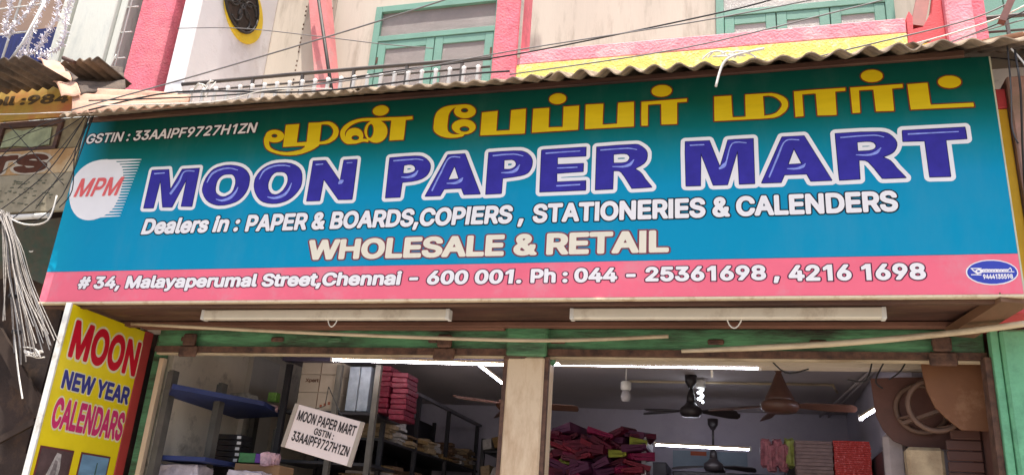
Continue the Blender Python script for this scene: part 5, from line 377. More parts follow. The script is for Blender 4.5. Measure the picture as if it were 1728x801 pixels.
cfl_glass = glow('lit_spiral_lamp', (.86, .92, 1.0), 7.0)
black_rub = mat('black_cable_sheath', (.022, .02, .022), .6, .2)
grey_cab = mat('grey_cable_sheath', (.18, .17, .17), .5, .2)
white_cab = mat('white_cable_sheath', (.72, .68, .62), .5, .2, 20)
inner_wall = mat('lilac_inner_wall', (.40, .37, .44), .8, .1, 2, .1, 40, dirt=(.3, .28, .34), dirt_amt=.25, dscale=1.5)
inner_ceil = mat('grey_inner_ceiling', (.42, .37, .38), .85, .12, 2, .1, 40)
inner_left = mat('stained_cream_inner_wall', (.72, .63, .51), .85, .15, 2.5, .15, 40, dirt=(.12, .085, .06), dirt_amt=.35, dscale=2.6)
steel = mat('dark_rack_steel', (.10, .09, .078), .5, .35, 9)
rack_black = mat('black_rack_steel', (.018, .016, .02), .5, .3, 9)
blue_ply = mat('blue_shelf_board', (.022, .035, .13), .55, .3, 4, .1, 30)
fanbrown = mat('brown_fan_enamel', (.10, .045, .03), .4, .25, 10)
fandark = mat('dark_fan_enamel', (.028, .022, .024), .4, .25, 10)
kraft = mat('kraft_carton', (.46, .35, .25), .8, .12, 6, .1, 30)
paleboard = mat("pale_carton", (.36, .30, .245), .8, .12, 6, .1, 30)
glassdark = mat('frosted_grey_pane', (.24, .205, .19), .25, .12, 3, .5, 260, dirt=(.3, .26, .24), dirt_amt=.4, dscale=2)
glasspale = mat('frosted_pale_pane', (.42, .38, .36), .25, .12, 3, .6, 260)
black_iron = mat('black_wrought_iron', (.03, .025, .022), .6, .4, 12)

# ------------------------------------------------------------------ setting
g = MB(); g.quad((-400, -400, 0), (400, -400, 0), (400, 400, 0), (-400, 400, 0))
struct('ground', g, mat('dusty_asphalt', (.27, .24, .205), .9, .3, 3, .4, 60))
g = MB(); g.box(-14, 12, -1.1, .60, .004, .14)
struct('pavement', g, mat('worn_concrete', (.42, .37, .32), .9, .25, 4, .4, 50))

# the shop building: one thing with its walls, columns, lintel, windows and railings
bld = thing('shop_building', (-1.6, .65, 0), 'cream two storey shop building with pink columns and mint shutters behind the blue sign', 'building')
# shop room
g = MB(); g.box(-4.33, -4.25, .93, 4.95, .14, 3.13); g.build('left_room_wall', inner_left, bld)
g = MB(); g.box(1.06, 1.42, 1.25, 4.95, .14, 3.13); g.build('right_room_wall', inner_wall, bld)
g = MB(); g.box(-4.33, 1.42, 4.953, 5.1, .14, 3.13); g.build('back_room_wall', inner_wall, bld)
g = MB(); g.box(-4.33, 1.42, .72, 5.1, 3.133, 3.3); g.build('room_ceiling', inner_ceil, bld)
g = MB(); g.box(-4.33, 1.42, .62, 5.1, .05, .138); g.build('room_floor', mat('grey_floor_tiles', (.2, .18, .17), .5, .2), bld)
g = MB(); g.box(-1.23, 1.298, 1.06, 1.20, at(1300, 617, 1.06).z, 3.131); g.build('ceiling_beam', mat('cream_beam_paint', (.60, .50, .39), .7, .08, 3), bld)
g = MB(); g.box(-4.248, -4.20, 1.95, 2.40, 1.0, 3.05)
g.build('wall_pier', mat('off_white_pier', (.55, .50, .44), .8, .1), bld)
# lintel: green steel channel with rust, wall above it up to the upper floor
g = MB(); g.box(-4.20, 1.352, .65, .73, 2.80, 2.955, .006); g.build('lintel', green_paint, bld)
g = MB(); g.box(-4.20, 1.352, .63, .76, 2.772, 2.812); g.build('lintel_flange', rust, bld)
g = MB(); g.box(-4.20, 1.35, .66, .70, 2.758, 2.770); g.build('lintel_trim', batten_c, bld)
g = MB(); g.box(-4.6, 1.6, .74, .88, 2.959, 4.86); g.build('front_wall', cream, bld)
for x in (-3.95, -3.2, -2.75, -2.0, -1.15, -.15, .45, 1.12):     # shutter lugs and rivets left on the lintel
    g = MB(); g.box(x - .05, x + .05, .632, .649, 2.85, 2.885, .008); g.build('lug', rust if random.random() < .6 else green_paint, bld)
for x in (-3.9, -1.92, -1.42, 1.12):
    g = MB(); g.box(x - .075, x + .075, .60, .628, 2.73, 2.81, .01).box(x - .05, x + .05, .59, .628, 2.812, 2.90, .01)
    g.build('shutter_lock', rust, bld)
g = MB(); g.box(1.362, 1.42, .73, 1.249, .14, 3.13); g.build('right_return_wall', brown_ply, bld)
g = MB(); g.box(1.96, 7.0, .62, .9, .14, 4.8); g.build('front_wall', cream, bld)
# columns at street level
g = MB(); g.box(-1.473, -1.225, .60, .90, .14, 2.755, .012); p = g.build('column', cream_post, bld)
g = MB(); g.box(-1.485, -1.213, .585, .90, 2.757, 2.956, .012); g.build('capital', green_paint, bld)
g = MB(); g.box(-1.50, -1.474, .61, .66, .14, 2.755); g.build('shutter_channel', rust, bld)
g = MB(); g.box(-1.224, -1.20, .61, .66, .14, 2.755); g.build('shutter_channel', rust, bld)
g = MB(); g.box(1.40, 1.95, .50, .90, .14, 2.92, .015); g.build('column', green_col, bld)
g = MB(); g.box(1.355, 1.397, .53, .60, .14, 2.92, .004); g.build('shutter_channel', green_col, bld)
g = MB(); g.box(1.32, 1.353, .56, .66, .14, 2.77); g.build('shutter_channel', rust, bld)
g = MB(); g.box(1.56, 1.575, .488, .499, .14, 2.9); g.build('conduit', green_col, bld)
g = MB(); g.box(-4.37, -4.29, .84, .92, .14, 2.95, .01); g.build('door_jamb', green_paint, bld)
g = MB(); g.box(-4.275, -4.235, .80, .84, .14, 2.757); g.build('jamb_strip', cream_post, bld)
# pilaster to the right of the board: red top band over golden yellow, pale pink strip
g = MB(); g.box(1.30, 1.53, .26, .72, 3.06, 4.17, .006); g.build('pilaster', gold_paint, bld)
g = MB(); g.box(1.296, 1.534, .255, .72, 4.172, 4.30, .006); g.build('pilaster_band', red_paint, bld)
g = MB(); g.box(1.296, 1.60, .255, .72, 2.94, 3.057, .006); g.build('pilaster_band', red_paint, bld)
g = MB(); g.box(1.536, 2.2, .22, .72, 3.06, 4.36, .01); g.build('pilaster', mat('faded_pink_plaster', (.55, .33, .28), .85, .2, 4, .3, 50, dirt=(.30, .22, .17), dirt_amt=.5), bld)
g = MB(); g.box(1.61, 2.3, .24, .72, 2.94, 3.057); g.build('pilaster_band', red_paint, bld)
# upper floor
g = MB(); g.box(-4.73, 3.5, .885, 2.0, 4.80, 4.96); g.build('balcony_slab', cream, bld)
g = MB(); g.box(-4.85, 4.0, 2.06, 2.25, 4.962, 9.5); g.build('upper_wall', cream, bld)
g = MB(); g.box(-4.93, -4.74, .92, 2.06, 4.5, 9.5, .01); g.build('side_wall', white_wall, bld)
g = MB(); g.box(-4.32, -4.02, 1.98, 2.058, 4.962, 9.5, .008); g.build('upper_pilaster', cream, bld)
g = MB(); g.box(-5.40, -5.02, .90, 1.30, 2.0, 9.5, .015); g.build('pink_column', stucco_pink, bld)
g = MB(); g.box(-1.86, -1.65, .90, 1.25, 4.962, 9.5, .012); g.build('pink_column', stucco_pink, bld)
g = MB(); g.tube([(-1.635, .89, 5.21), (-1.635, .89, 9.4)], .013, 8, False); g.build('down_pipe', whitemetal, bld)
g = MB(); g.box(-1.65, 1.18, .90, 1.05, 5.15, 5.275, .008); g.build('parapet', stucco_pale, bld)
g = MB(); g.box(-1.65, 1.18, .898, 1.05, 4.80, 5.148, .004); g.build('parapet_band', yellow_paint, bld)
# right post group: red and pink stucco piers with yellow foot and a small stepped scroll
g = MB(); g.box(1.44, 1.61, .88, 1.15, 4.8, 9.5, .012); g.build('pink_column', stucco_pale, bld)
g = MB(); g.box(1.612, 1.70, .93, 1.20, 4.8, 9.5, .008); g.build('pink_column', stucco_pink, bld)
g = MB(); g.prism([(1.36, .95, 4.8), (1.44, .95, 4.8), (1.44, .95, 6.0), (1.42, .95, 5.6), (1.36, .95, 5.3)], (0, .15, 0)); g.build('red_pier', red_paint, bld, True)
g = MB(); g.prism([(1.20, .95, 5.08), (1.36, .95, 5.08), (1.36, .95, 5.33), (1.30, .95, 5.22), (1.20, .95, 5.20)], (0, .12, 0)); g.build('red_pier', red_paint, bld, True)
g = MB(); g.box(1.185, 1.36, .94, 1.06, 4.8, 5.078); g.build('yellow_foot', gold_paint, bld)
g = MB(); g.prism([(1.19, .93, 5.08), (1.225, .93, 5.08), (1.235, .93, 5.30), (1.215, .93, 5.345), (1.195, .93, 5.30)], (0, .1, 0)); g.build('scroll', red_paint, bld, True)
g = MB(); g.bar((1.27, .99, 5.24), (1.55, 1.3, 6.3), .09, .05, (0, 1, 0)); g.build('slanting_strut', mat('dark_red_strut', (.22, .05, .04), .6, .3, 8), bld)
# slanting pink beam behind the railing, with a thin dark pole across it
g = MB(); g.bar((-4.26, 1.86, 7.4), (-3.62, 1.70, 5.0), .19, .14, (0, 1, 0)); g.build('slanting_beam', mat('brick_pink_paint', (.60, .20, .20), .7, .25, 5, .3, 40, dirt=(.45, .3, .27), dirt_amt=.3), bld)
g = MB(); g.tube([(-4.02, 1.60, 6.75), (-3.48, 1.55, 4.97)], .018, 8, False); g.build('thin_pole', black_iron, bld)
g = MB()
for k in range(34):
    for x in (-4.325, -4.018):
        if random.random() < .8: g.box(x - .006, x + .006, 1.972, 1.980, 5.0 + k * .055, 5.0 + k * .055 + .018)
tag(g.build('nail_marks', rust, bld), kind='stuff')

def window(x0, x1, z0, z1, Y, leaves, glass):
    """fixed frame, a transom over the leaves, and leaves with one pane each"""
    fr = MB(); T = .07
    fr.box(x0, x0 + T, Y - .07, Y, z0, z1, .004).box(x1 - T, x1, Y - .07, Y, z0, z1, .004).box(x0 + T, x1 - T, Y - .068, Y, z1 - .42, z1 - .36, .003).box(x0 + T, x1 - T, Y - .068, Y, z1 - T, z1, .003).box(x0 + T, x1 - T, Y - .068, Y, z0, z0 + T, .003)
    f = fr.build('window_frame', mint, bld)
    pz = MB(); pz.box(x0 + T, x1 - T, Y - .03, Y - .02, z1 - .36, z1 - T); pz.build('transom_pane', glass, f)
    n = leaves; wl = (x1 - x0 - 2 * T) / n
    for k in range(n):
        a, b = x0 + T + k * wl + .004, x0 + T + (k + 1) * wl - .004; zz0, zz1 = z0 + T + .004, z1 - .424; s = .085
        lf = MB(); lf.box(a, a + s, Y - .06, Y - .02, zz0, zz1, .004).box(b - s, b, Y - .06, Y - .02, zz0, zz1, .004).box(a + s, b - s, Y - .058, Y - .02, zz1 - s, zz1, .003).box(a + s, b - s, Y - .058, Y - .02, zz0, zz0 + .30, .003)
        l_ = lf.build('shutter_leaf', mint, bld)
        pz = MB(); pz.box(a + s, b - s, Y - .045, Y - .035, zz0 + .30, zz1 - s); pz.build('pane', glass, l_)
        hg = MB()
        for z in (zz0 + .2, zz1 - .25): hg.box(a + (.0 if k == 0 else wl - .03), a + (.02 if k == 0 else wl - .01), Y - .066, Y - .06, z, z + .07)
        hg.build('hinge', rust, l_)
window(-3.52, -2.16, 5.03, 6.68, 2.055, 2, glassdark)
window(-.14, 1.34, 5.03, 6.60, 2.055, 3, glasspale)
window(2.0, 3.2, 5.03, 6.60, 2.055, 2, glassdark)
# plain mint boarding behind the railing at the far right
g = MB()
for k in range(5): g.box(1.72 + k * .16, 1.872 + k * .16, 1.60, 1.63, 4.97, 6.8, .004)
g.build('mint_boarding', mint, bld)

def railing(x0, x1, Y, zt, zl, posts, knobs):
    r = thing('balcony_railing', (x0, Y, zl - .4), posts[1], 'railing', None)
    g = MB(); g.tube([(x0, Y, zt), ((x0 + x1) / 2, Y, zt + .006), (x1, Y, zt)], .017, 8); g.build('top_rail', railgrey, r)
    g = MB(); g.tube([(x0, Y, zl), (x1, Y, zl)], .010, 6, False); g.build('lower_rail', railgrey, r)
    n = posts[0]
    for k in range(n):
        x = x0 + (x1 - x0) * (k + .5) / n
        g = MB(); g.box(x - .011, x + .011, Y - .011, Y + .011, 4.961, zt); g.build('post', railgrey, r)
    base = None
    for k in range(knobs):
        x = x0 + (x1 - x0) * (k + .3) / knobs
        if base is None:
            g = MB(); g.lathe((x, Y - .04, 4.90), [(.014, 0), (.020, .01), (.015, .22), (.021, .235), (.017, .245), (.004, .255)], 8); base = g.build('baluster', mat('bright_white_baluster', (.82, .80, .76), .4, .08), r); bx = x
        else:
            c = base.copy(); COL.objects.link(c); c.parent = r; c.location = (x - bx, 0, 0)
    return r
railing(-4.73, -1.87, .90, 5.235, 5.155, (6, 'grey pipe balcony railing with white balusters left of the pink column'), 24)
railing(1.71, 3.3, 1.20, 5.41, 5.29, (4, 'grey pipe balcony railing with white balusters at the far upper right'), 8)

# round opening with its yellow reveal and iron grille in the side wall
ring = thing('round_grille', (-4.735, 1.52, 6.47), 'round black iron grille in a bright yellow ring on the white wall', 'grille')
g = MB(); n = 36
for k in range(n):
    a, b = 2 * math.pi * k / n, 2 * math.pi * (k + 1) / n
    P_ = lambda a, r, x: Vector((x, 1.52 + r * math.cos(a), 6.445 + r * math.sin(a)))
    g.quad(P_(a, .14, -4.715), P_(b, .14, -4.715), P_(b, .325, -4.715), P_(a, .325, -4.715))
    g.quad(P_(a, .325, -4.715), P_(b, .325, -4.715), P_(b, .33, -4.739), P_(a, .33, -4.739))
    g.quad(P_(b, .14, -4.715), P_(a, .14, -4.715), P_(a, .14, -4.739), P_(b, .14, -4.739))
g.build('ring', mat('bright_yellow_ring', (.78, .55, .03), .6, .12, 9), ring, True)
g = MB(); g.lathe((-4.712, 1.44, 6.47), [(.285, 0), (.285, .004)], 32, 'x'); g.build('dark_backing', mat('dark_opening', (.05, .035, .025), .9, .5, 20), ring)
g = MB()
def arcx(cy, cz, r, a0, a1): return [(-4.704, 1.44 + cy + r * math.cos(a0 + (a1 - a0) * k / 24), 6.47 + cz + r * math.sin(a0 + (a1 - a0) * k / 24)) for k in range(25)]
g.tube(arcx(0, 0, .285, 0, 6.28), .014, 6, False)
for k in range(6):
    a = k * math.pi / 3
    g.tube(arcx(.15 * math.cos(a), .15 * math.sin(a), .10, a, a + 4.4), .013, 6, False)
    g.tube([(-4.704, 1.44, 6.47), (-4.704, 1.44 + .28 * math.cos(a + .5), 6.47 + .28 * math.sin(a + .5))], .011, 6, False)
g.build('iron_scrollwork', black_iron, ring)

# ------------------------------------------------------------------ corrugated awning above the board
awn = thing('corrugated_awning', (-1.7, -.2, 4.4), 'long corrugated sheet awning over the blue sign board', 'awning')
E0 = (-.35, 4.235)
def aw(x0, x1, dy, dz, pitch, amp, m, seed, jag=.012, slope=.56, nm='corrugated_sheet'):
    g = MB(); g.corr(x0, x1, (E0[0] + dy, E0[1] + dz), (.88, E0[1] + dz + (.88 - E0[0]) * slope), pitch, amp, seed, jag)
    return g.build(nm, m, awn)
aw(-4.62, -3.35, -.01, .00, .098, .012, asbestos, 1)
aw(-3.42, -2.30, .0, .012, .098, .012, asbestos, 2)
aw(-2.36, -1.05, -.02, .002, .118, .016, asbestos, 3)
aw(-1.12, .02, .01, .012, .146, .020, asbestos, 4, .02)
aw(-.06, 1.02, -.02, .0, .150, .020, asbestos, 5, .015)
aw(.94, 2.3, -.01, .014, .146, .019, asbestos, 6, .02)
# ridge tiles with their rolls lying along the awning at its left end
def rolls(pts0, pts1, m, parent, n=24, amp=.035, waves=2.5, nm='ridge_sheet', t=.012, tex=14):
    """sheet whose corrugations run from edge a to edge b; edges given as (near, far) corner points"""
    g = MB(); a0, a1 = Vector(pts0[0]), Vector(pts0[1]); b0, b1 = Vector(pts1[0]), Vector(pts1[1]); G = []
    for j in range(tex + 1):
        s_ = j / tex; row = []
        for i in range(n + 1):
            r_ = i / n; p = (a0.lerp(a1, r_)).lerp(b0.lerp(b1, r_), s_)
            p = p + Vector((0, -.3, 1)).normalized() * (amp * abs(math.sin(math.pi * waves * r_)) + .006 * math.sin(7 * s_ + r_ * 3)); row.append(p)
        G.append(row)
    for lift_ in (0, -t):
        V = [[g.bm.verts.new(p + Vector((0, 0, lift_))) for p in row] for row in G]
        for j in range(tex):
            for i in range(n): f = g.bm.faces.new((V[j][i], V[j][i + 1], V[j + 1][i + 1], V[j + 1][i])); f.smooth = True
        if lift_ == 0: top_ = V
    for i in range(n):
        g.bm.faces.new((top_[0][i], V[0][i], V[0][i + 1], top_[0][i + 1])); g.bm.faces.new((top_[-1][i], top_[-1][i + 1], V[-1][i + 1], V[-1][i]))
    for j in range(tex):
        g.bm.faces.new((top_[j][0], top_[j + 1][0], V[j + 1][0], V[j][0])); g.bm.faces.new((top_[j][-1], V[j][-1], V[j + 1][-1], top_[j + 1][-1]))
    return g.build(nm, m, parent, True)
rolls((at(122, 190, -.36), at(122, 152, -.10)), (at(318, 177, -.33), at(322, 168, -.22)), redsheet, awn)
g = MB(); g.box(-4.70, 1.27, -.02, .035, 4.372, 4.412, .004); g.build('head_batten', darkwood, awn)
for x in (-4.4, -3.2, -2.0, -.8, .4, 1.3):
    g = MB(); g.bar((x, .05, 4.375), (x, .73, 4.75), .035, .05); g.build('rafter', darkwood, awn)

# ------------------------------------------------------------------ the sign board
board = thing('sign_board', (-1.665, 0, 2.966), 'long blue green and pink shop sign board reading MOON PAPER MART', 'sign')
def board_print():
    m = bpy.data.materials.new('board_print'); m.use_nodes = True; n = m.node_tree.nodes; l = m.node_tree.links
    b = n['Principled BSDF']; b.inputs['Roughness'].default_value = .45; b.inputs['Specular IOR Level'].default_value = .12
    tc = n.new('ShaderNodeNewGeometry'); sx = n.new('ShaderNodeSeparateXYZ'); l.new(tc.outputs['Position'], sx.inputs[0])
    ns = n.new('ShaderNodeTexNoise'); ns.inputs['Scale'].default_value = 1.3; ns.inputs['Detail'].default_value = 2
    l.new(tc.outputs['Position'], ns.inputs['Vector'])
    ma = n.new('ShaderNodeMath'); ma.operation = 'MULTIPLY_ADD'; ma.inputs[1].default_value = .03; l.new(ns.outputs['Fac'], ma.inputs[0]); l.new(sx.outputs['Z'], ma.inputs[2])
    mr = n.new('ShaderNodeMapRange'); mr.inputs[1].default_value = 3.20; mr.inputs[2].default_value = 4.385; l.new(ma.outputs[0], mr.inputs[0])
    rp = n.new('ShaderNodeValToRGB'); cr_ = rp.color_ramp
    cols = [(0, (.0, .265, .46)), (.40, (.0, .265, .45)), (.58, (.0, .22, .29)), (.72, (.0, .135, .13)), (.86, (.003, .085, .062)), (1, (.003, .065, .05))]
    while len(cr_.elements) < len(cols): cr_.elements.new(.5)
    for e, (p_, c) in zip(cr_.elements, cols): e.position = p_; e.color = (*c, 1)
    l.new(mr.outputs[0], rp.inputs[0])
    # pale left border glow that is part of the print: cyan streak along the left edge
    mr2 = n.new('ShaderNodeMapRange'); mr2.inputs[1].default_value = -4.72; mr2.inputs[2].default_value = -4.45; mr2.inputs[3].default_value = .75; mr2.inputs[4].default_value = 0; l.new(sx.outputs['X'], mr2.inputs[0])
    mx = n.new('ShaderNodeMixRGB'); mx.inputs[2].default_value = (.0, .30, .46, 1); l.new(mr2.outputs[0], mx.inputs[0]); l.new(rp.outputs[0], mx.inputs[1])
    # faint dust so the vinyl is not uniform
    n2 = n.new('ShaderNodeTexNoise'); n2.inputs['Scale'].default_value = 2.2; n2.inputs['Detail'].default_value = 9; n2.inputs['Roughness'].default_value = .7
    mp = n.new('ShaderNodeMapping'); mp.inputs['Scale'].default_value = (1, 1, .35); l.new(tc.outputs['Position'], mp.inputs[0]); l.new(mp.outputs[0], n2.inputs['Vector'])
    r2 = n.new('ShaderNodeMapRange'); r2.inputs[1].default_value = .5; r2.inputs[2].default_value = .85; r2.inputs[3].default_value = 0; r2.inputs[4].default_value = .09; l.new(n2.outputs['Fac'], r2.inputs[0])
    mx2 = n.new('ShaderNodeMixRGB'); mx2.inputs[2].default_value = (.35, .33, .28, 1); l.new(r2.outputs[0], mx2.inputs[0]); l.new(mx.outputs[0], mx2.inputs[1])
    l.new(mx2.outputs[0], b.inputs['Base Color'])
    n4 = n.new('ShaderNodeTexNoise'); n4.inputs['Scale'].default_value = 2.4; n4.inputs['Detail'].default_value = 3; l.new(tc.outputs['Position'], n4.inputs['Vector'])
    bp = n.new('ShaderNodeBump'); bp.inputs['Strength'].default_value = .35; bp.inputs['Distance'].default_value = .05; l.new(n4.outputs['Fac'], bp.inputs['Height']); l.new(bp.outputs[0], b.inputs['Normal'])
    return m
BP = board_print()
pinkp = mat('pink_print', (.86, .165, .24), .4, .10, 1.6, dirt=(.75, .25, .3), dirt_amt=.35, dscale=3)
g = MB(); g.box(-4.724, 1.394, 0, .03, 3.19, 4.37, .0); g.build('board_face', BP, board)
g = MB(); g.box(-4.724, 1.394, 0, .03, 2.972, 3.188); g.build('pink_band', pinkp, board)
g = MB(); g.box(-4.73, 1.40, -.004, .034, 2.955, 2.970, .002); g.build('bottom_edge', mat('yellowed_white_edge', (.72, .60, .42), .6, .2, 8, dirt=(.35, .2, .1), dirt_amt=.4, dscale=8), board)
g = MB(); g.box(1.395, 1.403, .0, .034, 2.972, 4.37); g.build('side_edge', mat('pale_side_edge', (.55, .55, .4), .5), board)
def onb(u, v, d=0.0): return Vector((u, -d - .0005, v))
white_p = mat('white_print', (.84, .81, .81), .4, .06, 3); blue_p = mat('violet_blue_print', (.042, .032, .32), .4, .22, 9)
navy_p = mat('dark_navy_print', (.012, .012, .07), .4, .1); hl_p = mat('pale_blue_gloss_print', (.30, .36, .85), .3, .3, 30)
yel_p = mat('yellow_print', (.72, .52, .012), .35, .10, 3, stretch=(1, 1, 6)); red_p = mat('brown_red_outline_print', (.20, .035, .018), .4, .1)
maroon_p = mat('maroon_outline_print', (.20, .055, .075), .4, .1); cream_p = mat('cream_print', (.78, .72, .58), .4, .06, 3)
blk_p = mat('black_print', (.012, .018, .03), .4, .1); wine_p = mat('wine_outline_print', (.09, .015, .045), .4, .1)
logo_red = mat('coral_red_print', (.80, .14, .14), .4, .15, 40)
def pr(key, lev, d, m, nm, label=None):
    o = fill2d(nm, pairs(SIGN[key][lev]), lambda u, v: onb(u, v, d), m, board)
    if label: o['label'] = label
    if nm in ('name_halo', 'name_rim', 'name_gloss', 'tamil_outline', 'logo_bars', 'maker_word'): o['kind'] = 'stuff'
    return o
def letters(key, d, m, label):
    L = pairs(SIGN[key][0]); bb = [(min(a for a, b in l), max(a for a, b in l), min(b for a, b in l), max(b for a, b in l)) for l in L]
    def inside(i, j): return i != j and bb[i][0] > bb[j][0] and bb[i][1] < bb[j][1] and bb[i][2] > bb[j][2] and bb[i][3] < bb[j][3]
    for j in sorted(range(len(L)), key=lambda j: bb[j][0]):
        if any(inside(j, k) for k in range(len(L))): continue
        o = fill2d('letter', [L[j]] + [L[i] for i in range(len(L)) if inside(i, j)], lambda u, v: onb(u, v, d), m, board); o['label'] = label
pr('moon', 1, .0010, white_p, 'name_halo'); pr('moon_dark', 0, .0018, navy_p, 'name_rim')
letters('moon', .0026, blue_p, 'large violet blue letter of MOON PAPER MART')
pr('moon_hl', 0, .0034, hl_p, 'name_gloss')
pr('tamil', 1, .0042, red_p, 'tamil_outline'); letters('tamil', .0050, yel_p, 'yellow Tamil letter along the top of the board')
pr('bars', 0, .0010, white_p, 'logo_bars'); pr('disc', 0, .0018, white_p, 'logo_disc', 'white disc with the red letters MPM')
pr('oval', 1, .0010, white_p, 'maker_oval_rim'); pr('oval', 0, .0018, mat('maker_blue', (.03, .05, .42), .4, .1), 'maker_oval', 'small blue oval of the sign maker'); pr('ovalword', 0, .0026, white_p, 'maker_word')
pl = onb
lettering('logo_letters', 'MPM', -4.665, -4.290, 3.760, .146, lambda u, v, d: onb(u, v, d + .0022), logo_red, None, board, heavy=0, shear=.22, slope=-.01)
lettering('tax_number', 'GSTIN : 33AAIPF9727H1ZN', -4.690, -3.255, 4.193, .080, pl, white_p, blk_p, board, shear=.12, heavy=0)
lettering('trade_line', 'Dealers in :', -4.010, -3.245, 3.450, .118, pl, white_p, blk_p, board, shear=.12)
lettering('trade_line', 'PAPER & BOARDS,COPIERS ,', -3.190, -1.262, 3.446, .122, pl, white_p, blk_p, board, shear=.06)
lettering('trade_line', 'STATIONERIES & CALENDERS', -1.205, .848, 3.444, .124, pl, white_p, blk_p, board)
lettering('wholesale_line', 'WHOLESALE & RETAIL', -2.695, -.385, 3.236, .138, pl, cream_p, maroon_p, board)
lettering('address_line', '# 34, Malayaperumal Street,Chennai - 600 001.', -4.430, -1.25, 3.060, .090, pl, white_p, wine_p, board, shear=.06)
lettering('phone_line', 'Ph : 044 - 25361698 ,', -1.195, .215, 3.062, .088, pl, white_p, wine_p, board)
lettering('phone_line', '4216 1698', .262, .950, 3.054, .092, pl, white_p, wine_p, board)
lettering('maker_number', '9444135598', 1.218, 1.356, 3.052, .026, lambda u, v, d: onb(u, v, d + .0015), white_p, None, board)
# box of the board: soffit boards, lower rail, side bracket
g = MB()
for k, (y0, y1) in enumerate(((.036, .20), (.204, .39), (.394, .60))):
    g.box(-4.70, 1.38, y0, y1, 2.962 + .003 * k, 2.985 + .003 * k, .003)
    g.build('soffit_board', darkwood, board); g = MB()
g.bm.free()
g = MB(); g.box(-4.70, 1.38, .04, .075, 2.935, 2.960, .003); g.build('lower_rail', darkwood, board)
g = MB(); g.box(-4.6, 1.2, .50, .56, 2.93, 2.962, .004); g.build('lower_rail', mat('reddish_wood', (.19, .085, .055), .7, .4, 6, .3, 40, stretch=(.3, 1, 1)), board)
g = MB(); g.bar((1.36, .02, 2.955), (1.20, .52, 2.90), .16, .05); g.build('end_bracket', mat('brown_bracket_wood', (.17, .085, .045), .7, .35, 6, .3, 30, stretch=(1, .3, 1)), board)

# unlit batten lights under the board
def batten(x0, x1, lab):
    f = thing('batten_light', ((x0 + x1) / 2, .2, 2.93), lab, 'tube light')
    g = MB(); g.box(x0, x1, .17, .225, 2.893, 2.957, .006); g.build('channel', fixture, f)
    g = MB(); g.box(x0 - .004, x0 + .02, .166, .229, 2.889, 2.9565, .003).box(x1 - .02, x1 + .004, .166, .229, 2.889, 2.9565, .003); g.build('end_cap', whitemetal, f)
    return f
batten(-3.52, -1.75, 'unlit white batten light under the left half of the sign board')
batten(-.98, .765, 'unlit white batten light under the right half of the sign board')
for (a, b, lab) in (((553, 532), (572, 532), 'short white wire loop under the left batten light'), ((1225, 533), (1254, 530), 'short white wire loop under the right batten light')):
    A, B = at(*a, .2), at(*b, .2); mid = (A + B) / 2 + Vector((0, 0, -.075))
    g = MB(); g.tube([A, A * .6 + mid * .4 + Vector((0, 0, -.025)), mid, B * .6 + mid * .4 + Vector((0, 0, -.02)), B], .004, 6); one('wire_loop', g, white_cab, lab, 'wire')
# cream poles laid loosely across the opening
g = MB(); g.tube([at(222, 546, .34), at(560, 563, .36), at(900, 574, .40), at(1128, 567, .42)], .012, 8); one('cream_pole', g, batten_c, 'thin cream painted pole slung along the lintel on the left', 'pole')
g = MB(); g.tube([at(1150, 592, .42), at(1400, 580, .38), at(1600, 562, .30), at(1735, 545, .24)], [.011, .013, .016, .018], 8); one('cream_pole', g, batten_c, 'thicker cream pole rising to the right over the green column', 'pole')
g = MB(); g.box(-4.30, -1.5, .56, .61, 2.925, 2.953, .004); one('wood_strip', g, mat('reddish_wood', (.19, .085, .055)), 'reddish wood strip above the green lintel on the left', 'wood strip')
g = MB(); g.bar(at(935, 550, .56), at(1640, 549, .56), .05, .022); one('wood_strip', g, mat('reddish_wood', (.19, .085, .055)), 'reddish wood strip above the green lintel on the right', 'wood strip')

# ------------------------------------------------------------------ calendar board standing out at the left door jamb
calb = thing('calendar_board', (-4.4, .35, 1.2), 'yellow hanging panel reading MOON NEW YEAR CALENDARS beside the left door jamb', 'advertising board')
ybright = mat('bright_yellow_vinyl', (.84, .66, .008), .4, .12, 2.5)
g = MB(); g.box(-4.44, -4.402, -.03, .735, 1.15, 2.945, .003); g.build('panel', ybright, calb)
g = MB(); g.box(-4.444, -4.398, .736, .83, 1.15, 2.952, .003); g.build('red_margin', mat('red_vinyl', (.42, .045, .04), .45, .2, 4), calb)
g = MB(); g.box(-4.444, -4.398, -.048, -.031, 1.15, 2.95, .002); g.build('white_edge', whitemetal, calb)
def onc(u, v, d): return Vector((-4.4018 + d, u, v))
crim = mat('crimson_print', (.58, .012, .03), .4, .1); ind = mat('indigo_print', (.05, .05, .24), .4, .1); pnk = mat('magenta_print', (.62, .04, .16), .4, .25, 60)
whp = mat('pale_outline_print', (.75, .70, .45), .4, .05)
lettering('calendar_word', 'MOON', .035, .725, 2.595, .26, onc, crim, whp, calb, slope=.0, label='tall crimson word MOON')
lettering('calendar_word', 'NEW YEAR', .045, .715, 2.385, .125, onc, ind, whp, calb, label='indigo words NEW YEAR')
lettering('calendar_word', 'CALENDARS', .035, .725, 2.125, .20, onc, pnk, whp, calb, label='magenta word CALENDARS')
for (y0, y1, nm) in ((.0, .30, 'church_picture'), (.37, .66, 'tower_picture')):
    g = MB(); g.box(-4.401, -4.398, y0, y1, 1.55, 2.005); f = g.build('picture_border', mat('dark_red_border', (.14, .03, .03), .5), calb)
    g = MB(); g.box(-4.3975, -4.3965, y0 + .012, y1 - .012, 1.56, 1.992); g.build('picture_ground', mat('dim_picture', (.10, .06, .06), .5, .5, 12) if nm == 'church_picture' else mat('sky_picture', (.16, .30, .44), .5, .35, 3, stretch=(1, 1, 4)), f)
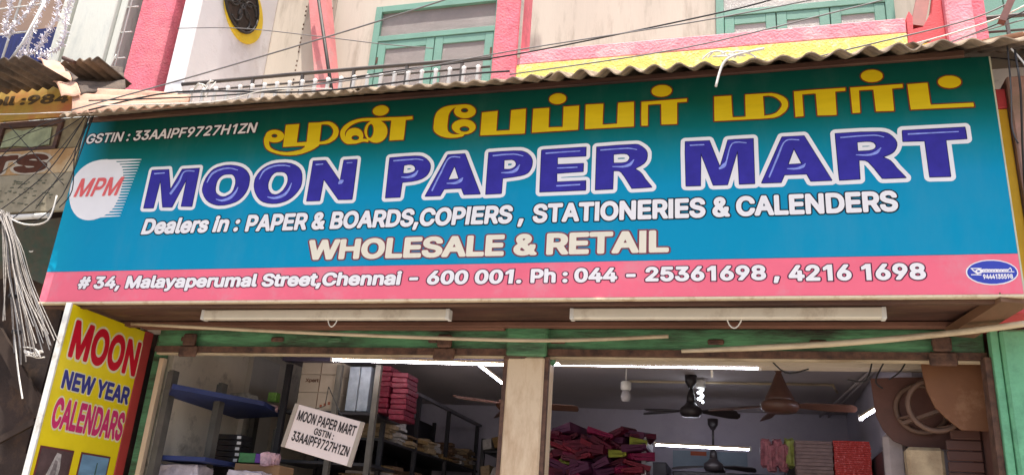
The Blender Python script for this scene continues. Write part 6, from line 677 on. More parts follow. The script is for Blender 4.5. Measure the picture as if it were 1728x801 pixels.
def pic(poly, d, m, nm):
    fill2d(nm, [poly], lambda u, v: Vector((-4.3965 + d, u, v)), m, calb)
pic([(.03, 1.57), (.06, 1.72), (.11, 1.86), (.15, 1.975), (.19, 1.97), (.205, 1.88), (.20, 1.76), (.23, 1.66), (.28, 1.57)], .001, mat('pale_figure', (.50, .46, .44), .5, .55, 28), 'pale_spire')
pic([(.12, 1.80), (.15, 1.93), (.175, 1.92), (.18, 1.80), (.15, 1.76)], .0018, mat('spire_shade', (.24, .20, .2), .5, .6, 40), 'spire_detail')
pic([(.40, 1.57), (.42, 1.66), (.50, 1.70), (.53, 1.74), (.535, 1.95), (.545, 1.95), (.55, 1.74), (.58, 1.69), (.64, 1.66), (.65, 1.57)], .001, mat('dark_tower', (.06, .12, .09), .5, .4, 20), 'dark_tower')
pic([(.39, 1.60), (.44, 1.70), (.47, 1.68), (.50, 1.62), (.46, 1.57), (.39, 1.57)], .0018, mat('white_dome', (.6, .62, .6), .5, .2), 'white_dome')

# small white placard hung crooked in the left opening
cA, cB, cC, cD = at(498, 678, .72), at(618, 715, .72), at(590, 785, .72), at(478, 755, .72)
card = thing('hanging_placard', (cA + cB + cC + cD) / 4, 'crooked white placard hung in the left opening with the tax number GSTIN', 'placard')
cu = ((cB - cA) + (cC - cD)) / 2; cv = ((cA - cD) + (cB - cC)) / 2; cu_, cv_ = cu.normalized(), cv.normalized(); co = (cA + cB + cC + cD) / 4
g = MB(); g.obox(co, cu, cv, Vector((0, .015, 0)), .002); g.build('plate', mat('white_placard', (.72, .60, .56), .6, .08, 3), card)
g = MB(); g.obox(co - cu * .5 + cu_ * .012 + Vector((0, -.010, 0)), cu_ * .03, cv * 1.003, Vector((0, .006, 0))); g.build('side_strip', paleboard, card)
g = MB(); g.obox(co + cu * .5 - cu_ * .012 + Vector((0, -.010, 0)), cu_ * .03, cv * 1.003, Vector((0, .006, 0))); g.build('side_strip', paleboard, card)
def onp(u, v, d): return co + cu_ * u + cv_ * v + Vector((0, -.0085 - d, 0))
W2 = cu.length / 2; H2 = cv.length / 2
bk = mat('black_brush_paint', (.02, .012, .012), .6, .2)
lettering('placard_line', 'MOON PAPER MART', -W2 * .83, W2 * .85, H2 * .30, .070, onp, bk, None, card, heavy=0)
lettering('placard_line', 'GSTIN :', -W2 * .25, W2 * .32, -H2 * .10, .045, onp, bk, None, card, heavy=0)
lettering('placard_line', '33AAIPF9727H1ZN', -W2 * .80, W2 * .84, -H2 * .62, .066, onp, bk, None, card, heavy=0)
g = MB(); g.tube([co + cu * -.28 + cv * .42, co + cu * -.1 + cv * .62, co + Vector((-.02, .02, H2 * 2.2))], .003, 5, False).tube([co + cu * .22 + cv * .42, co + cu * .1 + cv * .62, co + Vector((-.02, .02, H2 * 2.2))], .003, 5, False)
g.build('string', black_rub, card)
ORD = ['topmost', 'second', 'third', 'fourth', 'fifth', 'sixth', 'seventh', 'eighth', 'ninth', 'tenth', 'eleventh', 'twelfth', 'thirteenth', 'fourteenth', 'fifteenth', 'sixteenth', 'seventeenth', 'eighteenth', 'nineteenth', 'twentieth', 'twenty first', 'twenty second', 'twenty third', 'twenty fourth', 'twenty fifth']
NTH = ['first'] + ORD[1:]
def nth(k): return ORD[0] if k == 0 else ORD[k] + ' from top'
# ------------------------------------------------------------------ inside the shop: lit tubes, fans, conduit
def lit(a, b, lab, r=.0085, body=True, off=(0, 0, .017), m_=None, glass=None):
    a, b = Vector(a), Vector(b); f = thing('tube_light', (a + b) / 2, lab, 'tube light')
    g = MB(); g.tube([a, b], r, 10, False); g.build('tube', glass or tube_glass, f)
    if body:
        o = Vector(off); d = (b - a).normalized()
        g = MB(); g.bar(a - d * .02 + o, b + d * .02 + o, .022, .016); g.build('channel', batten_c if m_ is None else m_, f)
        for p, q in ((a, -1), (b, 1)):
            g = MB(); g.obox(p + d * q * .012 + o * .5, d * .02, d.cross(Vector((0, 0, 1))).normalized() * .028, Vector((0, 0, .045))); g.build('lamp_holder', whitemetal, f)
    return f
lit(at(563, 607, 1.3), at(858, 615, 1.3), 'long lit tube light across the top of the left opening', glass=tube_warm)
lit(at(806, 614, 1.9), at(868, 662, 2.7), 'lit tube light slanting into the room beside the cream column')
lit(at(936, 614, 1.13), at(1279, 621, 1.13), 'brightest lit tube light under the cream beam of the right opening')
lit(at(1107, 750, 3.9), at(1264, 758, 3.9), 'dim lit tube light far back low in the right opening')
lit(at(1453, 706, 2.3), at(1482, 688, 1.8), 'short lit tube light near the brown plywood on the right')
g = MB(); g.box(-.92, .45, 1.03, 1.058, 2.875, 2.90); one('empty_channel', g, fixture, 'cream channel fixed to the beam above the brightest tube light', 'channel')
g = MB(); g.box(-.2, -.185, 1.10, 1.12, 2.74, 2.79); one('wire_stub', g, whitemetal, 'small white clip under the brightest tube light', 'clip')

def fan(hub, top, r, angs, m, lab, bowl=1.0, droop=.03):
    hub, top = Vector(hub), Vector((hub[0], hub[1], top)); f = thing('ceiling_fan', hub, lab, 'ceiling fan')
    g = MB(); g.lathe(hub, [(.03 * bowl, -.055), (.095 * bowl, -.05), (.12 * bowl, -.02), (.12 * bowl, .02), (.07 * bowl, .05), (.03, .09)], 20); g.build('motor', m, f)
    g = MB(); g.lathe(hub, [(.05 * bowl, .075), (.035, .13), (.014, .20)] if bowl < 1.2 else [(.12, .03), (.11, .06), (.06, .16), (.02, .26), (.014, .28)], 20); g.build('lower_canopy', m, f)
    g = MB(); g.tube([hub + Vector((0, 0, .19)), top], .012, 8, False); g.build('down_rod', m, f)
    g = MB(); g.lathe(top, [(.02, -.11), (.05, -.06), (.055, 0)], 16); g.build('upper_canopy', m, f)
    for a in angs:
        a = R_(a); d = Vector((math.cos(a), math.sin(a), 0)); s = Vector((-d.y, d.x, 0)); t = (s - Vector((0, 0, .34))).normalized()
        g = MB(); poly = [(.10, .02), (.22, .045), (.5 * r + .1, .062), (r - .02, .055), (r, .02), (r, -.03), (r - .03, -.05), (.22, -.05), (.10, -.02)]
        g.prism([hub + d * p + t * q + Vector((0, 0, -droop * p / r)) for p, q in poly], (0, 0, .006)); g.build('blade', m, f, True)
    return f
fan(at(1166, 693, 3.0), 3.13, .42, (175, 205, 5, -18), fandark, 'small dark ceiling fan in the middle of the right opening', .8)
fan(at(1316, 684, 2.3), 3.13, .56, (-12, 168, 100), fanbrown, 'large brown ceiling fan with a cone canopy on the right', 1.25)
fan(at(862, 682, 2.6), 3.13, .62, (-5, 115, 235), fanbrown, 'brown ceiling fan half hidden behind the cream column', 1.1)
fan(at(1204, 786, 4.3), 2.95, .42, (170, -12, 80), fandark, 'dark ceiling fan far back beneath the dim tube light', .8)
cp = atz(1060, 643, 3.12); ce = atz(1405, 649, 3.12)
cdt = thing('ceiling_conduit', (cp + ce) / 2, 'thin cream conduit running across the ceiling behind the fans', 'conduit')
g = MB(); g.tube([cp, ce], .011, 8, False); g.build('pipe', batten_c, cdt)
e2 = ce + Vector((.06, .25, -.02)); g = MB(); g.tube([ce, e2], .011, 8, False); g.build('pipe', batten_c, cdt)
def holder(px, py, Y, lab, lit_=False):
    p = at(px, py, Y); f = thing('bulb_holder', p, lab, 'lamp')
    g = MB(); g.lathe(p, [(.03, .05), (.045, .06), (.045, .12), (.03, .13)], 12).tube([p + Vector((0, 0, .12)), (p.x, p.y, 3.13)], .006, 6, False); g.build('holder', whitemetal, f)
    if lit_:
        g = MB(); g.tube([p + Vector((.022 * math.cos(k), .022 * math.sin(k), .04 - .009 * k)) for k in range(0, 14)], .009, 6); g.build('spiral_lamp', cfl_glass, f)
    else:
        g = MB(); g.lathe(p, [(.01, -.05), (.035, -.04), (.045, 0), (.03, .05)], 12); g.build('bulb', mat('clear_bulb', (.4, .38, .4), .1, .1), f)
holder(1056, 668, 2.6, 'unlit bulb in a white holder left of the small dark fan')
holder(1182, 664, 3.15, 'lit white spiral lamp beside the small dark fan', True)
for k, (a, b) in enumerate((((1483, 612), (1372, 730)), ((1497, 612), (1383, 733)))):
    A, B = atz(*a, 3.11), atz(*b, 3.08); B = Vector((min(B.x, 1.04), min(B.y, 4.9), 3.10)); A = Vector((min(A.x, 1.04), A.y, 3.11))
    g = MB(); g.tube([A, B], .012, 6, False); one('wall_conduit', g, inner_ceil, ('left' if k == 0 else 'right') + ' one of the two grey conduits along the right corner of the ceiling', 'conduit')

# brown plywood shutter housing in the right opening
hs = thing('shutter_housing', (1.2, .95, 2.5), 'brown plywood shutter housing with a round drum at the right of the opening', 'shutter')
z4 = lambda x, y, Y: at(1488 + x / 3.325, 560 + y / 3.325, Y)
F_ = [(212, 122), (606, 128), (672, 560), (560, 552), (450, 548), (380, 495), (300, 420), (255, 330), (232, 240)]
g = MB(); g.prism([z4(x, y, .80) for x, y in F_], (0, .018, 0)); g.build('front_cheek', ply2, hs, True)
Bk = [(1469, 638), (1520, 636), (1640, 636), (1640, 757), (1560, 757), (1530, 752), (1508, 743), (1490, 724), (1478, 699)]
g = MB(); g.prism([at(x, y, 1.12) for x, y in Bk], (0, .018, 0)); g.build('rear_cheek', brown_ply, hs, True)
c1, c2 = z4(222, 430, 1.09), z4(300, 410, .90)
for c, r in ((c1, .145), (c2, .15)):
    g = MB(); g.tube([c + Vector((r * math.cos(k * math.pi / 12), 0, r * math.sin(k * math.pi / 12))) for k in range(25)], .016, 6, False, False); g.build('drum_ring', mat('worn_brown_iron', (.15, .085, .06), .6, .3, 9), hs)
for a in (-.9, 1.6, 3.6):
    g = MB(); g.bar(c1 + Vector((.145 * math.cos(a), 0, .145 * math.sin(a))), c2 + Vector((.15 * math.cos(a), 0, .15 * math.sin(a))), .03, .012); g.build('drum_bar', MATS['worn_brown_iron'], hs)
g = MB(); g.bar(z4(120, 512, 1.04), z4(330, 440, .94), .035, .02); g.build('drum_bar', MATS['worn_brown_iron'], hs)
x0 = at(1592, 770, .98).x
for k in range(9):
    z1 = 2.425 - k * .062
    g = MB(); g.box(x0 + (.02 if k else .05), 1.35, .96, .985, z1 - .058, z1, .006); g.build('slat', brown_ply, hs)
pA, pB = at(1528, 753, 1.0), at(1598, 755, 1.0)
g = MB(); g.box(pA.x, pB.x - .02, .98, 1.10, 1.5, pA.z, .02); one('cream_box', g, mat('dirty_cream_board', (.50, .38, .24), .7, .35, 7, dirt=(.2, .12, .07)), 'dirty cream box below the brown shutter housing', 'box')
g = MB(); g.box(at(1491, 740, 1.2).x, at(1530, 740, 1.2).x, 1.2, 1.3, 1.5, at(1500, 728, 1.2).z, .03); one('pale_roll', g, mat('pale_lilac_board', (.36, .30, .30), .7, .25, 7), 'pale upright board left of the dirty cream box', 'board')
g = MB()
for k, (a, b, c) in enumerate((((1475, 592), (1462, 640), (1430, 640)), ((1500, 596), (1478, 640), (1490, 655)), ((1535, 597), (1520, 625), (1500, 640)), ((1290, 594), (1325, 628), (1365, 622)))):
    g = MB(); g.tube([at(*a, .98), at(*b, .98), at(*c, .98)], .005, 6)
    one('hanging_wire', g, black_rub, ('middle loose dark wire drooping from the cream beam by the plywood', 'lowest loose dark wire drooping beside the plywood housing', 'rightmost loose dark wire on the beam above the plywood housing', 'dark wire looping over the brown fan rod on the beam')[k], 'wire')

# ------------------------------------------------------------------ left room: shelf against the wall and what lies on it
sh = thing('wall_shelf', (-4.15, 1.2, .14), 'grey steel shelf standing along the stained left wall', 'shelf')
for (x, y, zt) in ((-4.12, .80, 2.66), (-3.90, 1.12, 2.63), (-4.12, 2.0, 2.55), (-3.72, 1.75, 2.38)):
    g = MB(); g.box(x - .02, x + .02, y - .035, y + .035, .14, zt).box(x - .035, x - .0205, y - .03, y + .03, .14, zt - .01); g.build('post', steel, sh)
g = MB(); g.prism([atz(283, 668, 2.47), atz(400, 706, 2.47), atz(478, 702, 2.50), atz(445, 684, 2.50), atz(290, 655, 2.49)], (0, 0, .035)); g.build('shelf_board', blue_ply, sh, True)
g = MB(); g.box(-4.2, -3.75, .85, 2.0, 2.02, 2.05); g.build('shelf_board', blue_ply, sh)
g = MB(); g.box(-4.2, -3.75, .85, 2.0, 1.6, 1.63); g.build('shelf_board', blue_ply, sh)
plas = mat('shiny_pale_plastic_wrap', (.50, .44, .50), .2, .35, 14, .8, 30, spec=.7)
p0 = at(250, 801, 1.0); p1 = at(384, 785, 1.15)
def lump(name, c, d, m, lab, cat, seed=0, amp=.012, grp=None, rz=0.0, tilt=0.0):
    rg = random.Random(seed); b = bmesh.new(); bmesh.ops.create_cube(b, size=1); bmesh.ops.bevel(b, geom=b.edges[:], offset=.06, segments=2, affect='EDGES')
    bmesh.ops.subdivide_edges(b, edges=b.edges[:], cuts=1)
    Rm = Matrix.Rotation(rz, 3, 'Z') @ Matrix.Rotation(tilt, 3, 'Y')
    for v in b.verts: v.co = Rm @ Vector((v.co.x * d[0] + rg.uniform(-amp, amp), v.co.y * d[1] + rg.uniform(-amp, amp), v.co.z * d[2] + rg.uniform(-amp, amp)))
    me = bpy.data.meshes.new(name); b.to_mesh(me); b.free(); me.materials.append(m)
    o = bpy.data.objects.new(name, me); COL.objects.link(o); o.location = c
    return tag(o, lab, cat, grp)
lump('plastic_bundle', ((p0.x + p1.x) / 2 - .0, 1.05, p1.z - .085), (.34, .22, .13), plas, 'pale plastic wrapped bundle low on the wall shelf', 'bundle', 3)
lump('plastic_bundle', (p1.x + .22, 1.15, p1.z - .10), (.30, .22, .13), plas, 'pale plastic wrapped bundle with a dark label right of the shelf post', 'bundle', 4)
blackbox = mat('black_gloss_box', (.02, .018, .02), .3, .4, 20); silver = mat('silver_corner', (.6, .58, .58), .3, .2)
for k in range(9):
    a = at(352, 772, 1.3); st = thing('black_box', (a.x + .17 + .006 * (k % 2), 1.34, a.z - .20 + k * .043), 'black glossy box, ' + nth(8 - k) + ', in the stack beside the shelf post', 'box', 'black boxes on the wall shelf')
    g = MB(); x, y, z = st.location; g.box(x - .13, x + .11, y - .07, y + .09, z, z + .040, .002); g.build('body', blackbox, st)
    g = MB(); g.box(x + .07, x + .105, y - .073, y - .0705, z + .008, z + .030); g.build('label_spot', silver, st)
lump('crumpled_bag', at(412, 672, 1.5), (.19, .14, .06), mat('crumpled_clear_plastic', (.42, .38, .33), .25, .4, 30, .8, 40), 'crumpled clear plastic bag on the blue shelf board', 'bag', 5, .012)
q = at(420, 775, 1.2)
g = MB(); g.box(q.x - .09, q.x + .05, 1.2, 1.35, q.z - .02, q.z + .05, .003); one('paper_pack', g, mat('leaf_green_pack', (.06, .22, .08), .4, .3, 30), 'green and orange paper pack beside the black boxes', 'pack')
g = MB(); g.box(q.x + .055, q.x + .13, 1.19, 1.34, q.z - .02, q.z + .048, .003); one('paper_pack', g, mat('violet_pack', (.14, .04, .32), .4, .3, 30), 'violet paper pack right of the green pack', 'pack')
lump('tissue_bag', at(456, 775, 1.2), (.11, .1, .09), mat('pink_white_bag', (.62, .40, .46), .4, .5, 30, .6, 40), 'pink and white plastic bag above the cardboard', 'bag', 8)
g = MB(); g.box(q.x - .10, q.x + .28, 1.18, 1.4, 1.6, q.z - .03, .004); one('carton', g, mat('brown_kraft', (.26, .15, .08), .8, .2, 8), 'brown cardboard carton under the green pack', 'carton')
g = MB(); v = at(461, 671, 1.7); g.box(v.x - .04, v.x + .035, 1.68, 1.75, v.z - .03, v.z + .045, .002); one('lime_box', g, mat('lime_box', (.24, .48, .10), .5, .4, 50), 'small lime green box at the edge of the blue shelf', 'box')
lump('pink_bag', at(461, 688, 1.65), (.06, .06, .05), mat('pale_pink_bag', (.62, .40, .42), .4, .4, 30, .6), 'small pale pink bag under the lime box', 'bag', 9, .008)

# front rack with cartons and bundles, and the long rack that runs into the room
rk = thing('carton_rack', (-3.25, 1.7, .14), 'black steel rack holding pale cartons and pink bundles behind the placard', 'rack')
for x in (-3.60, -3.14, -2.80):
    g = MB(); g.box(x - .022, x + .022, 1.53, 1.57, .14, 2.88); g.build('post', rack_black if x < -3.5 else steel, rk)
g = MB(); g.box(-3.66, -1.6, 1.52, 1.60, 2.905, 2.95); g.build('top_rail', mat('dull_violet_rail', (.06, .05, .09), .5), rk)
sz = at(530, 690, 1.56).z
for z in (sz - .03, sz - .42, sz - .8):
    g = MB(); g.box(-3.62, -2.80, 1.575, 2.1, z, z + .022); g.build('shelf_board', rack_black, rk)
a = at(510, 632, 1.62); b = at(562, 686, 1.62); c = at(512, 611, 1.62)
mid = (a.z + sz) / 2
carts = []
for (z0, z1, lab) in ((sz - .005, mid - .003, 'pale carton with brown print, lowest of the three on the rack'), (mid, a.z, 'pale carton with a printed dark mark, middle of the three on the rack'), (a.z + .003, c.z, 'shallow pale carton lying on top of the other two cartons')):
    t = thing('carton', ((a.x + b.x) / 2, 1.72, z0), lab, 'carton')
    g = MB(); g.box(a.x, b.x + .04, 1.60, 1.90, z0, z1, .003); g.build('box', paleboard, t)
    g = MB(); xm = (a.x + b.x) / 2 + .02; g.box(xm - .003, xm + .003, 1.597, 1.5995, z0 + .004, z1 - .004); g.build('strap', rust, t)
    carts.append((t, z0, z1))
t, z0, z1 = carts[1]
lettering('carton_print', 'Xpert', a.x + .05, a.x + .17, (z0 + z1) / 2 + .01, .030, lambda u, v, d: Vector((u, 1.5985 - d, v)), rust, None, t)
t, z0, z1 = carts[0]
for k in range(3):
    g = MB(); g.box(b.x - .11 + .035 * k, b.x - .09 + .035 * k, 1.5975, 1.5995, z0 + .03 + .01 * k, z0 + .05 + .012 * k); g.build('print_mark', mat('brown_print', (.25, .07, .04), .6), t)
bl = mat('blue_grey_wrapped_paper', (.22, .25, .30), .4, .3, 18, .3, 40)
a2, b2 = at(568, 617, 1.66), at(593, 688, 1.66)
for k in range(2):
    x0 = -3.08 + k * .10
    g = MB(); g.box(x0, x0 + .092, 1.60, 1.95, sz, sz + .36, .004); one('paper_bundle', g, bl, ('left' if k == 0 else 'right') + ' one of two upright blue grey paper bundles beside the cartons', 'bundle')
pkm = mat('pink_plastic_wrapped_books', (.12, .008, .022), .45, .5, 26, .7, 50, spec=.25)
n = 0
for col_ in range(2):
    for k in range(9):
        x0 = -2.86 + col_ * .15
        g = MB(); zz = sz + .02 + k * .042 - col_ * .05
        g.obox((x0 + .065 + random.uniform(-.008, .008), 1.76 + random.uniform(-.01, .01), zz), (.132, 0, random.uniform(-.006, .006)), (0, .24, 0), (0, 0, .038), .004)
        one('pink_book_pack', g, pkm, 'pink book pack, ' + nth(8 - k) + ' in the ' + ('left', 'right')[col_] + ' stack beside the cartons', 'pack', 'pink book packs on the rack')

lr = thing('long_rack', (-2.9, 3.2, .14), 'long black rack full of loose paper running back along the left side', 'rack')
for y in (1.98, 2.75, 3.6, 4.6):
    for x in (-3.42, -2.90):
        g = MB(); g.box(x - .018, x + .018, y - .018, y + .018, .14, 2.86); g.build('post', rack_black, lr)
for z in (2.84,):
    g = MB(); g.box(-2.915, -2.88, 1.96, 4.7, 2.84, 2.868); g.build('top_rail', mat('dull_grey_rail', (.13, .12, .14), .4, .5, 8), lr)
g = MB(); g.box(-3.47, -3.45, 1.96, 4.7, .14, 2.83); g.build('back_panel', rack_black, lr)
for z in (2.36, 1.98, 1.60):
    g = MB(); g.box(-3.44, -2.89, 1.96, 4.7, z - .02, z); g.build('shelf_board', rack_black, lr)
papers = [mat('buff_paper', (.28, .20, .12), .9, .4, 40), mat('brown_paper', (.14, .08, .045), .9, .4, 40), mat('dull_white_paper', (.34, .31, .30), .85, .3, 40), mat('ochre_paper', (.20, .12, .045), .85, .4, 40)]
for z in (2.36, 1.98, 1.60):
    y = 2.04; pile = -1
    while y < 4.6:
        pile += 1; lay = -1; m = random.choice(papers); h = 0; wy = random.uniform(.14, .24); H = random.uniform(.08, .20)
        while h < H:
            lay += 1; t_ = random.choice((.014, .022, .034)); g = MB(); an = random.uniform(-.25, .25) if z > 2 else random.uniform(-.1, .1)
            dx = random.uniform(-.03, .05)
            g.obox((-3.08 + dx, y + wy / 2, z + .004 + h + t_ / 2), Vector((math.cos(an), math.sin(an), random.uniform(-.04, .02))) * .34, Vector((-math.sin(an), math.cos(an), 0)) * wy, (0, 0, t_ * .92))
            one('paper_pile', g, m if random.random() < .75 else random.choice(papers), 'paper sheaf, ' + NTH[lay] + ' from bottom, ' + NTH[pile] + ' pile from street, ' + {2.36: 'top', 1.98: 'middle', 1.60: 'bottom'}[z] + ' rack shelf', 'paper stack', 'paper stacks on the long rack'); h += t_
        y += wy + random.uniform(.02, .12)
# heap on a second row of racks further right, half lost in the dark
mr = thing('middle_rack', (-2.1, 4.3, .14), 'low dark rack with pale folders behind the long rack', 'rack')
for x in (-2.6, -1.72):
    for y in (3.9, 4.6):
        g = MB(); g.box(x - .02, x + .02, y - .02, y + .02, .14, 2.62); g.build('post', rack_black, mr)
for z in (2.5, 2.2, 1.9): g = MB(); g.box(-2.6, -1.7, 3.88, 4.62, z - .02, z); g.build('shelf_board', rack_black, mr)
for k in range(16):
    zz = (2.5, 2.2)[k % 2]
    g = MB(); an = random.uniform(-.4, .4); g.obox((-2.55 + (k // 2) * .11, 4.0, zz + .05 + random.uniform(0, .05)), (.09, 0, .02), (0, .28, 0), Vector((math.sin(an) * .1, 0, .1)))
    one('folder', g, papers[(2, 0, 3, 2)[k % 4]], 'pale folder askew, ' + NTH[k // 2] + ' from left, ' + ('top', 'lower')[k % 2] + ' shelf of low dark rack', 'folder', 'folders on the low dark rack')

# ------------------------------------------------------------------ right room: heap of magenta calendars, stacks, far wall
cb = thing('calendar_cabinet', (-1.2, 2.6, .14), 'dark cabinet under the heap of magenta calendars', 'cabinet')
g = MB(); g.box(-1.62, -.80, 2.42, 2.95, .14, 1.98); g.build('body', rack_black, cb)
g = MB(); g.box(-.80, -.765, 2.40, 2.95, .14, 2.50); g.build('side_frame', mat('pale_lattice', (.30, .28, .30), .6, .6, 60), cb)
cals = [mat('maroon_cover', (.06, .005, .016), .45, .4, 12), mat('magenta_cover', (.13, .007, .036), .4, .3, 12), mat('plum_cover', (.055, .012, .035), .5, .3, 12), mat('lime_cover', (.15, .16, .02), .5, .3, 12), mat('red_cover', (.11, .008, .018), .45, .3, 12)]
src = []
for k in range(5):
    g = MB()    # a folded booklet: two covers meeting at a rounded spine, slightly open
    for s_ in (0, 1):
        g.prism([(-.08, -.11, .016 * s_ - .012), (.06, -.11, .016 * s_ - .010), (.078, -.11, .004 + .004 * s_), (.078, -.11, .009 + .004 * s_), (.06, -.11, .016 * s_ + .002), (-.08, -.11, .016 * s_ + .004 + .006 * s_)], (0, .22, 0))
    g.prism([(.075, -.108, -.010), (.088, -.108, -.002), (.090, -.108, .008), (.084, -.108, .018), (.07, -.108, .020)], (0, .216, 0))
    me = g.build('folded_calendar', cals[k], None, True); src.append(me.data)
    bpy.data.objects.remove(me)
for row in range(15):
    for c in range(6):
        zz = 2.0 + row * .037; top = 2.55 + .035 * math.sin(c * 2.3) - .05 * (c == 0)
        if zz > top: continue
        k = random.choices(range(5), (7, 3, 5, .9, 2))[0]
        o = bpy.data.objects.new('folded_calendar', src[k]); COL.objects.link(o)
        o.location = (-1.52 + c * .133 + random.uniform(-.04, .04), 2.52 + random.uniform(-.06, .05), zz + random.uniform(-.014, .014))
        o.rotation_euler = (random.uniform(-.15, .25), random.uniform(-.45, .45), random.uniform(-.5, .5) + (math.pi if random.random() < .4 else 0))
        o.scale = (random.uniform(.85, 1.35), random.uniform(.9, 1.2), random.uniform(1.0, 2.0))
        tag(o, ('maroon', 'magenta', 'dark plum', 'lime', 'red')[k] + ' folded calendar, ' + NTH[14 - row] + ' layer from top, ' + NTH[c] + ' from left in the heap', 'calendar', 'folded calendars in the magenta heap')
def stack(px0, px1, pytop, Y, n, h, m, nm, lab, grp, jit=.004):
    a, b = at(px0, pytop, Y), at(px1, pytop, Y)
    for k in range(n):
        g = MB(); dx = random.uniform(-jit, jit)
        g.box(a.x + dx, b.x + dx, Y + random.uniform(-jit, jit), Y + .22, a.z - (k + 1) * h + .0015, a.z - k * h, .002)
        one(nm, g, m, lab.replace('NTH', nth(k)), 'pack', grp)
stack(1342, 1404, 742, 2.6, 14, .028, mat('mauve_paper_reams', (.19, .13, .13), .8, .3, 20), 'paper_ream', 'mauve paper ream, NTH in the wide stack beside the red packs', 'mauve reams at the right')
stack(1406, 1468, 742, 2.6, 22, .0165, mat('red_wrapped_packs', (.50, .035, .03), .25, .45, 60, .8, 120, dirt=(.7, .4, .4), dirt_amt=.25, dscale=60), 'red_pack', 'glossy red pack, NTH in the tall red stack at right', 'red packs at the right')
for k in range(5):
    lump('plastic_sack', at(1292 + k * 10, 764 + 8 * (k % 2), 2.9), (.07, .12, .22), mat('pinkish_sack', (.36, .12, .16), .4, .6, 24, .8, 40) if k != 4 else mat('lime_sack', (.30, .34, .08), .4, .5, 24), ('limp lime sack at the end of the row of pink sacks' if k == 4 else 'limp pink plastic sack, ' + NTH[k] + ' from left, beside the mauve reams'), 'sack', 30 + k, .012, None if k == 4 else 'pink sacks')
g = MB(); g.box(.36, 1.04, 3.4, 3.9, .14, 2.52, .01); one('dark_cupboard', g, rack_black, 'dark cupboard behind the red and mauve stacks', 'cupboard')
g = MB(); g.box(.98, 1.05, 1.6, 3.38, .14, 2.44, .01); one('side_cupboard', g, rack_black, 'dark cupboard against the right wall behind the red stack', 'cupboard')
pw = thing('wall_poster', (-.5, 4.9, 2.6), 'pale poster with an orange patch on the far wall below the dim tube', 'poster')
a, b = at(1135, 758, 4.9), at(1262, 792, 4.9)
g = MB(); g.box(a.x, b.x, 4.93, 4.948, b.z, a.z); g.build('sheet', mat('pale_blue_poster', (.22, .28, .34), .6, .2, 6), pw)
c = at(1165, 760, 4.9); d_ = at(1192, 768, 4.9)
g = MB(); g.box(c.x, d_.x, 4.925, 4.929, d_.z, c.z); g.build('orange_patch', mat('orange_print', (.42, .10, .05), .6), pw)
g = MB(); g.box(-1.7, -.76, 4.3, 4.9, .14, 2.50, .01); one('far_cupboard', g, rack_black, 'dark cupboard at the far wall behind the magenta heap', 'cupboard')
g = MB(); g.box(-.70, .34, 4.25, 4.6, .14, 2.42, .01); one('far_counter', g, rack_black, 'long dark counter under the far poster', 'counter')
# ------------------------------------------------------------------ left neighbour
nb = thing('neighbour_building', (-7, .6, 0), 'weathered building at the left edge with a dark ground floor and old painted boards', 'building')
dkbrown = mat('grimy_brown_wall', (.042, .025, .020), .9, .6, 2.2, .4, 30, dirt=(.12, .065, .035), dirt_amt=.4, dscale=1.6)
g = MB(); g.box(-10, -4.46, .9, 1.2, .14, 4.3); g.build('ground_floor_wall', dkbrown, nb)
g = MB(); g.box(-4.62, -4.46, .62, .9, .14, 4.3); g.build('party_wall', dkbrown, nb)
g = MB(); g.box(-10, -5.02, .55, 2.5, 4.32, 4.42); g.build('floor_slab', dkbrown, nb)
g = MB(); g.box(-10, -5.42, 2.2, 2.4, 4.42, 9.5); g.build('back_wall', mat('tan_plaster', (.30, .20, .15), .9, .3, 2), nb)
g = MB(); g.box(-9, -6.0, 1.5, 1.55, at(60, 104, 1.5).z, at(60, 50, 1.5).z); g.build('navy_curtain', mat('navy_cloth', (.012, .02, .12), .8, .5, 6, .4, 10, stretch=(4, 1, .4)), nb)
ribs = mat('pale_grey_green_plaster', (.60, .60, .54), .8, .12, 3, .2, 50, dirt=(.4, .42, .4), dirt_amt=.3, stretch=(1, 1, .3))
for (a, b, y) in ((-6.28, -6.20, .86), (-6.195, -6.12, .83), (-6.115, -6.07, .87), (-6.065, -5.60, .82), (-5.595, -5.52, .86)):
    g = MB(); g.box(a, b, y, 1.2, 4.425, 9.5, .008); g.build('pillar_rib', ribs, nb)
g = MB(); g.box(-5.515, -5.405, 1.05, 1.1, 4.425, 9.5); g.build('teal_window', mat('teal_glass', (.012, .07, .10), .7, .4, 5, stretch=(5, 1, .5)), nb)
g = MB()
for k in range(16): g.tube([(-5.54, .88, 5.0 + k * .28), (-5.40, .88, 5.0 + k * .28)], .008, 6, False)
g.tube([(-5.48, .87, 4.42), (-5.48, .87, 9.4)], .008, 6, False); g.build('window_bars', whitemetal, nb)
gr = thing('balcony_grille', (-7, .7, 4.42), 'white painted iron grille of the balcony at the upper left corner', 'grille')
for k in range(8):
    x = -6.36 - k * .26; g = MB(); g.tube([(x, .70, 4.42), (x, .70, 9.4)], .011, 6, False); g.build('upright_bar', whitemetal, gr)
for k in range(12):
    z = 5.22 + k * .30; g = MB(); g.tube([(-9, .69, z), (-6.3, .69, z)], .009, 6, False); g.build('cross_bar', whitemetal, gr)
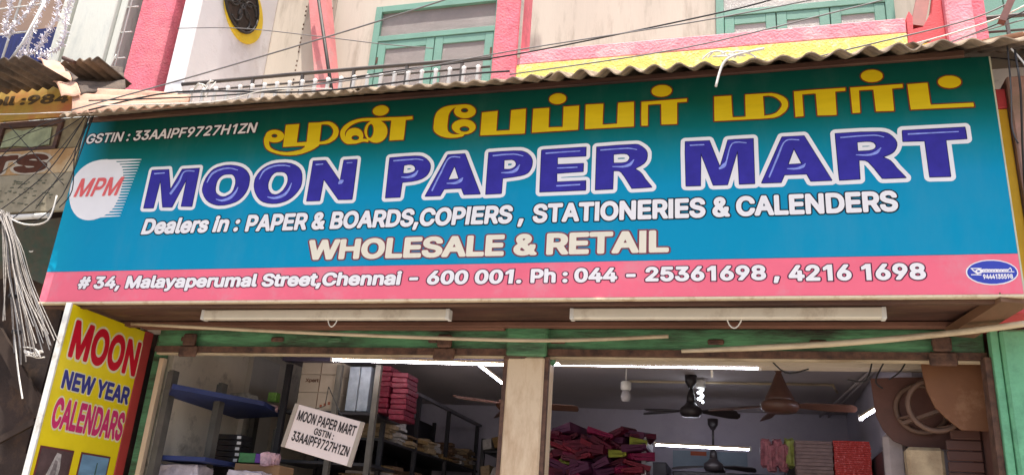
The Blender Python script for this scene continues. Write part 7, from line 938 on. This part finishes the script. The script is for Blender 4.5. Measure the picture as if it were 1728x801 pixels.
# silver tinsel garlands
tin = mat('silver_tinsel', (.78, .74, .78), .3, .2, 50, metal=.3)
for q, pts in enumerate(([(80, -5), (60, 40), (42, 75), (30, 100)], [(100, -5), (95, 30), (75, 60), (62, 85), (40, 92)], [(122, -5), (112, 25), (110, 55), (100, 80), (70, 95)], [(20, -5), (15, 25), (8, 50)], [(60, -5), (48, 18), (22, 45), (10, 62)])):
    g = MB(); P_ = cr([at(x, y, .60) for x, y in pts], 14)
    g.tube(P_, .006, 4, False)
    for p in P_:
        for _ in range(5):
            d = Vector((random.uniform(-1, 1), random.uniform(-1, 1), random.uniform(-1, 1))).normalized() * random.uniform(.02, .055); s = d.orthogonal().normalized() * .004
            g.quad(p - s, p + s, p + d + s, p + d - s)
    one('tinsel_garland', g, tin, ['silver tinsel garland hanging in the middle of the balcony grille', 'silver tinsel garland just right of the middle of the grille', 'silver tinsel garland nearest the pale pillar', 'short silver tinsel garland at the left edge of the photo', 'silver tinsel garland looping across the left edge of the grille'][q], 'garland')
g = MB(); g.tube([at(10, 112, .5), at(40, 70, .5), at(76, 2, .5)], .012, 6, False); one('slanting_rod', g, whitemetal, 'white rod slanting across the balcony grille', 'rod')

# loose corrugated sheets over the neighbour's boards
nr = thing('neighbour_awning', (-5.2, -.1, 4.7), 'broken old corrugated sheets over the painted boards at the left', 'awning')
g = MB(); g.corr(-6.6, -4.90, (-.50, at(60, 96, -.5).z), (-.02, at(60, 152, -.02).z), .10, .016, 11, .03); g.build('corrugated_sheet', darksheet, nr)
rolls((at(104, 160, -.28), at(64, 98, .25)), (at(136, 158, -.26), at(100, 108, .25)), redsheet, nr, waves=3)
rolls((at(137, 157, -.24), at(102, 110, .28)), (at(212, 150, .0), at(206, 116, .3)), darksheet, nr, waves=3)  # right part of the same red sheet; dark colour paints in the flap's shade
g = MB(); g.corr(-4.90, -4.56, (-.22, at(160, 99, -.22).z), (.16, at(170, 149, .16).z), .075, .013, 13, .015); g.build('corrugated_sheet', darksheet, nr)
g = MB(); g.tube([at(107, 98, -.24), at(126, 106, -.24)], .016, 8, False); g.build('cloth_roll', darkwood, nr)
# old painted boards
ob = thing('old_phone_board', (-5.6, 0, 4.4), 'faded orange and yellow board with a telephone number at the left edge', 'sign')
g = MB(); g.box(-7.2, -4.90, .0, .03, 4.45, 4.78, .003); g.build('panel', mat('faded_ochre', (.46, .30, .06), .8, .35, 4, dirt=(.45, .15, .06), dirt_amt=.55, dscale=2.5), ob)
lettering('old_phone_number', 'ell :984', -5.72, -4.96, 4.585, .085, lambda u, v, d: Vector((u, -.001 - d, v)), mat('dull_green_print', (.10, .07, .04), .7), None, ob, shear=.1, slope=-.03)
fb = thing('framed_poster_board', (-5.4, .02, 4.3), 'wooden frame with a torn greenish sheet behind it at the left', 'frame')
g = MB(); g.box(-7.2, -4.78, .03, .05, 4.19, 4.445); g.build('back_sheet', mat('torn_buff_sheet', (.34, .27, .15), .9, .35, 5, dirt=(.16, .12, .07), dirt_amt=.5), fb)
g = MB(); g.prism([(-5.50, .012, 4.215), (-5.49, .012, 4.33), (-5.42, .012, 4.37), (-5.33, .012, 4.35), (-5.20, .012, 4.375), (-5.06, .012, 4.365), (-5.04, .012, 4.22), (-5.2, .012, 4.205), (-5.36, .012, 4.225)], (0, .01, 0)); g.build('torn_sheet', mat('torn_greenish_sheet', (.30, .32, .19), .8, .45, 9), fb, True)
g = MB(); g.box(-5.52, -5.0, .005, .028, 4.385, 4.43).box(-5.56, -5.52, .005, .028, 4.2, 4.43).box(-5.0, -4.965, .005, .028, 4.2, 4.43).box(-5.56, -4.965, .003, .028, 4.175, 4.198); g.build('frame', darkwood, fb)
rb = thing('old_lettered_board', (-5.3, 0, 3.9), 'peeling cream and orange board ending in the big brown letters rs', 'sign')
g = MB(); g.box(-7.2, -4.74, .0, .03, 3.97, 4.17, .003); g.build('orange_panel', mat('faded_orange', (.42, .24, .10), .85, .35, 3, dirt=(.5, .42, .28), dirt_amt=.5), rb)
g = MB(); g.box(-7.2, -4.72, .0, .03, 3.66, 3.968, .003); g.build('pale_panel', mat('peeling_buff', (.34, .29, .20), .85, .4, 4, dirt=(.18, .15, .10), dirt_amt=.55, dscale=5), rb)
lettering('old_letters', 'ers', -5.86, -4.98, 3.98, .20, lambda u, v, d: Vector((u, -.0015 - d, v)), mat('faded_brown_print', (.09, .032, .018), .7, .3, 9), mat('old_white_outline', (.42, .36, .28), .8), rb)
g = MB()
for k in range(70):
    x = -5.55 + random.random() * .72; z = 3.70 + random.random() * .22; g.box(x, x + random.uniform(.01, .04), -.004, -.001, z, z + .006)
tag(g.build('worn_small_print', mat('dim_small_print', (.10, .11, .08), .8), rb), kind='stuff')
ga = thing('green_canopy', (-5.3, .3, 3.6), 'dark green sheet canopy under the old boards at the left', 'canopy')
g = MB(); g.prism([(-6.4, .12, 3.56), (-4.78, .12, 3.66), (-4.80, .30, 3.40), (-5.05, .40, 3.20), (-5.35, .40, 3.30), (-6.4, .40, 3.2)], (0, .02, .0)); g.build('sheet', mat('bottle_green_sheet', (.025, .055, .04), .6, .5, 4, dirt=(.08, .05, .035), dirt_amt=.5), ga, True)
g = MB(); g.tube([(-6.4, .0, 3.60), (-4.82, -.02, 3.615)], .022, 8, False); g.build('front_pole', whitemetal, ga)
for px, py in ((37, 413), (56, 419)):
    p = at(px, py, .28); g = MB(); g.tube([p + Vector((.03 * math.cos(a), -.01, .03 * math.sin(a))) for a in [k * .63 for k in range(11)]], .006, 6, False); g.build('ring_hook', whitemetal, ga)
# dim clutter under the canopy
for k, (a, b, w_, lab) in enumerate((((20, 640), (110, 700), .07, 'upper grey brown plank leaning in the dark doorway at the left'), ((-5, 560), (105, 760), .10, 'long brown plank leaning in the dark doorway at the left'), ((-5, 745), (60, 710), .05, 'short ochre plank low in the dark doorway at the left'))):
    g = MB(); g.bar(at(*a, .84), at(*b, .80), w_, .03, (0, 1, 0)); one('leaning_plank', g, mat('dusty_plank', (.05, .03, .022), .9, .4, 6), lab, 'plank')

# hanging bundle of bright cut wires
bd = thing('wire_bundle', at(20, 380, -.45), 'bundle of pale cut cables tied together and fanning down at the left', 'cable bundle')
aged_cab = mat('soiled_white_cable', (.27, .24, .21), .5, .75, 45, col2=(.12, .10, .09))
rg = random.Random(5)
top = at(6, 365, -.45)
for k in range(38):
    ex = rg.uniform(8, 62) if k < 18 else rg.uniform(62, 84); ey = rg.uniform(520, 612) if ex < 60 else rg.uniform(545, 600)
    midx = 10 + (ex - 10) * .38 + rg.uniform(-4, 4); my = 440 + rg.uniform(-14, 14)
    g = MB(); dy = rg.uniform(-.05, .05)
    g.tube([top + Vector((rg.uniform(-.02, .02), dy, rg.uniform(0, .04))), at(midx * .62 + 3, (my + 375) / 2, -.45) + Vector((0, dy, 0)), at(midx + 3, my + 25, -.45) + Vector((0, dy * 1.5, 0)), at(ex, ey, -.45) + Vector((0, dy * 2, 0))], rg.choice((.0025, .003, .0042)), 5)
    g.build('strand', aged_cab if rg.random() < .7 else grey_cab, bd)
for (x, y) in ((12, 440), (16, 500), (22, 560)):
    p = at(x + 6, y, -.45); g = MB(); g.lathe(p, [(.026, -.012), (.03, 0), (.026, .012)], 10); g.build('tie', black_rub, bd)
for k in range(9):
    a = at(48 + rg.uniform(-10, 8), 592 + rg.uniform(-8, 8), -.45); b_ = at(72 + rg.uniform(-14, 4), 598 + rg.uniform(-6, 8), -.45)
    g = MB(); g.tube([a, (a + b_) / 2 + Vector((0, .02, rg.uniform(-.02, .03))), b_], .004, 5); g.build('curled_end', white_cab, bd)
g = MB(); g.tube([at(24, 560, -.45), at(30, 620, -.45), at(38, 672, -.45)], .005, 5); g.build('strand', white_cab, bd)

# ------------------------------------------------------------------ overhead and hanging cables
def wire(pts, Y, r, m, lab, nm='cable'):
    g = MB(); ys = Y if isinstance(Y, (list, tuple)) else [Y] * len(pts)
    g.tube([at(x, y, yy) for (x, y), yy in zip(pts, ys)], r, 6); return one(nm, g, m, lab, 'cable')
wire([(120, 186), (330, 128), (600, 48), (775, -8)], [-.4, -.4, -.35, -.3], .0056, grey_cab, 'thick grey cable rising from the left end of the awning past the mint window')
wire([(300, 48), (405, 48), (540, 62), (640, 74), (731, 82)], .8, .0042, grey_cab, 'cable sagging from the round grille to the mint shutters')
wire([(150, 170), (420, 158), (650, 122), (870, 92), (1200, 25), (1330, -8)], -.4, .0049, black_rub, 'black cable running low over the awning and up past the cream wall')
wire([(300, 158), (560, 140), (864, 86), (1180, 36), (1400, -6)], -.42, .0042, grey_cab, 'thin grey cable just above the black one over the middle wall')
wire([(860, 126), (1150, 82), (1420, 18), (1520, -8)], -.42, .0042, grey_cab, 'thin cable crossing the yellow parapet band toward the upper right')
wire([(1180, 118), (1300, 112), (1480, 72), (1640, 32), (1720, -4)], .35, .0049, grey_cab, 'topmost cable sweeping over the red pier')
wire([(1210, 116), (1330, 118), (1500, 85), (1660, 40), (1740, 4)], .35, .0049, white_cab, 'whitish cable sweeping over the red pier')
wire([(1250, 128), (1400, 118), (1540, 92), (1660, 50), (1740, 14)], .35, .0042, black_rub, 'black cable sweeping under the whitish one at the right')
wire([(1380, 128), (1520, 104), (1630, 62), (1740, 30)], .35, .0042, grey_cab, 'lowest thin cable of the sweep at the right')
wire([(1560, 112), (1640, 98), (1700, 100), (1735, 108)], .35, .0049, black_rub, 'black cable lying along the right end of the awning')
wire([(150, 186), (300, 155), (520, 155), (760, 128), (860, 120)], -.42, .0063, black_rub, 'thick black cable resting along the left half of the awning edge')
wire([(165, 178), (360, 172), (450, 152), (560, 150)], -.44, .0042, white_cab, 'pale cable resting on the awning below the railing')
g = MB(); g.tube([at(1290, 82, -.42), at(1262, 88, -.42), at(1232, 97, -.42), at(1218, 112, -.42), at(1208, 146, -.42)], .007, 6); one('cut_cable', g, white_cab, 'white cut cable end dangling in front of the green top of the board', 'cable')
g = MB()
for k in range(7): g.tube([at(1185 + 9 * k, 96 + rg.uniform(-5, 5), -.40), at(1200 + 9 * k, 90 + rg.uniform(-6, 6), -.42), at(1222 + 9 * k, 94 + rg.uniform(-8, 8), -.40)], .005, 5)
one('tied_cable_knot', g, white_cab, 'tangle of pale tied wires on the awning edge above the middle of the board', 'cable')
g = MB()
for k in range(6): g.tube([at(322 + 5 * k, 158 + rg.uniform(-8, 8), -.40), at(334 + 4 * k, 148 + rg.uniform(-8, 8), -.42), at(344 + 4 * k, 140 + rg.uniform(-6, 14), -.40)], .0045, 5)
one('tied_cable_knot', g, white_cab, 'tangle of pale ties on the awning edge below the left railing', 'cable')
# drooping cables at the right end
wire([(1700, 78), (1706, 150), (1708, 215), (1718, 242)], -.30, .0042, black_rub, 'thin black cable dropping beside the right end of the board')
wire([(1712, 84), (1722, 150), (1726, 260), (1736, 420)], [-.3, -.3, 0, .2], .0056, black_rub, 'thick black cable dropping in front of the pink plaster at the right edge')
wire([(1706, 82), (1730, 110), (1742, 140)], -.3, .0049, white_cab, 'short pale cable bending down at the right edge')
p1, p2 = at(1710, -8, .3), at(1690, 38, .3)
g = MB(); g.bar(p1, p2, .05, .04); one('rusty_bracket', g, mat('rust_red_iron', (.17, .07, .06), .7, .4, 9), 'rusty iron bracket poking down at the upper right corner', 'bracket')
g = MB(); g.corr(1.55, 2.4, (-.1, 4.42), (.9, 5.0), .3, .04, 21); one('right_awning_sheet', g, redsheet, 'reddish sheet rising behind the right end of the awning', 'awning')
# cables fanning down-left from the left end of the board
fan_ends = [((150, 190), (60, 250), (-10, 300), 'upper'), ((148, 190), (80, 290), (-10, 362), 'middle'), ((152, 192), (110, 290), (-8, 392), 'lower'), ((146, 188), (40, 192), (-10, 193), 'level'), ((158, 195), (105, 330), (40, 388), 'steep'), ((142, 190), (60, 215), (-10, 276), 'slack')]
desc = {'upper': 'highest of the dark cables fanning down left from the board corner', 'middle': 'dark cable fanning down left across the brown letters rs', 'lower': 'lowest of the dark cables fanning down left to the wire bundle', 'level': 'pale cable running level across the old phone board', 'steep': 'steepest dark cable beside the left edge of the board', 'slack': 'slack dark cable crossing the framed torn sheet'}
for a, b, c, nm in fan_ends: wire([a, b, c], -.25, .00355, white_cab if nm == 'level' else black_rub, desc[nm])
wire([(160, 192), (128, 250), (122, 320), (100, 350)], -.22, .0035, black_rub, 'thin dark cable hanging close to the left edge of the blue board')
wire([(16, 212), (60, 262), (108, 312)], -.15, .0035, black_rub, 'dark cable crossing the framed torn sheet downward to the right')
wire([(-5, 356), (40, 378), (80, 372), (96, 330)], -.3, .0056, white_cab, 'pale cable looping below the old lettered board')
wire([(196, 92), (178, 130), (170, 148)], .2, .0042, white_cab, 'short pale cable beside the dark hanging flap')

for k, (a, b, c) in enumerate((((150, 190), (92, 262), (30, 318)), ((153, 190), (118, 268), (60, 352)), ((147, 188), (96, 208), (-8, 244)), ((156, 193), (134, 262), (112, 318)))):
    wire([a, b, c], -.27 + .02 * k, .0028, black_rub, ('hair thin cable between the two dark cables fanning over the letters', 'hair thin cable ending low beside the white disc of the board', 'hair thin cable crossing just under the old phone board', 'hair thin cable hugging the left edge of the blue board')[k])
